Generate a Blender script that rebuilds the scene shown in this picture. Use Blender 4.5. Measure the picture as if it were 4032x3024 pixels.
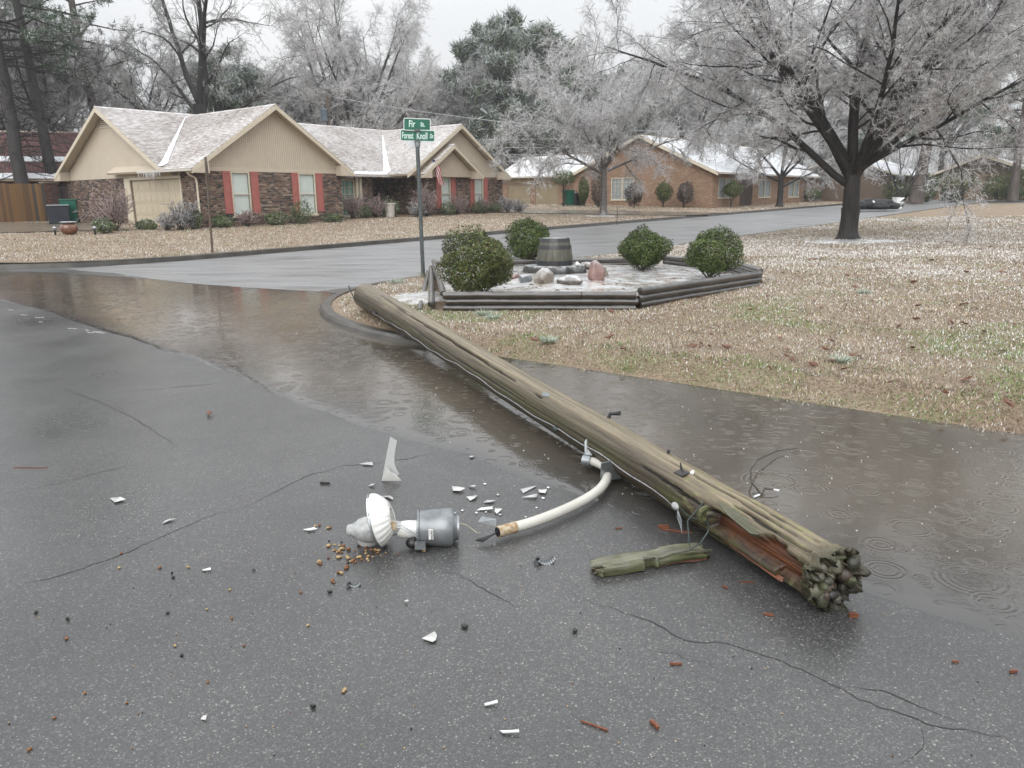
import bpy, bmesh, math, random
import numpy as np
from mathutils import Vector, Matrix

for o in list(bpy.data.objects):
    bpy.data.objects.remove(o)
SC = bpy.context.scene
COL = SC.collection
R = math.radians
rnd = random.Random(7)

# ------------------------------------------------------------------ camera
PITCH, ROLL, EYE, FPX = R(13.54), R(-0.58), 1.6, 3029.0
_fw = Vector((0, math.cos(PITCH), -math.sin(PITCH)))
_up = Vector((0, math.sin(PITCH), math.cos(PITCH)))
_rt = Vector((1, 0, 0))
_r2 = _rt * math.cos(ROLL) + _up * math.sin(ROLL)
_u2 = _up * math.cos(ROLL) - _rt * math.sin(ROLL)
cam_d = bpy.data.cameras.new('camera')
cam_d.sensor_width = 36.0
cam_d.lens = FPX / 4032 * 36.0
cam_d.clip_start, cam_d.clip_end = 0.05, 3000
cam = bpy.data.objects.new('camera', cam_d)
COL.objects.link(cam)
m = Matrix((( _r2.x, _u2.x, -_fw.x, 0), (_r2.y, _u2.y, -_fw.y, 0), (_r2.z, _u2.z, -_fw.z, EYE), (0, 0, 0, 1)))
cam.matrix_world = m
SC.camera = cam

# ------------------------------------------------------------------ sky, sun, exposure
SUN_EL, SUN_AZ = R(38), R(195)
w = bpy.data.worlds.new('World'); SC.world = w; w.use_nodes = True
wn, wl = w.node_tree.nodes, w.node_tree.links
wn.clear()
wo = wn.new('ShaderNodeOutputWorld'); bg = wn.new('ShaderNodeBackground')
sky = wn.new('ShaderNodeTexSky'); sky.sky_type = 'NISHITA'; sky.sun_disc = False
sky.sun_elevation = SUN_EL; sky.sun_rotation = SUN_AZ; sky.dust_density = 6; sky.air_density = 1.5
hs = wn.new('ShaderNodeHueSaturation'); hs.inputs['Saturation'].default_value = 0.08
tc = wn.new('ShaderNodeTexCoord'); mp = wn.new('ShaderNodeMapping'); mp.inputs['Scale'].default_value = (1.2, 1.2, 3.0)
nz = wn.new('ShaderNodeTexNoise'); nz.inputs['Scale'].default_value = 1.6; nz.inputs['Detail'].default_value = 5
cr = wn.new('ShaderNodeValToRGB')
cr.color_ramp.elements[0].position = .30; cr.color_ramp.elements[0].color = (8.6, 8.9, 9.3, 1)
cr.color_ramp.elements[1].position = .72; cr.color_ramp.elements[1].color = (10.6, 10.7, 10.8, 1)
mx = wn.new('ShaderNodeMix'); mx.data_type = 'RGBA'; mx.inputs[0].default_value = 0.86     # cloud deck over the clear sky
wl.new(sky.outputs[0], hs.inputs['Color'])
wl.new(tc.outputs['Generated'], mp.inputs[0]); wl.new(mp.outputs[0], nz.inputs['Vector']); wl.new(nz.outputs[0], cr.inputs[0])
# standard overcast sky: the cloud deck is about three times brighter overhead than at the horizon (1 + 2 sin h)
sz = wn.new('ShaderNodeSeparateXYZ'); wl.new(tc.outputs['Generated'], sz.inputs[0])
ov = wn.new('ShaderNodeMath'); ov.operation = 'MULTIPLY_ADD'; ov.inputs[1].default_value = 1.44; ov.inputs[2].default_value = .72; ov.use_clamp = False
mz = wn.new('ShaderNodeMath'); mz.operation = 'MAXIMUM'; mz.inputs[1].default_value = 0.0; wl.new(sz.outputs[2], mz.inputs[0]); wl.new(mz.outputs[0], ov.inputs[0])
sc_ = wn.new('ShaderNodeVectorMath'); sc_.operation = 'SCALE'; wl.new(cr.outputs[0], sc_.inputs[0]); wl.new(ov.outputs[0], sc_.inputs['Scale'])
wl.new(hs.outputs[0], mx.inputs[6]); wl.new(sc_.outputs[0], mx.inputs[7]); wl.new(mx.outputs[2], bg.inputs[0])
bg.inputs[1].default_value = 0.085
wl.new(bg.outputs[0], wo.inputs[0])
sun_d = bpy.data.lights.new('sun', 'SUN'); sun_d.energy = 1.5; sun_d.angle = R(60); sun_d.color = (1, .98, .95)
sun = bpy.data.objects.new('sun', sun_d); COL.objects.link(sun)
sd = Vector((math.cos(SUN_EL) * math.sin(SUN_AZ), math.cos(SUN_EL) * math.cos(SUN_AZ), math.sin(SUN_EL)))
sun.rotation_euler = sd.to_track_quat('Z', 'Y').to_euler()
vs = SC.view_settings
vs.view_transform = 'Standard'; vs.look = 'None'; vs.exposure = 0.30; vs.gamma = 1; vs.use_curve_mapping = False
SC.cycles.max_bounces = 6; SC.cycles.diffuse_bounces = 3; SC.cycles.glossy_bounces = 3
SC.cycles.transmission_bounces = 4; SC.cycles.transparent_max_bounces = 12
SC.cycles.caustics_reflective = False; SC.cycles.caustics_refractive = False
SC.cycles.use_denoising = True

# ------------------------------------------------------------------ materials
MATS = {}
def _nt(name):
    m = bpy.data.materials.new(name); m.use_nodes = True
    nt = m.node_tree; p = nt.nodes['Principled BSDF']
    MATS[name] = m
    return m, nt, p, nt.nodes.new, nt.links.new
def _coord(nt, kind, scale=(1, 1, 1), rot=(0, 0, 0)):
    mp = nt.nodes.new('ShaderNodeMapping'); mp.inputs['Scale'].default_value = scale; mp.inputs['Rotation'].default_value = rot
    if kind == 'World':
        g = nt.nodes.new('ShaderNodeNewGeometry'); nt.links.new(g.outputs['Position'], mp.inputs[0])
    else:
        t = nt.nodes.new('ShaderNodeTexCoord'); nt.links.new(t.outputs[kind], mp.inputs[0])
    return mp.outputs[0]
def _noise(nt, vec, scale, detail=4, rough=.55, dim=None):
    n = nt.nodes.new('ShaderNodeTexNoise'); n.inputs['Scale'].default_value = scale
    n.inputs['Detail'].default_value = detail; n.inputs['Roughness'].default_value = rough
    nt.links.new(vec, n.inputs['Vector']); return n.outputs[0]
def _ramp(nt, fac, stops, interp='LINEAR'):
    r = nt.nodes.new('ShaderNodeValToRGB'); r.color_ramp.interpolation = interp
    e = r.color_ramp.elements
    while len(e) < len(stops): e.new(.5)
    for q, (p, c) in zip(e, stops):
        q.position = p; q.color = (*c, 1) if len(c) == 3 else c
    nt.links.new(fac, r.inputs[0]); return r.outputs[0]
def _mix(nt, fac, a, b, mode='MIX'):
    x = nt.nodes.new('ShaderNodeMix'); x.data_type = 'RGBA'; x.blend_type = mode
    for s, i in ((fac, 0), (a, 6), (b, 7)):
        if isinstance(s, (int, float)): x.inputs[i].default_value = s
        elif isinstance(s, tuple): x.inputs[i].default_value = (*s, 1)
        else: nt.links.new(s, x.inputs[i])
    return x.outputs[2]
def _math(nt, op, a, b=None, c=None, clamp=False):
    x = nt.nodes.new('ShaderNodeMath'); x.operation = op; x.use_clamp = clamp
    for i, s in enumerate((a, b, c)):
        if s is None: continue
        if isinstance(s, (int, float)): x.inputs[i].default_value = s
        else: nt.links.new(s, x.inputs[i])
    return x.outputs[0]
def _bump(nt, h, strength, dist, p):
    b = nt.nodes.new('ShaderNodeBump'); b.inputs['Strength'].default_value = strength; b.inputs['Distance'].default_value = dist
    nt.links.new(h, b.inputs['Height']); nt.links.new(b.outputs[0], p.inputs['Normal']); return b
def _attr(nt, name, out='Color'):
    a = nt.nodes.new('ShaderNodeAttribute'); a.attribute_name = name; return a.outputs[out]

def M(name, c1, c2=None, scale=6, rough=.6, bump=0, bscale=None, coords='World', stretch=(1, 1, 1), metal=0, spec=.5, coat=0, frost=0, lo=.35, hi=.65, dist=.01):
    """plain two-tone procedural surface with grain and optional frost"""
    m, nt, p, N, L = _nt(name)
    v = _coord(nt, coords, stretch)
    c2 = c2 or tuple(x * .8 for x in c1)
    n = _noise(nt, v, scale, 6, .6)
    col = _ramp(nt, n, [(lo, c2), (hi, c1)])
    if frost:
        g = N('ShaderNodeNewGeometry'); sx = N('ShaderNodeSeparateXYZ'); L(g.outputs['Normal'], sx.inputs[0])
        fn = _noise(nt, _coord(nt, 'World'), 9, 5, .65)
        f = _math(nt, 'MULTIPLY', _math(nt, 'ADD', sx.outputs[2], -.25, clamp=True), _math(nt, 'MULTIPLY_ADD', fn, 3.0, -.9, clamp=True))
        f = _math(nt, 'MULTIPLY', f, frost * 1.4, clamp=True)
        col = _mix(nt, f, col, (.74, .76, .79))
    L(col, p.inputs['Base Color'])
    p.inputs['Roughness'].default_value = rough; p.inputs['Metallic'].default_value = metal
    p.inputs['Specular IOR Level'].default_value = spec; p.inputs['Coat Weight'].default_value = coat; p.inputs['Coat Roughness'].default_value = .12
    if bump: _bump(nt, _noise(nt, v, bscale or scale * 4, 6, .65), bump, dist, p)
    return m
def MA(name, rough=.6, attr='Col', var=.25, scale=30, spec=.4, coat=0, bump=0, trans=0):
    """colour carried by the mesh (one colour per blade, brick, leaf) with a little grain"""
    m, nt, p, N, L = _nt(name)
    v = _coord(nt, 'World'); n = _noise(nt, v, scale, 3, .6)
    k = _math(nt, 'MULTIPLY_ADD', n, 2 * var, 1 - var)
    cb = N('ShaderNodeCombineColor'); [L(k, cb.inputs[i]) for i in range(3)]
    L(_mix(nt, 1.0, _attr(nt, attr), cb.outputs[0], 'MULTIPLY'), p.inputs['Base Color'])
    p.inputs['Roughness'].default_value = rough; p.inputs['Specular IOR Level'].default_value = spec
    p.inputs['Coat Weight'].default_value = coat; p.inputs['Coat Roughness'].default_value = .1
    if bump: _bump(nt, n, bump, .01, p)
    return m

BRICKPAL = [(.135, .085, .064), (.165, .105, .075), (.10, .068, .056), (.038, .034, .034), (.19, .128, .092), (.30, .225, .17), (.12, .08, .066), (.05, .043, .042), (.155, .105, .082), (.23, .165, .125)]
ORANGEPAL = [(.32, .205, .135), (.35, .23, .155), (.28, .178, .12), (.31, .205, .138), (.39, .27, .19), (.265, .17, .118)]
def MRand(name, pal, rough=.75, bump=.3):
    m, nt, p, N, L = _nt(name)
    oi = N('ShaderNodeObjectInfo')
    col = _ramp(nt, oi.outputs['Random'], [(i / len(pal), c) for i, c in enumerate(pal)], 'CONSTANT')
    n = _noise(nt, _coord(nt, 'World'), 30, 4, .6)
    k = _math(nt, 'MULTIPLY_ADD', n, .5, .75)
    cb = N('ShaderNodeCombineColor'); [L(k, cb.inputs[i]) for i in range(3)]
    L(_mix(nt, 1.0, col, cb.outputs[0], 'MULTIPLY'), p.inputs['Base Color'])
    p.inputs['Roughness'].default_value = rough
    _bump(nt, n, bump, .01, p); return m

MRand('brick_each', BRICKPAL); MA('brick_mass', .75, var=.25, bump=.3)
M('mortar', (.30, .27, .24), (.22, .20, .18), 20, .85, .3)
M('mortar_dark', (.19, .17, .15), (.14, .125, .11), 20, .85, .3)
M('mortar_orange', (.36, .26, .19), (.30, .21, .15), 20, .85, .3)
M('tan_paint', (.55, .48, .385), (.51, .445, .355), 2.0, .55, .08, 60)
M('tan_panel', (.54, .47, .38), (.49, .425, .335), 1.5, .6, .1, 40)
M('cream_trim', (.62, .56, .45), (.56, .50, .39), 3, .45)
M('garage_paint', (.52, .46, .35), (.48, .42, .32), 1.2, .5, .05, 30)
M('olive_paint', (.30, .25, .165), (.26, .215, .14), 1.2, .5)
M('shutter_red', (.40, .135, .115), (.34, .11, .095), 5, .5, .1)
M('white_gutter', (.62, .60, .55), (.5, .48, .44), 4, .35)
M('blind', (.84, .86, .83), (.76, .79, .76), 3, .6)
M('curtain', (.50, .53, .56), (.34, .37, .42), 6, .8, stretch=(6, 6, .3))
M('green_curtain', (.22, .42, .34), (.17, .35, .28), 5, .7)
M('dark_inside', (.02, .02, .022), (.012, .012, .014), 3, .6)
M('dark_door', (.055, .028, .022), (.04, .02, .018), 4, .35)
M('snow', (.80, .82, .85), (.68, .71, .75), 3, .45, .5, 14)
M('snow_roof', (.78, .80, .83), (.55, .55, .56), 2.2, .5, .4, 10, lo=.25, hi=.5)
M('concrete_wet', (.24, .205, .16), (.15, .125, .10), 1.2, .22, .25, 40)
M('curb_wet', (.085, .078, .068), (.04, .037, .033), 2.0, .28, .4, 40)
MRand('fence_wood', [(.19, .105, .042), (.12, .07, .036), (.11, .10, .093), (.17, .098, .042), (.07, .062, .056), (.22, .13, .056)], .6)
M('bark_dark', (.030, .025, .022), (.007, .006, .006), 9, .5, 1.0, 16, stretch=(1, 1, .16), dist=.05)
M('bark_pine', (.125, .095, .078), (.05, .040, .035), 4, .6, .9, 14, stretch=(1, 1, .3), dist=.03)
M('bark_ice', (.17, .155, .145), (.06, .05, .045), 7, .3, .7, 20, coat=.5, frost=.35)
M('branch_ice', (.20, .185, .18), (.045, .038, .035), 14, .25, coat=.6, frost=.5)
M('leaf_brown', (.16, .065, .03), (.09, .035, .02), 25, .45)
M('log_wet', (.055, .045, .037), (.022, .019, .017), 3, .28, .5, 12, coat=.6, frost=.18, stretch=(1, 1, 1))
M('stump_wet', (.035, .03, .027), (.012, .011, .010), 9, .3, .9, 22, coat=.4, frost=.8, dist=.03)
M('rock_grey', (.20, .17, .145), (.07, .06, .052), 5, .3, .5, 20, coat=.3, frost=.9)
M('rock_pale', (.30, .26, .21), (.13, .115, .10), 4, .35, .5, 16, coat=.2, frost=.8)
M('rock_red', (.25, .145, .125), (.15, .085, .075), 6, .35, .4, 20, coat=.2, frost=.55)
M('rock_blue', (.17, .175, .185), (.08, .085, .095), 7, .35, .5, 20, coat=.2, frost=.8)
M('barrel_wood', (.10, .098, .072), (.055, .054, .042), 6, .4, .3, 30, stretch=(3, 3, .6), coat=.2)
M('iron_black', (.025, .026, .03), (.015, .015, .017), 12, .35, .2, 60, coat=.2)
M('galv', (.33, .35, .36), (.24, .26, .27), 9, .35, .08, 50, metal=.85)
M('galv_post', (.115, .13, .13), (.07, .08, .08), 12, .35, .1, 60, metal=.3)
M('arm_paint', (.58, .57, .52), (.50, .49, .44), 7, .3, .08, 60)
M('rust', (.52, .46, .34), (.26, .15, .06), 45, .6, .3, 120)
M('enamel', (.78, .78, .75), (.58, .56, .50), 9, .2, coat=.4, lo=.25, hi=.55)
M('can_grey', (.25, .265, .275), (.16, .17, .18), 14, .33, .1, 60, metal=.55)
M('frosted_glass', (.60, .60, .58), (.46, .46, .44), 10, .15)
M('lens_plastic', (.46, .47, .46), (.30, .31, .31), 30, .12, coat=.3)
M('ice_lump', (.50, .51, .51), (.33, .34, .34), 60, .2, .6, 90)
M('black_plastic', (.018, .018, .02), (.01, .01, .011), 20, .3)
M('white_plate', (.8, .8, .78), (.75, .75, .72), 10, .4)
M('ink', (.03, .03, .03), (.02, .02, .02), 10, .6)
M('wire_pale', (.62, .58, .40), (.5, .47, .33), 40, .4)
M('wire_dark', (.055, .075, .07), (.035, .045, .042), 40, .3, metal=.3)
M('wire_ice', (.46, .48, .50), (.20, .21, .22), 30, .15, coat=.6)
M('sign_green', (.005, .125, .075), (.004, .10, .06), 5, .3, coat=.3)
M('sign_white', (.66, .70, .69), (.56, .61, .60), 12, .3)
M('sign_letter', (.58, .74, .69), (.52, .68, .63), 12, .35)
M('bin_green', (.005, .115, .075), (.004, .09, .06), 4, .35)
M('bin_navy', (.018, .022, .035), (.012, .014, .022), 4, .4)
M('terracotta', (.22, .095, .05), (.10, .045, .028), 6, .2, coat=.5)
M('ceramic_white', (.80, .81, .82), (.74, .75, .76), 4, .15, coat=.4)
M('bag_black', (.012, .012, .014), (.006, .006, .007), 9, .42, .6, 10, dist=.03, spec=.3)
M('pot_white', (.52, .50, .46), (.44, .42, .38), 4, .5)
M('wood_red', (.22, .075, .035), (.12, .04, .02), 14, .4, .4, 40, stretch=(1, 6, 6), coords='Object')
M('wood_utility', (.13, .095, .07), (.08, .06, .045), 3, .6)
M('transformer', (.14, .18, .22), (.10, .13, .16), 3, .4)
M('nut_brown', (.22, .095, .03), (.12, .05, .02), 60, .35, .3, 80)
M('nut_pale', (.40, .30, .16), (.30, .20, .09), 60, .4, .2, 80)
M('debris_dark', (.028, .026, .026), (.014, .013, .013), 40, .35)
M('red_roof', (.17, .075, .075), (.11, .05, .05), 3, .6, .3, 20)
M('maroon_wall', (.075, .022, .022), (.05, .016, .016), 3, .6)
M('flag_red', (.42, .04, .05), (.36, .03, .04), 5, .6)
M('flag_white', (.66, .64, .62), (.58, .56, .55), 5, .6)
M('flag_blue', (.03, .045, .11), (.02, .035, .09), 5, .6)
M('brown_wall', (.12, .085, .06), (.095, .068, .048), 2, .7, .2, 30)
M('stone_wall', (.30, .21, .13), (.13, .09, .06), 3.2, .7, .4, 8)
M('shrub_stem', (.06, .048, .038), (.03, .025, .02), 20, .5)
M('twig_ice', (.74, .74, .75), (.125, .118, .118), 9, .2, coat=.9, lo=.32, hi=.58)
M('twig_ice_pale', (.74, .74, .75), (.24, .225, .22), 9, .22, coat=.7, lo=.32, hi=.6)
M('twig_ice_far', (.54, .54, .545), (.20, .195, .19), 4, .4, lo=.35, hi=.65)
M('icicle', (.80, .82, .84), (.66, .68, .71), 20, .08, coat=1.0)
M('purple_twig', (.46, .36, .345), (.17, .115, .11), 8, .3, coat=.4)
M('grey_twig', (.46, .46, .47), (.18, .17, .17), 8, .3, coat=.4)
MA('needles', .45, var=.2, scale=6); MA('leaves', .45, var=.2, scale=40, spec=.35, coat=.05)
MA('grass', .55, var=.12, scale=20, spec=.35, coat=.25)

def build_special_materials():
    # shingles: brown-red asphalt tabs with wind-streaked frost
    m, nt, p, N, L = _nt('shingle')
    v = _coord(nt, 'Object'); vw = _coord(nt, 'World')
    base = _ramp(nt, _noise(nt, vw, 2.6, 3, .6), [(.35, (.14, .100, .085)), (.6, (.22, .165, .142)), (.75, (.115, .088, .078))])
    th = R(-51.7)
    st = N('ShaderNodeMapping'); g = N('ShaderNodeNewGeometry'); L(g.outputs['Position'], st.inputs[0])
    st.inputs['Rotation'].default_value = (0, 0, th); st.inputs['Scale'].default_value = (1.5, 1.5, 9.0)
    f = _noise(nt, st.outputs[0], 2.2, 5, .7)
    f2 = _noise(nt, vw, .35, 2, .5)
    fr = _math(nt, 'ADD', f, _math(nt, 'MULTIPLY_ADD', f2, .35, -.17))
    fac = _ramp(nt, fr, [(.34, (.12, .12, .12)), (.64, (.86, .86, .86))])
    L(_mix(nt, fac, base, (.74, .735, .73)), p.inputs['Base Color'])
    p.inputs['Roughness'].default_value = .55
    _bump(nt, _noise(nt, vw, 40, 3), .3, .008, p)
    # wet asphalt
    m, nt, p, N, L = _nt('asphalt')
    v = _coord(nt, 'World')
    vo = N('ShaderNodeTexVoronoi'); vo.inputs['Scale'].default_value = 210; L(v, vo.inputs['Vector'])
    sep = N('ShaderNodeSeparateColor'); L(vo.outputs['Color'], sep.inputs[0])
    vo2 = N('ShaderNodeTexVoronoi'); vo2.inputs['Scale'].default_value = 105; L(v, vo2.inputs['Vector'])
    sep2 = N('ShaderNodeSeparateColor'); L(vo2.outputs['Color'], sep2.inputs[0])
    agg = _ramp(nt, sep.outputs[0], [(0, (.034, .034, .035)), (.45, (.050, .050, .050)), (.80, (.070, .070, .069)), (.95, (.105, .104, .10)), (.99, (.21, .205, .195))], 'LINEAR')
    big = _math(nt, 'GREATER_THAN', sep2.outputs[1], .982)
    near = _math(nt, 'LESS_THAN', vo2.outputs['Distance'], .42)
    col = _mix(nt, _math(nt, 'MULTIPLY', big, near), agg, (.26, .245, .22))
    n1 = _noise(nt, v, .55, 5, .6)
    stain = _ramp(nt, n1, [(.28, (.62, .62, .63)), (.52, (1, 1, 1)), (.75, (1.3, 1.29, 1.27))])
    col = _mix(nt, 1.0, col, stain, 'MULTIPLY')
    L(col, p.inputs['Base Color'])
    wet = _noise(nt, _coord(nt, 'World', (1, .7, 1)), .55, 5, .62)
    ro = N('ShaderNodeMapRange'); ro.inputs[1].default_value = .32; ro.inputs[2].default_value = .68; ro.inputs[3].default_value = .23; ro.inputs[4].default_value = .44
    L(wet, ro.inputs[0]); L(ro.outputs[0], p.inputs['Roughness'])
    p.inputs['Specular IOR Level'].default_value = .8
    hb = _math(nt, 'ADD', _math(nt, 'MULTIPLY', vo.outputs['Distance'], -.9), _noise(nt, v, 60, 4, .6))
    _bump(nt, hb, .35, .0005, p)
    # paler, worn surface of the far street
    m, nt, p, N, L = _nt('asphalt_worn')
    v = _coord(nt, 'World'); st = _coord(nt, 'World', (.5, 2.2, 1), (0, 0, R(-51.7)))
    c1 = _ramp(nt, _noise(nt, v, 130, 3, .7), [(.3, (.15, .152, .155)), (.7, (.24, .24, .24))]); c2 = _ramp(nt, _noise(nt, st, .9, 5, .65), [(.32, (.55, .55, .55)), (.5, (1, 1, 1)), (.7, (1.15, 1.15, 1.15))])
    L(_mix(nt, 1.0, c1, c2, 'MULTIPLY'), p.inputs['Base Color'])
    rr_ = N('ShaderNodeMapRange'); rr_.inputs[1].default_value = .35; rr_.inputs[2].default_value = .65; rr_.inputs[3].default_value = .28; rr_.inputs[4].default_value = .55
    L(_noise(nt, st, .7, 4, .6), rr_.inputs[0]); L(rr_.outputs[0], p.inputs['Roughness']); p.inputs['Specular IOR Level'].default_value = .8
    # lawn soil / thatch
    m, nt, p, N, L = _nt('thatch')
    v = _coord(nt, 'World')
    a = _noise(nt, v, 35, 5, .75); b = _noise(nt, v, .7, 4, .6)
    col = _ramp(nt, a, [(.3, (.10, .068, .045)), (.5, (.26, .195, .13)), (.68, (.40, .32, .23)), (.8, (.52, .48, .43))])
    tint = _ramp(nt, b, [(.35, (.85, .80, .76)), (.55, (1, 1, 1)), (.72, (1.18, 1.2, 1.24))])
    L(_mix(nt, 1, col, tint, 'MULTIPLY'), p.inputs['Base Color'])
    p.inputs['Roughness'].default_value = .7
    _bump(nt, a, .8, .03, p)
    # ice crust with dead grass showing
    m, nt, p, N, L = _nt('ice_crust')
    v = _coord(nt, 'World'); a = _noise(nt, v, 3.2, 6, .7); c = _noise(nt, v, 24, 5, .7)
    f = _math(nt, 'ADD', _math(nt, 'MULTIPLY', a, .65), _math(nt, 'MULTIPLY', c, .4))
    col = _ramp(nt, f, [(.38, (.14, .10, .07)), (.46, (.34, .29, .24)), (.53, (.60, .60, .60)), (.62, (.76, .78, .80))])
    L(col, p.inputs['Base Color']); p.inputs['Roughness'].default_value = .22; p.inputs['Coat Weight'].default_value = .4
    _bump(nt, f, .6, .03, p)
    # murky rain-pocked water
    m, nt, p, N, L = _nt('puddle_water')
    v = _coord(nt, 'World', (1, 1, 0))
    def rings(scale, seed, k, wmax):
        mp = N('ShaderNodeMapping'); mp.inputs['Location'].default_value = (seed, seed * .7, 0); L(v, mp.inputs[0])
        vo = N('ShaderNodeTexVoronoi'); vo.voronoi_dimensions = '2D'; vo.inputs['Scale'].default_value = scale; L(mp.outputs[0], vo.inputs['Vector'])
        s = N('ShaderNodeSeparateColor'); L(vo.outputs['Color'], s.inputs[0])
        rad = _math(nt, 'MULTIPLY_ADD', s.outputs[0], wmax, .03)
        d = vo.outputs['Distance']
        off = _math(nt, 'ABSOLUTE', _math(nt, 'SUBTRACT', d, rad))
        mask = _math(nt, 'SUBTRACT', 1.0, _math(nt, 'DIVIDE', off, .13), clamp=True)
        mask = _math(nt, 'MULTIPLY', mask, _math(nt, 'SUBTRACT', 1.15, _math(nt, 'DIVIDE', rad, wmax + .05), clamp=True))
        on = _math(nt, 'GREATER_THAN', s.outputs[1], .30)
        wv = _math(nt, 'SINE', _math(nt, 'MULTIPLY', d, k))
        return _math(nt, 'MULTIPLY', _math(nt, 'MULTIPLY', wv, mask), on)
    h = _math(nt, 'ADD', _math(nt, 'MULTIPLY', rings(3.4, 0, 70, .40), 1.8), _math(nt, 'MULTIPLY', rings(7.5, 13.1, 42, .40), 1.9))
    h = _math(nt, 'ADD', h, _math(nt, 'MULTIPLY', rings(2.1, 31.7, 95, .36), .8))
    rip = _noise(nt, v, 17, 3, .6); rip2 = _noise(nt, v, 42, 2, .5)
    h = _math(nt, 'ADD', h, _math(nt, 'ADD', _math(nt, 'MULTIPLY', rip, 1.7), _math(nt, 'MULTIPLY', rip2, .6)))
    _bump(nt, h, 1.0, .00062, p)
    dep = _attr(nt, 'depth', 'Fac')
    mud = _ramp(nt, _noise(nt, v, .55, 4, .6), [(.35, (.072, .062, .050)), (.6, (.108, .092, .073)), (.75, (.090, .083, .073))])
    edge = _math(nt, 'MULTIPLY', dep, 1.0, clamp=True)
    L(_mix(nt, edge, (.055, .054, .053), mud), p.inputs['Base Color'])
    p.inputs['Roughness'].default_value = .035; p.inputs['IOR'].default_value = 1.6; p.inputs['Specular IOR Level'].default_value = .5
    # window glass: clear pane that mirrors the sky
    m, nt, p, N, L = _nt('pane')
    out = nt.nodes['Material Output']
    tr = N('ShaderNodeBsdfTransparent'); tr.inputs[0].default_value = (.92, .95, .94, 1)
    gl = N('ShaderNodeBsdfGlossy'); gl.inputs['Roughness'].default_value = .03
    fz = N('ShaderNodeLayerWeight'); fz.inputs[0].default_value = .5
    ms = N('ShaderNodeMixShader'); L(_math(nt, 'MULTIPLY_ADD', _math(nt, 'POWER', fz.outputs['Facing'], 4.0), .7, .05, clamp=True), ms.inputs[0]); L(tr.outputs[0], ms.inputs[1]); L(gl.outputs[0], ms.inputs[2]); L(ms.outputs[0], out.inputs[0])
    # broken lamp glass: pale, half clear
    m, nt, p, N, L = _nt('shard_glass')
    p.inputs['Base Color'].default_value = (.80, .82, .81, 1); p.inputs['Roughness'].default_value = .06
    p.inputs['Transmission Weight'].default_value = .45; p.inputs['IOR'].default_value = 1.6
    # fallen pole: weathered grey top, mossy flank, red rot
    m, nt, p, N, L = _nt('pole_wood')
    v = _coord(nt, 'Object', (.6, 9, 9)); vf = _coord(nt, 'Object', (2.5, 60, 60)); vb = _coord(nt, 'Object')
    c0 = _attr(nt, 'Col')
    g1 = _noise(nt, v, 2.2, 6, .65); g2 = _noise(nt, vf, 1.0, 4, .6); g3 = _noise(nt, vb, 45, 4, .7)
    k = _math(nt, 'MULTIPLY', _math(nt, 'MULTIPLY_ADD', g1, .9, .55), _math(nt, 'MULTIPLY_ADD', g3, .5, .75))
    k = _math(nt, 'MULTIPLY', k, _math(nt, 'MULTIPLY_ADD', g2, 1.1, .45))
    cb = N('ShaderNodeCombineColor'); [L(k, cb.inputs[i]) for i in range(3)]
    L(_mix(nt, 1.0, c0, cb.outputs[0], 'MULTIPLY'), p.inputs['Base Color'])
    p.inputs['Roughness'].default_value = .42; p.inputs['Coat Weight'].default_value = .12; p.inputs['Coat Roughness'].default_value = .25
    hb = _math(nt, 'ADD', _math(nt, 'MULTIPLY', g2, 1.0), _math(nt, 'MULTIPLY', g3, .6))
    _bump(nt, hb, .8, .008, p)
    # far terrain
    m, nt, p, N, L = _nt('earth')
    v = _coord(nt, 'World')
    L(_ramp(nt, _noise(nt, v, .3, 6, .7), [(.3, (.14, .10, .07)), (.6, (.30, .24, .17)), (.75, (.38, .33, .27))]), p.inputs['Base Color'])
    p.inputs['Roughness'].default_value = .8
build_special_materials()
# ------------------------------------------------------------------ helpers
def link(o, parent=None):
    COL.objects.link(o)
    if parent is not None: o.parent = parent
    return o
def tag(o, label=None, cat=None, group=None, kind=None):
    if label: o['label'] = label
    if cat: o['category'] = cat
    if group: o['group'] = group
    if kind: o['kind'] = kind
    return o
def empty(name, loc=(0, 0, 0), rz=0.0):
    o = bpy.data.objects.new(name, None); o.empty_display_size = .2
    o.location = loc; o.rotation_euler = (0, 0, rz); COL.objects.link(o); return o
def npmesh(name, v, f, mat, parent=None, col=None, smooth=False, fattr=None):
    v = np.asarray(v, np.float32); f = np.asarray(f, np.int32)
    me = bpy.data.meshes.new(name)
    me.vertices.add(len(v)); me.vertices.foreach_set('co', v.ravel())
    nf, k = f.shape
    me.loops.add(nf * k); me.loops.foreach_set('vertex_index', f.ravel())
    me.polygons.add(nf); me.polygons.foreach_set('loop_start', np.arange(0, nf * k, k, dtype=np.int32))
    if smooth: me.polygons.foreach_set('use_smooth', np.ones(nf, bool))
    me.update(calc_edges=True)
    if col is not None:
        a = me.attributes.new('Col', 'FLOAT_COLOR', 'POINT')
        c = np.ones((len(v), 4), np.float32); c[:, :3] = col; a.data.foreach_set('color', c.ravel())
    for n, d in (fattr or {}).items():
        a = me.attributes.new(n, 'FLOAT', 'POINT'); a.data.foreach_set('value', np.asarray(d, np.float32).ravel())
    me.materials.append(MATS[mat])
    o = bpy.data.objects.new(name, me); return link(o, parent)

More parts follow.
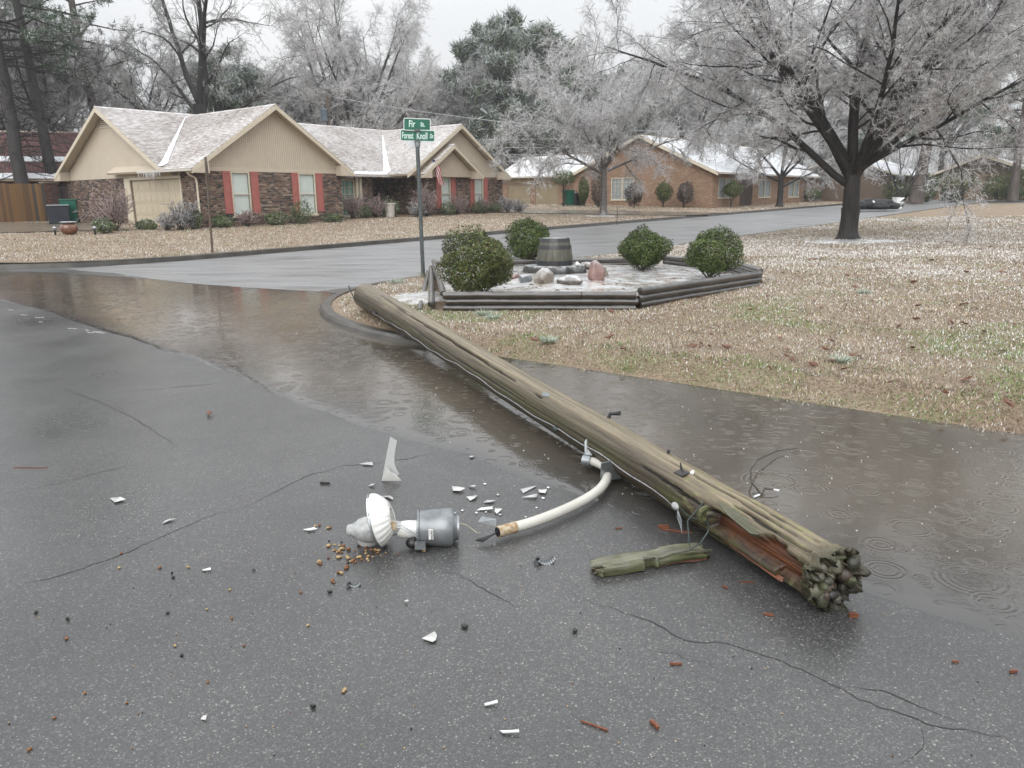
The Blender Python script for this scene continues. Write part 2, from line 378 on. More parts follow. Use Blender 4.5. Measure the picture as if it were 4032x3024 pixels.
class MB:
    """collects boxes, bars, tubes, lathes into one mesh"""
    def __init__(s): s.v = []; s.f = []; s.c = []
    def quad(s, *p):
        i = len(s.v); s.v += [tuple(q) for q in p]; s.f.append(tuple(range(i, i + len(p)))); return s
    def box(s, a, b):
        (x0, y0, z0), (x1, y1, z1) = a, b
        x0, x1 = sorted((x0, x1)); y0, y1 = sorted((y0, y1)); z0, z1 = sorted((z0, z1))
        i = len(s.v)
        s.v += [(x0, y0, z0), (x1, y0, z0), (x1, y1, z0), (x0, y1, z0), (x0, y0, z1), (x1, y0, z1), (x1, y1, z1), (x0, y1, z1)]
        s.f += [tuple(i + q for q in t) for t in ((0, 3, 2, 1), (4, 5, 6, 7), (0, 1, 5, 4), (1, 2, 6, 5), (2, 3, 7, 6), (3, 0, 4, 7))]; return s
    def prism(s, poly, off):
        """poly: list of 3D points (one face), off: extrusion vector"""
        i = len(s.v); n = len(poly); off = Vector(off)
        s.v += [tuple(Vector(p)) for p in poly] + [tuple(Vector(p) + off) for p in poly]
        s.f.append(tuple(range(i + n - 1, i - 1, -1))); s.f.append(tuple(range(i + n, i + 2 * n)))
        for k in range(n): s.f.append((i + k, i + (k + 1) % n, i + n + (k + 1) % n, i + n + k))
        return s
    def tube(s, pts, rad, n=8, caps=True):
        pts = [Vector(p) for p in pts]
        if not hasattr(rad, '__len__'): rad = [rad] * len(pts)
        i0 = len(s.v); nrm = None
        for k, p in enumerate(pts):
            d = (pts[min(k + 1, len(pts) - 1)] - pts[max(k - 1, 0)]).normalized()
            if nrm is None:
                nrm = d.cross(Vector((0, 0, 1)))
                if nrm.length < .1: nrm = d.cross(Vector((1, 0, 0)))
            nrm = (nrm - d * nrm.dot(d)).normalized(); bn = d.cross(nrm)
            for j in range(n):
                a = 2 * math.pi * j / n
                s.v.append(tuple(p + (nrm * math.cos(a) + bn * math.sin(a)) * rad[k]))
        for k in range(len(pts) - 1):
            for j in range(n):
                a = i0 + k * n + j; b = i0 + k * n + (j + 1) % n
                s.f.append((a, b, b + n, a + n))
        if caps:
            s.f.append(tuple(i0 + j for j in range(n - 1, -1, -1))); e = i0 + (len(pts) - 1) * n
            s.f.append(tuple(e + j for j in range(n)))
        return s
    def lathe(s, prof, n=24, origin=(0, 0, 0), axis=(0, 0, 1), mod=None):
        """prof: list of (radius, height along axis)"""
        ax = Vector(axis).normalized(); t = Vector((1, 0, 0)) if abs(ax.x) < .9 else Vector((0, 1, 0))
        e1 = (t - ax * t.dot(ax)).normalized(); e2 = ax.cross(e1); o = Vector(origin); i0 = len(s.v)
        for k, (r, h) in enumerate(prof):
            for j in range(n):
                a = 2 * math.pi * j / n; rr = r * (mod(k, a) if mod else 1)
                s.v.append(tuple(o + ax * h + (e1 * math.cos(a) + e2 * math.sin(a)) * rr))
        for k in range(len(prof) - 1):
            for j in range(n):
                a = i0 + k * n + j; b = i0 + k * n + (j + 1) % n
                s.f.append((a, b, b + n, a + n))
        return s
    def sphere(s, c, r, nu=10, nv=7):
        sx, sy, sz = (r, r, r) if not hasattr(r, '__len__') else r
        prof = [(max(1e-4, math.sin(math.pi * k / nv)), -math.cos(math.pi * k / nv)) for k in range(nv + 1)]
        i0 = len(s.v); s.lathe(prof, nu)
        for k in range(i0, len(s.v)):
            x, y, z = s.v[k]; s.v[k] = (c[0] + x * sx, c[1] + y * sy, c[2] + z * sz)
        return s
    def xf(s, M4):
        s.v = [tuple(M4 @ Vector(p)) for p in s.v]; return s
    def mesh(s, name, mat, smooth=False):
        me = bpy.data.meshes.new(name); me.from_pydata(s.v, [], s.f)
        if smooth:
            me.polygons.foreach_set('use_smooth', [True] * len(me.polygons))
            me.set_sharp_from_angle(angle=R(40))
        me.materials.append(MATS[mat]); me.update(); return me
    def build(s, name, mat, parent=None, smooth=False):
        return link(bpy.data.objects.new(name, s.mesh(name, mat, smooth)), parent)
def bevel(o, w=.005, seg=1):
    b = o.modifiers.new('bevel', 'BEVEL'); b.width = w; b.segments = seg; b.limit_method = 'ANGLE'; return o
def vnoise(x, y, seed=0):
    """smooth value noise on arrays, 0..1"""
    x = np.asarray(x, float); y = np.asarray(y, float)
    xi = np.floor(x).astype(np.int64); yi = np.floor(y).astype(np.int64); fx = x - xi; fy = y - yi
    fx = fx * fx * (3 - 2 * fx); fy = fy * fy * (3 - 2 * fy)
    def h(a, b):
        n = (a * 374761393 + b * 668265263 + seed * 974711) & 0x7fffffff
        n = ((n ^ (n >> 13)) * 1274126177) & 0x7fffffff
        return ((n ^ (n >> 16)) & 0xffff) / 65535.0
    return (h(xi, yi) * (1 - fx) + h(xi + 1, yi) * fx) * (1 - fy) + (h(xi, yi + 1) * (1 - fx) + h(xi + 1, yi + 1) * fx) * fy
def fbm(x, y, seed=0, o=4):
    s = 0; a = .5; t = 0
    for k in range(o):
        s = s + a * vnoise(np.asarray(x) * 2 ** k, np.asarray(y) * 2 ** k, seed + k); t += a; a *= .5
    return s / t
def G(px, py, z=0.0):
    """where the sight line through a photograph pixel meets the level z"""
    d = _fw + _r2 * ((px - 2016) / FPX) + _u2 * ((1512 - py) / FPX)
    t = (z - EYE) / d.z; return Vector((d.x * t, d.y * t, z))
def ATY(px, py, y):
    d = _fw + _r2 * ((px - 2016) / FPX) + _u2 * ((1512 - py) / FPX)
    t = y / d.y; return Vector((d.x * t, y, EYE + d.z * t))

# ------------------------------------------------------------------ street frame: A runs along the far street, B along the near one
AX, AY, BX, BY = .62, .785, .785, -.62
def AB(a, b): return (AX * a + BX * b, AY * a + BY * b)
def toAB(x, y): return AX * x + AY * y, BX * x + BY * y
def terr(y): return .015 * np.maximum(0, np.asarray(y, float) - 22)
A0, B1, B2, AL = 6.05, -11.4, -20.7, -3.7
RC1 = 5.4
def lawn1_h(x, y):
    a, b = toAB(x, y); s = np.asarray(a) - A0; t = np.asarray(b) - B1
    m = np.maximum(0, np.minimum(s, t)); rc = RC1
    e = np.where((s < rc) & (t < rc), rc - np.hypot(rc - s, rc - t), np.minimum(s, t))      # distance in from the rounded kerb
    return terr(y) + .12 * np.clip((e - .04) / .6, 0, 1) + .02 * np.minimum(m, 8) + .03 * (fbm(x * 1.3, y * 1.3, 3, 2) - .5) * np.clip(m, 0, 1)
def lawn2_h(x, y):
    a, b = toAB(x, y); t = np.maximum(0, B2 - np.asarray(b))
    return terr(y) + .125 + .018 * np.minimum(t, 14) + .03 * (fbm(x * .9, y * .9, 5, 2) - .5)

def grid_mesh(name, X, Y, Z, mat, parent=None, fattr=None):
    ny, nx = X.shape
    v = np.stack([X, Y, Z], -1).reshape(-1, 3)
    i = np.arange(nx * ny).reshape(ny, nx)
    f = np.stack([i[:-1, :-1], i[:-1, 1:], i[1:, 1:], i[1:, :-1]], -1).reshape(-1, 4)
    return npmesh(name, v, f, mat, parent, smooth=True, fattr=fattr)
def quadrant(sa, sb, ea, eb, r, hfun, name, S, mat='thatch'):
    """raised lawn: s,t run away from the two street edges, the corner is rounded with radius r"""
    s, t = np.meshgrid(S, S, indexing='ij')
    m_ = np.minimum(s, t); inn = (s < r) & (t < r)
    # L-shaped ring at offset m -> quarter arc
    Lp = np.maximum(r - m_, 1e-6)
    al = np.where(s <= t, (r - t) / Lp * .5, 1 - (r - s) / Lp * .5)      # 0 at (m,r) ... 1 at (r,m)
    al = np.where(s <= t, (r - t) / (2 * Lp), .5 + (s - t) / (2 * Lp))
    an = al * math.pi / 2
    s2 = np.where(inn, r - Lp * np.cos(an), s); t2 = np.where(inn, r - Lp * np.sin(an), t)
    a = ea + sa * s2; b = eb + sb * t2
    X, Yy = AB(a, b)
    return X, Yy

def road_and_lawns():
    n = 60
    xs = np.concatenate([np.linspace(-300, -60, 16), np.linspace(-50, 150, 60), np.linspace(160, 360, 14)])
    ys = np.concatenate([np.linspace(-100, -20, 8), np.linspace(-10, 180, 70), np.linspace(190, 360, 15)])
    X, Yy = np.meshgrid(xs, ys)
    Z = np.minimum(terr(Yy), 2.6) - .10
    tag(grid_mesh('ground', X, Yy, Z, 'earth'), kind='structure')
    a = np.concatenate([np.linspace(-70, 0, 15), np.linspace(2, 60, 60), np.linspace(64, 190, 50)])
    b = np.concatenate([np.linspace(-75, -24, 20), np.linspace(-22, 10, 40), np.linspace(12, 70, 25)])
    Aa, Bb = np.meshgrid(a, b); X, Yy = AB(Aa, Bb)
    road = tag(grid_mesh('road', X, Yy, terr(Yy), 'asphalt'), kind='structure')
    a2 = np.concatenate([np.linspace(8.2, 60, 60), np.linspace(64, 180, 50)]); b2 = np.linspace(B2 - .02, B1 + .02, 40); Aa, Bb = np.meshgrid(a2, b2)
    Aa = Aa + np.where(np.arange(len(a2))[None, :] == 0, .8 * (fbm(Bb * .7, Bb * 0, 8, 4) - .5), 0); X, Yy = AB(Aa, Bb)
    tag(grid_mesh('far_street', X, Yy, terr(Yy) + .002, 'asphalt_worn'), kind='structure')
    S = np.concatenate([np.linspace(0, .5, 8), np.linspace(.7, 6, 26), np.linspace(6.5, 24, 36), np.linspace(26, 70, 30)])
    X, Yy = quadrant(1, 1, A0, B1, RC1, None, 'lawn', S)
    tag(grid_mesh('corner_lawn', X, Yy, lawn1_h(X, Yy), 'thatch'), kind='structure')
    S2 = np.concatenate([np.linspace(0, 6, 20), np.linspace(6.5, 30, 40), np.linspace(32, 180, 60)])
    X, Yy = quadrant(1, -1, A0, B2, 5.0, None, 'lawn', S2)
    tag(grid_mesh('house_lawn', X, Yy, lawn2_h(X, Yy), 'thatch'), kind='structure')
    S3 = np.concatenate([np.linspace(0, 6, 12), np.linspace(8, 60, 14)])
    X, Yy = quadrant(-1, -1, AL, B2, 5.0, None, 'lawn', S3); tag(grid_mesh('side_lawn', X, Yy, terr(Yy) + .12, 'thatch'), kind='structure')
    X, Yy = quadrant(-1, 1, AL, B1, 4.2, None, 'lawn', S3); tag(grid_mesh('rear_lawn', X, Yy, terr(Yy) + .12, 'thatch'), kind='structure')
    return road
ROAD = road_and_lawns()

def curb_path(sa, sb, ea, eb, r, la, lb):
    """points along the rounded kerb, from far along a, round the corner, to far along b"""
    p = []
    for s in np.arange(la, r, -1.0): p.append((ea + sa * s, eb))
    for k in range(17):
        an = math.pi / 2 * k / 16
        p.append((ea + sa * (r - r * math.sin(an)), eb + sb * (r - r * math.cos(an))))
    for t in np.arange(r + 1.0, lb, 1.0): p.append((ea, eb + sb * t))
    return [AB(*q) for q in p]
def curb(name, path, width=.17, top=.13, side=1, mat='curb_wet', dip=None):
    P = [Vector((x, y, 0)) for x, y in path]; v = []; f = []
    for k, p in enumerate(P):
        d = (P[min(k + 1, len(P) - 1)] - P[max(k - 1, 0)]).normalized(); n = Vector((-d.y, d.x, 0)) * side
        z = float(terr(p.y)); tp = top if dip is None else dip(k / len(P)) * top
        for off, h in ((.03, -.03), (.0, tp - .03), (-.035, tp), (-width, tp), (-width, -.03)):
            q = p + n * off; v.append((q.x, q.y, z + h))
    for k in range(len(P) - 1):
        for j in range(4):
            i = k * 5 + j; f.append((i, i + 1, i + 6, i + 5))
    mb = MB(); mb.v = v; mb.f = f
    return tag(mb.build(name, mat, smooth=False), kind='structure')
def in_drive(s): return 1.0
curb('far_curb', curb_path(1, -1, A0, B2, 5.0, 110, 40), side=1, top=.14)
curb('corner_curb', curb_path(1, 1, A0, B1, RC1, 95, 6.2), side=-1, width=.16, top=.075)

# puddle along the near kerb, spilling over the crossing
def puddle():
    outer = [(-16, 19), (-12.5, 15.6), (-8.78, 13.21), (-6.95, 11.56), (-5.3, 9.85), (-4.1, 8.64), (-3.15, 7.69), (-2.52, 6.97), (-1.66, 5.95), (-1.14, 5.37), (-.72, 4.99), (-.30, 4.70), (.12, 4.2), (.52, 3.85), (1.0, 3.3), (1.42, 2.93), (1.62, 2.72), (1.9, 2.5), (2.9, 1.6), (6, -1)]
    inner = [(-17, 22.6), (-14, 20.5), (-12.2, 19.0), (-10.7, 18.5), (-9.27, 17.54), (-7.55, 16.52), (-6.13, 15.38), (-4.9, 14.69), (-3.54, 14.07), (-2.3, 13.3), (-1.7, 12.0), (-1.3, 10.9), (-.7, 9.9), (0.2, 8.9), (1.2, 7.75), (2.1, 6.9), (2.7, 6.1), (3.5, 5.5), (5, 4.3), (9, 1.4)]
    flag = [1, 1, 1, 1, 1, 1, 1, 1, 1, .3, 0, 0, 0, 0, 0, 0, 0, 0, 0, 0]
    n = len(outer); K = 9; tt = np.linspace(0, n - 1, (n - 1) * K + 1)
    def ip(p): p = np.array(p, float); return np.stack([np.interp(tt, range(n), p[:, i]) for i in (0, 1)], 1)
    O, I = ip(outer), ip(inner); F = np.interp(tt, range(n), flag)
    # uneven shoreline
    for Q, sd in ((O, 1), (I, 9)):
        sp_ = np.minimum(np.hypot(*np.gradient(Q, axis=0).T) * 9, 1.2); nn = np.gradient(Q, axis=0); nn = np.stack([-nn[:, 1], nn[:, 0]], 1) / np.hypot(*nn.T)[:, None]; Q += nn * ((fbm(tt * 1.3, tt * 0, sd, 4) - .5) * .16 * np.clip(sp_, .3, 1.2))[:, None]
    W = np.concatenate([[0, .015, .04, .08], np.linspace(.14, .86, 12), [.92, .96, .985, 1]])
    X = O[None, :, 0] * (1 - W[:, None]) + I[None, :, 0] * W[:, None]; Y = O[None, :, 1] * (1 - W[:, None]) + I[None, :, 1] * W[:, None]
    wid = np.hypot(*(O - I).T)[None, :]
    dep = np.minimum(W[:, None] * wid, np.where(F[None, :] > .5, (1 - W[:, None]) * wid, 99)) / .9
    o = grid_mesh('puddle', X, Y, np.where((W[:, None] == 0) | ((W[:, None] == 1) & (F[None, :] > .5)), -.0015, .0045) + 0 * X, 'puddle_water', fattr={'depth': np.clip(dep, 0, 1)})
    tag(o, kind='structure')
puddle()

def cracks():
    """hairline breaks in the asphalt, traced on the road"""
    paths = [[(0, 2320), (120, 2295), (270, 2255), (430, 2205), (560, 2150), (640, 2110), (760, 2060), (860, 2020), (960, 2000), (1040, 1960), (1200, 1880), (1350, 1835), (1500, 1820), (1620, 1805), (1740, 1775)],
             [(0, 1945), (110, 1925), (260, 1895), (330, 1875), (480, 1840), (620, 1815)],
             [(240, 1525), (400, 1585), (520, 1640), (600, 1690), (700, 1760)],
             [(420, 1545), (640, 1530), (850, 1510), (960, 1497)],
             [(1680, 2245), (1800, 2265), (1920, 2330), (2030, 2385), (2080, 2400)],
             [(2200, 2310), (2290, 2355), (2430, 2405), (2560, 2445), (2700, 2520), (2860, 2530), (3010, 2580), (3150, 2640), (3280, 2700), (3420, 2770), (3560, 2810), (3650, 2850), (3800, 2870), (4000, 2920), (4032, 2925)],
             [(3280, 2700), (3480, 2725), (3650, 2790), (3800, 2850)], [(2500, 2540), (2700, 2590), (2860, 2640)], [(3620, 2850), (3640, 2910), (3600, 2960), (3540, 3015)],
             [(2700, 2740), (2840, 2800), (2990, 2880)]]
    rr = random.Random(3)
    for k, path in enumerate(paths):
        P = [G(*q) for q in path]; pts = []
        for i in range(len(P) - 1):
            d = (P[i + 1] - P[i]); n = max(2, int(d.length / .03)); pr = Vector((-d.y, d.x, 0)).normalized()
            for j in range(n):
                pts.append(P[i] + d * (j / n) + pr * (rr.uniform(-1, 1) * .008 + .02 * (vnoise(i + j / n * 3, k * 7, 4) - .5)))
        pts.append(P[-1]); v = []; f = []
        for i, p in enumerate(pts):
            d = (pts[min(i + 1, len(pts) - 1)] - pts[max(i - 1, 0)]).normalized(); n = Vector((-d.y, d.x, 0))
            w_ = (.0010 + .0042 * vnoise(i * .21, k * 3.3, 8) ** 1.5) * min(1, i / 10 + .1, (len(pts) - 1 - i) / 10 + .1) * (.7 + .05 * p.length)
            v += [tuple(p + n * w_ + Vector((0, 0, .0016))), tuple(p - n * w_ + Vector((0, 0, .0016)))]
        for i in range(len(pts) - 1): f.append((2 * i, 2 * i + 1, 2 * i + 3, 2 * i + 2))
        mb = MB(); mb.v, mb.f = v, f; mb.build('crack', 'debris_dark', ROAD)
cracks()

DRIVES = [[(-15.6, 32.2), (-24.5, 28.6), (-31, 36), (-21.5, 40.8)], [AB(43.4, B2 - .03), AB(48.4, B2 - .03), AB(41.0, -40.5), AB(36.0, -36.5)], [AB(41.0, -40.5), AB(36.0, -36.5), AB(46.5, -56), AB(54.3, -56)]]
def driveways():
    # wet drive of the first house from the side street to its garage; and the second house's drive and apron
    def sheet(name, quad, hf, dz, n=16):
        q = [np.array(p, float) for p in quad]; s, t = np.meshgrid(np.linspace(0, 1, n), np.linspace(0, 1, n))
        P = ((1 - s) * (1 - t))[..., None] * q[0] + (s * (1 - t))[..., None] * q[1] + (s * t)[..., None] * q[2] + ((1 - s) * t)[..., None] * q[3]
        X, Yy = P[..., 0], P[..., 1]
        return tag(grid_mesh(name, X, Yy, hf(X, Yy) + dz, 'concrete_wet'), kind='structure')
    for nm, q, dz in zip(('driveway', 'neighbour_driveway', 'garage_apron'), DRIVES, (.035, .036, .041)): sheet(nm, q, lawn2_h, dz)
driveways()
# ------------------------------------------------------------------ houses
HRZ = R(51.7)
def wall_frame(plane, const, out):
    """maps (s,z,depth) on a wall to house coordinates; depth is outwards"""
    if plane == 'v': return lambda s, z, d: (s, const - d * 1.0 if out < 0 else const + d, z)
    return lambda s, z, d: (const - d if out < 0 else const + d, s, z)
BRICK_MESH = {}
def brick_courses(wall, W, s0, s1, z0, z1, holes, each=0, pal=BRICKPAL, near=None, seed=1, top=None, bl=.203, bh=.068, solid=.006):
    """real bricks on a mortar wall: the nearest `each` are parts of their own, the rest one joined part"""
    rr = random.Random(seed); items = []
    z = z0; row = 0; pitch = .078
    while z < z1 - .02:
        s = s0 - (row % 2) * .107
        while s < s1:
            a, b = max(s, s0), min(s + bl, s1); s += bl + .011
            segs = [(a, b)]
            for (h0, h1, g0, g1) in holes:
                if z + bh > g0 and z < g1:
                    nx = []
                    for (p, q) in segs:
                        if q <= h0 or p >= h1: nx.append((p, q)); continue
                        if p < h0: nx.append((p, h0))
                        if q > h1: nx.append((h1, q))
                    segs = nx
            for (p, q) in segs:
                if top is not None:
                    if z + bh > top((p + q) / 2): continue
                if q - p > .04: items.append((p, q, z))
        z += pitch; row += 1
    full = [t for t in items if t[1] - t[0] > bl - .002]
    if near is not None: full.sort(key=lambda t: abs(t[0] - near[0]) + 1.2 * abs(t[2] - near[1]))
    pick = set(full[:each])
    if each:
        mb = MB()
        p0 = [W(0, 0, solid + .0), W(bl, 0, solid), W(bl, bh, solid), W(0, bh, solid)]
        o0 = Vector(W(0, 0, 0))
        quad = [Vector(p) - o0 for p in p0]; back = Vector(W(0, 0, -.012)) - Vector(W(0, 0, solid))
        mb.prism(quad, back); me = mb.mesh('brick', 'brick_each')
        for t in full[:each]:
            o = bpy.data.objects.new('brick', me); o.location = Vector(W(t[0], t[2], rr.uniform(-.002, .003))); link(o, wall)
    V, F, Cc = [], [], []
    for t in items:
        if t in pick: continue
        d = solid + rr.uniform(-.002, .003); i = len(V)
        for q in ((t[0], t[2]), (t[1], t[2]), (t[1], t[2] + bh), (t[0], t[2] + bh)): V.append(W(q[0], q[1], d))
        for q in ((t[0], t[2]), (t[1], t[2]), (t[1], t[2] + bh), (t[0], t[2] + bh)): V.append(W(q[0], q[1], -.008))
        F += [(i, i + 1, i + 2, i + 3), (i, i + 4, i + 5, i + 1), (i + 1, i + 5, i + 6, i + 2), (i + 2, i + 6, i + 7, i + 3), (i + 3, i + 7, i + 4, i)]
        Cc += [rr.choice(pal)] * 8
    if V:
        o = npmesh('brick_courses', np.array(V), np.array(F), 'brick_mass', wall, col=np.array(Cc)); o['kind'] = 'stuff'

SHINGLE = {}
def roof_slope(house, name, e0, e1, r1, r0, visible=None, each=0, tab=.30, exposure=.145, mat='shingle', slab=.10, seed=2, trim='tan_paint', near=None):
    """slab from eave e0-e1 up to ridge r0-r1 with lapped shingle tabs on top"""
    e0, e1, r1, r0 = (Vector(p) for p in (e0, e1, r1, r0))
    n = (e1 - e0).cross(r0 - e0).normalized()
    if n.z < 0: n = -n
    part = MB().prism([e0, e1, r1, r0], -n * slab).build(name, trim, house)
    if exposure is None: return part
    al = (e1 - e0).normalized(); upv = (r0 - e0); H = upv.length; upv.normalize(); L0 = (e1 - e0).length
    rr = random.Random(seed); rows = int(H / exposure); tabs = []
    for k in range(rows):
        s = -(k % 2) * tab * .5 - rr.random() * .05
        while s < L0:
            a = max(s, 0); b = min(s + tab - .012, L0); s += tab
            if b - a < .05: continue
            c = e0 + al * ((a + b) / 2) + upv * (k * exposure + .07)
            if visible and not visible(c): continue
            tabs.append((a, b, k))
    full = [t for t in tabs if abs(t[1] - t[0] - (tab - .012)) < 1e-3]
    if near is not None: full.sort(key=lambda t: ((e0 + al * t[0] + upv * (t[2] * exposure)) - Vector(near)).length)
    pick = set(full[:each])
    def corners(a, b, k, lift):
        p = e0 + al * a + upv * (k * exposure); q = e0 + al * b + upv * (k * exposure)
        u = upv * (exposure + .02)
        return [p + n * (.020 + lift), q + n * (.020 + lift), q + u + n * (.006), p + u + n * (.006)]
    if each:
        c = corners(0, tab - .012, 0, 0); mb = MB().prism([x - e0 for x in c], -n * .016); me = mb.mesh('shingle', mat)
        for t in full[:each]:
            o = bpy.data.objects.new('shingle', me); o.location = e0 + al * t[0] + upv * (t[2] * exposure) + n * rr.uniform(0, .004) - Vector((0, 0, 0)); link(o, part)
    V, F = [], []
    for t in tabs:
        if t in pick: continue
        c = corners(*t, rr.uniform(0, .008)); i = len(V)
        V += [tuple(x) for x in c] + [tuple(x - n * .016) for x in c[:2]]
        F += [(i, i + 1, i + 2, i + 3), (i, i + 4, i + 5, i + 1)]
    if V:
        o = npmesh('shingle_courses', np.array(V), np.array(F), mat, part); o['kind'] = 'stuff'
    return part

def sash_window(house, W, s0, s1, z0, z1, blind='blind', frame='cream_trim', mull=True, slats=True, muntins=None, fw=.06, sill=True, name='window'):
    f = MB()
    def bx(mb, a0, a1, b0, b1, d0, d1):
        mb.prism([W(a0, b0, d0), W(a1, b0, d0), W(a1, b1, d0), W(a0, b1, d0)], Vector(W(a0, b0, d1)) - Vector(W(a0, b0, d0)))
    bx(f, s0, s0 + fw, z0, z1, -.05, .022); bx(f, s1 - fw, s1, z0, z1, -.05, .022)
    bx(f, s0 + fw, s1 - fw, z1 - fw, z1, -.05, .020); bx(f, s0 + fw, s1 - fw, z0, z0 + fw, -.05, .020)
    win = f.build(name, frame, house)
    if mull:
        b = MB(); zm = (z0 + z1) / 2; bx(b, s0 + fw, s1 - fw, zm - .025, zm + .025, -.04, .012); b.build('meeting_rail', frame, win)
    if sill:
        b = MB(); bx(b, s0 - .05, s1 + .05, z0 - .06, z0, -.03, .06); b.build('sill', frame, win)
    p = MB(); p.quad(W(s0 + fw, z0 + fw, -.02), W(s1 - fw, z0 + fw, -.02), W(s1 - fw, z1 - fw, -.02), W(s0 + fw, z1 - fw, -.02)); p.build('pane', 'pane', win)
    if blind:
        b = MB()
        if slats:
            n = int((z1 - z0) / .05)
            for k in range(n):
                z = z0 + fw + k * (z1 - z0 - 2 * fw) / n
                b.quad(W(s0 + fw, z, -.075), W(s1 - fw, z, -.075), W(s1 - fw, z + .046, -.095), W(s0 + fw, z + .046, -.095))
        else:
            n = 14
            for k in range(n):
                a = s0 + fw + (s1 - s0 - 2 * fw) * k / n; c = s0 + fw + (s1 - s0 - 2 * fw) * (k + 1) / n
                b.quad(W(a, z0 + fw, -.08 - .03 * (k % 2)), W(c, z0 + fw, -.08 - .03 * ((k + 1) % 2)), W(c, z1 - fw, -.08 - .03 * ((k + 1) % 2)), W(a, z1 - fw, -.08 - .03 * (k % 2)))
        b.build('blind', blind, win)
    if muntins:
        nx, nz = muntins; b = MB()
        for k in range(1, nx):
            a = s0 + fw + (s1 - s0 - 2 * fw) * k / nx; bx(b, a - .012, a + .012, z0 + fw, z1 - fw, -.035, .004)
        for k in range(1, nz):
            z = z0 + fw + (z1 - z0 - 2 * fw) * k / nz; bx(b, s0 + fw, s1 - fw, z - .012, z + .012, -.036, .003)
        b.build('muntin', frame, win)
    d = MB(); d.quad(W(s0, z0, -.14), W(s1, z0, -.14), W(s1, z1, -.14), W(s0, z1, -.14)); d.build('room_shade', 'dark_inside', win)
    return win
def shutter(house, W, s0, s1, z0, z1):
    f = MB()
    def bx(mb, a0, a1, b0, b1, d0, d1):
        mb.prism([W(a0, b0, d0), W(a1, b0, d0), W(a1, b1, d0), W(a0, b1, d0)], Vector(W(a0, b0, d1)) - Vector(W(a0, b0, d0)))
    bx(f, s0, s0 + .055, z0, z1, .010, .045); bx(f, s1 - .055, s1, z0, z1, .010, .045)
    zm = (z0 + z1) / 2
    for a, b in ((z0, z0 + .07), (zm - .04, zm + .04), (z1 - .10, z1)): bx(f, s0 + .055, s1 - .055, a, b, .010, .043)
    sh = f.build('shutter', 'shutter_red', house)
    for a, b in ((z0 + .07, zm - .04), (zm + .04, z1 - .10)):
        p = MB(); bx(p, s0 + .055, s1 - .055, a, b, .010, .026); p.build('panel', 'shutter_red', sh)
    return sh
def wall_with_holes(name, W, poly_top, s0, s1, z0, z1, holes, mat, house, depth=-.15):
    """wall sheet with thickness, cut into strips round its openings"""
    mb = MB(); cuts = sorted({s0, s1, *[h[0] for h in holes], *[h[1] for h in holes]}); cuts = [c for c in cuts if s0 <= c <= s1]
    for a, b in zip(cuts[:-1], cuts[1:]):
        if b - a < 1e-4: continue
        zs = [(z0, z1)]
        for h in holes:
            if h[0] < b - 1e-6 and h[1] > a + 1e-6:
                nz = []
                for p, q in zs:
                    if h[3] <= p or h[2] >= q: nz.append((p, q)); continue
                    if p < h[2]: nz.append((p, h[2]))
                    if q > h[3]: nz.append((h[3], q))
                zs = nz
        for p, q in zs:
            mb.prism([W(a, p, 0), W(b, p, 0), W(b, q, 0), W(a, q, 0)], Vector(W(a, p, depth)) - Vector(W(a, p, 0)))
    return mb.build(name, mat, house)
def gable_boards(house, W, cs, halfw, z0, apex, pitch, mat='tan_paint', part='siding', d0=0.0):
    """vertical boards filling a gable triangle, each a part with a groove beside it"""
    mb = MB(); mb.quad(W(cs - halfw, z0, d0 - .01), W(cs + halfw, z0, d0 - .01), W(cs, apex, d0 - .01)); g = mb.build('gable_wall', mat, house)
    s = cs - halfw; sl = (apex - z0) / halfw
    while s < cs + halfw - .01:
        a, b = s + .006, min(s + pitch - .006, cs + halfw)
        za = z0 + max(0, (halfw - abs(a - cs)) * sl); zb = z0 + max(0, (halfw - abs(b - cs)) * sl)
        if max(za, zb) > z0 + .02:
            pts = [W(a, z0, d0 + .014), W(b, z0, d0 + .014), W(b, max(zb, z0 + .001), d0 + .014)]
            if a < cs < b: pts.append(W(cs, apex, d0 + .014))
            pts.append(W(a, max(za, z0 + .001), d0 + .014))
            MB().prism(pts, Vector(W(a, z0, d0 - .004)) - Vector(W(a, z0, d0 + .014))).build('siding_board', mat, g)
        s += pitch
    return g
def rake(house, W, cs, apex, ends, d0, th=.17, dep=.05, mat='cream_trim'):
    """sloping trim boards along a gable edge: W gives the plane, d0 how far it stands out"""
    for (s, z) in ends:
        p = Vector((s, z)); q = Vector((cs, apex)); 
        pts = [W(p.x, p.y, d0), W(q.x, q.y, d0), W(q.x, q.y - th * 1.2, d0), W(p.x, p.y - th, d0)]
        MB().prism(pts, Vector(W(p.x, p.y, d0 - dep)) - Vector(W(p.x, p.y, d0))).build('rake_board', mat, house)
def gutter(house, p, q, mat='white_gutter', r=.055):
    p, q = Vector(p), Vector(q); mb = MB(); d = (q - p).normalized(); n = Vector((-d.y, d.x, 0))
    prof = [(-r, 0), (-r, -.08), (-.01, -.105), (r, -.085), (r, 0.0), (r - .012, 0), (r - .014, -.07), (-r + .012, -.07), (-r + .012, 0)]
    pts = [p + n * a + Vector((0, 0, b)) for a, b in prof]; mb.prism(pts, q - p); return mb.build('gutter', mat, house)
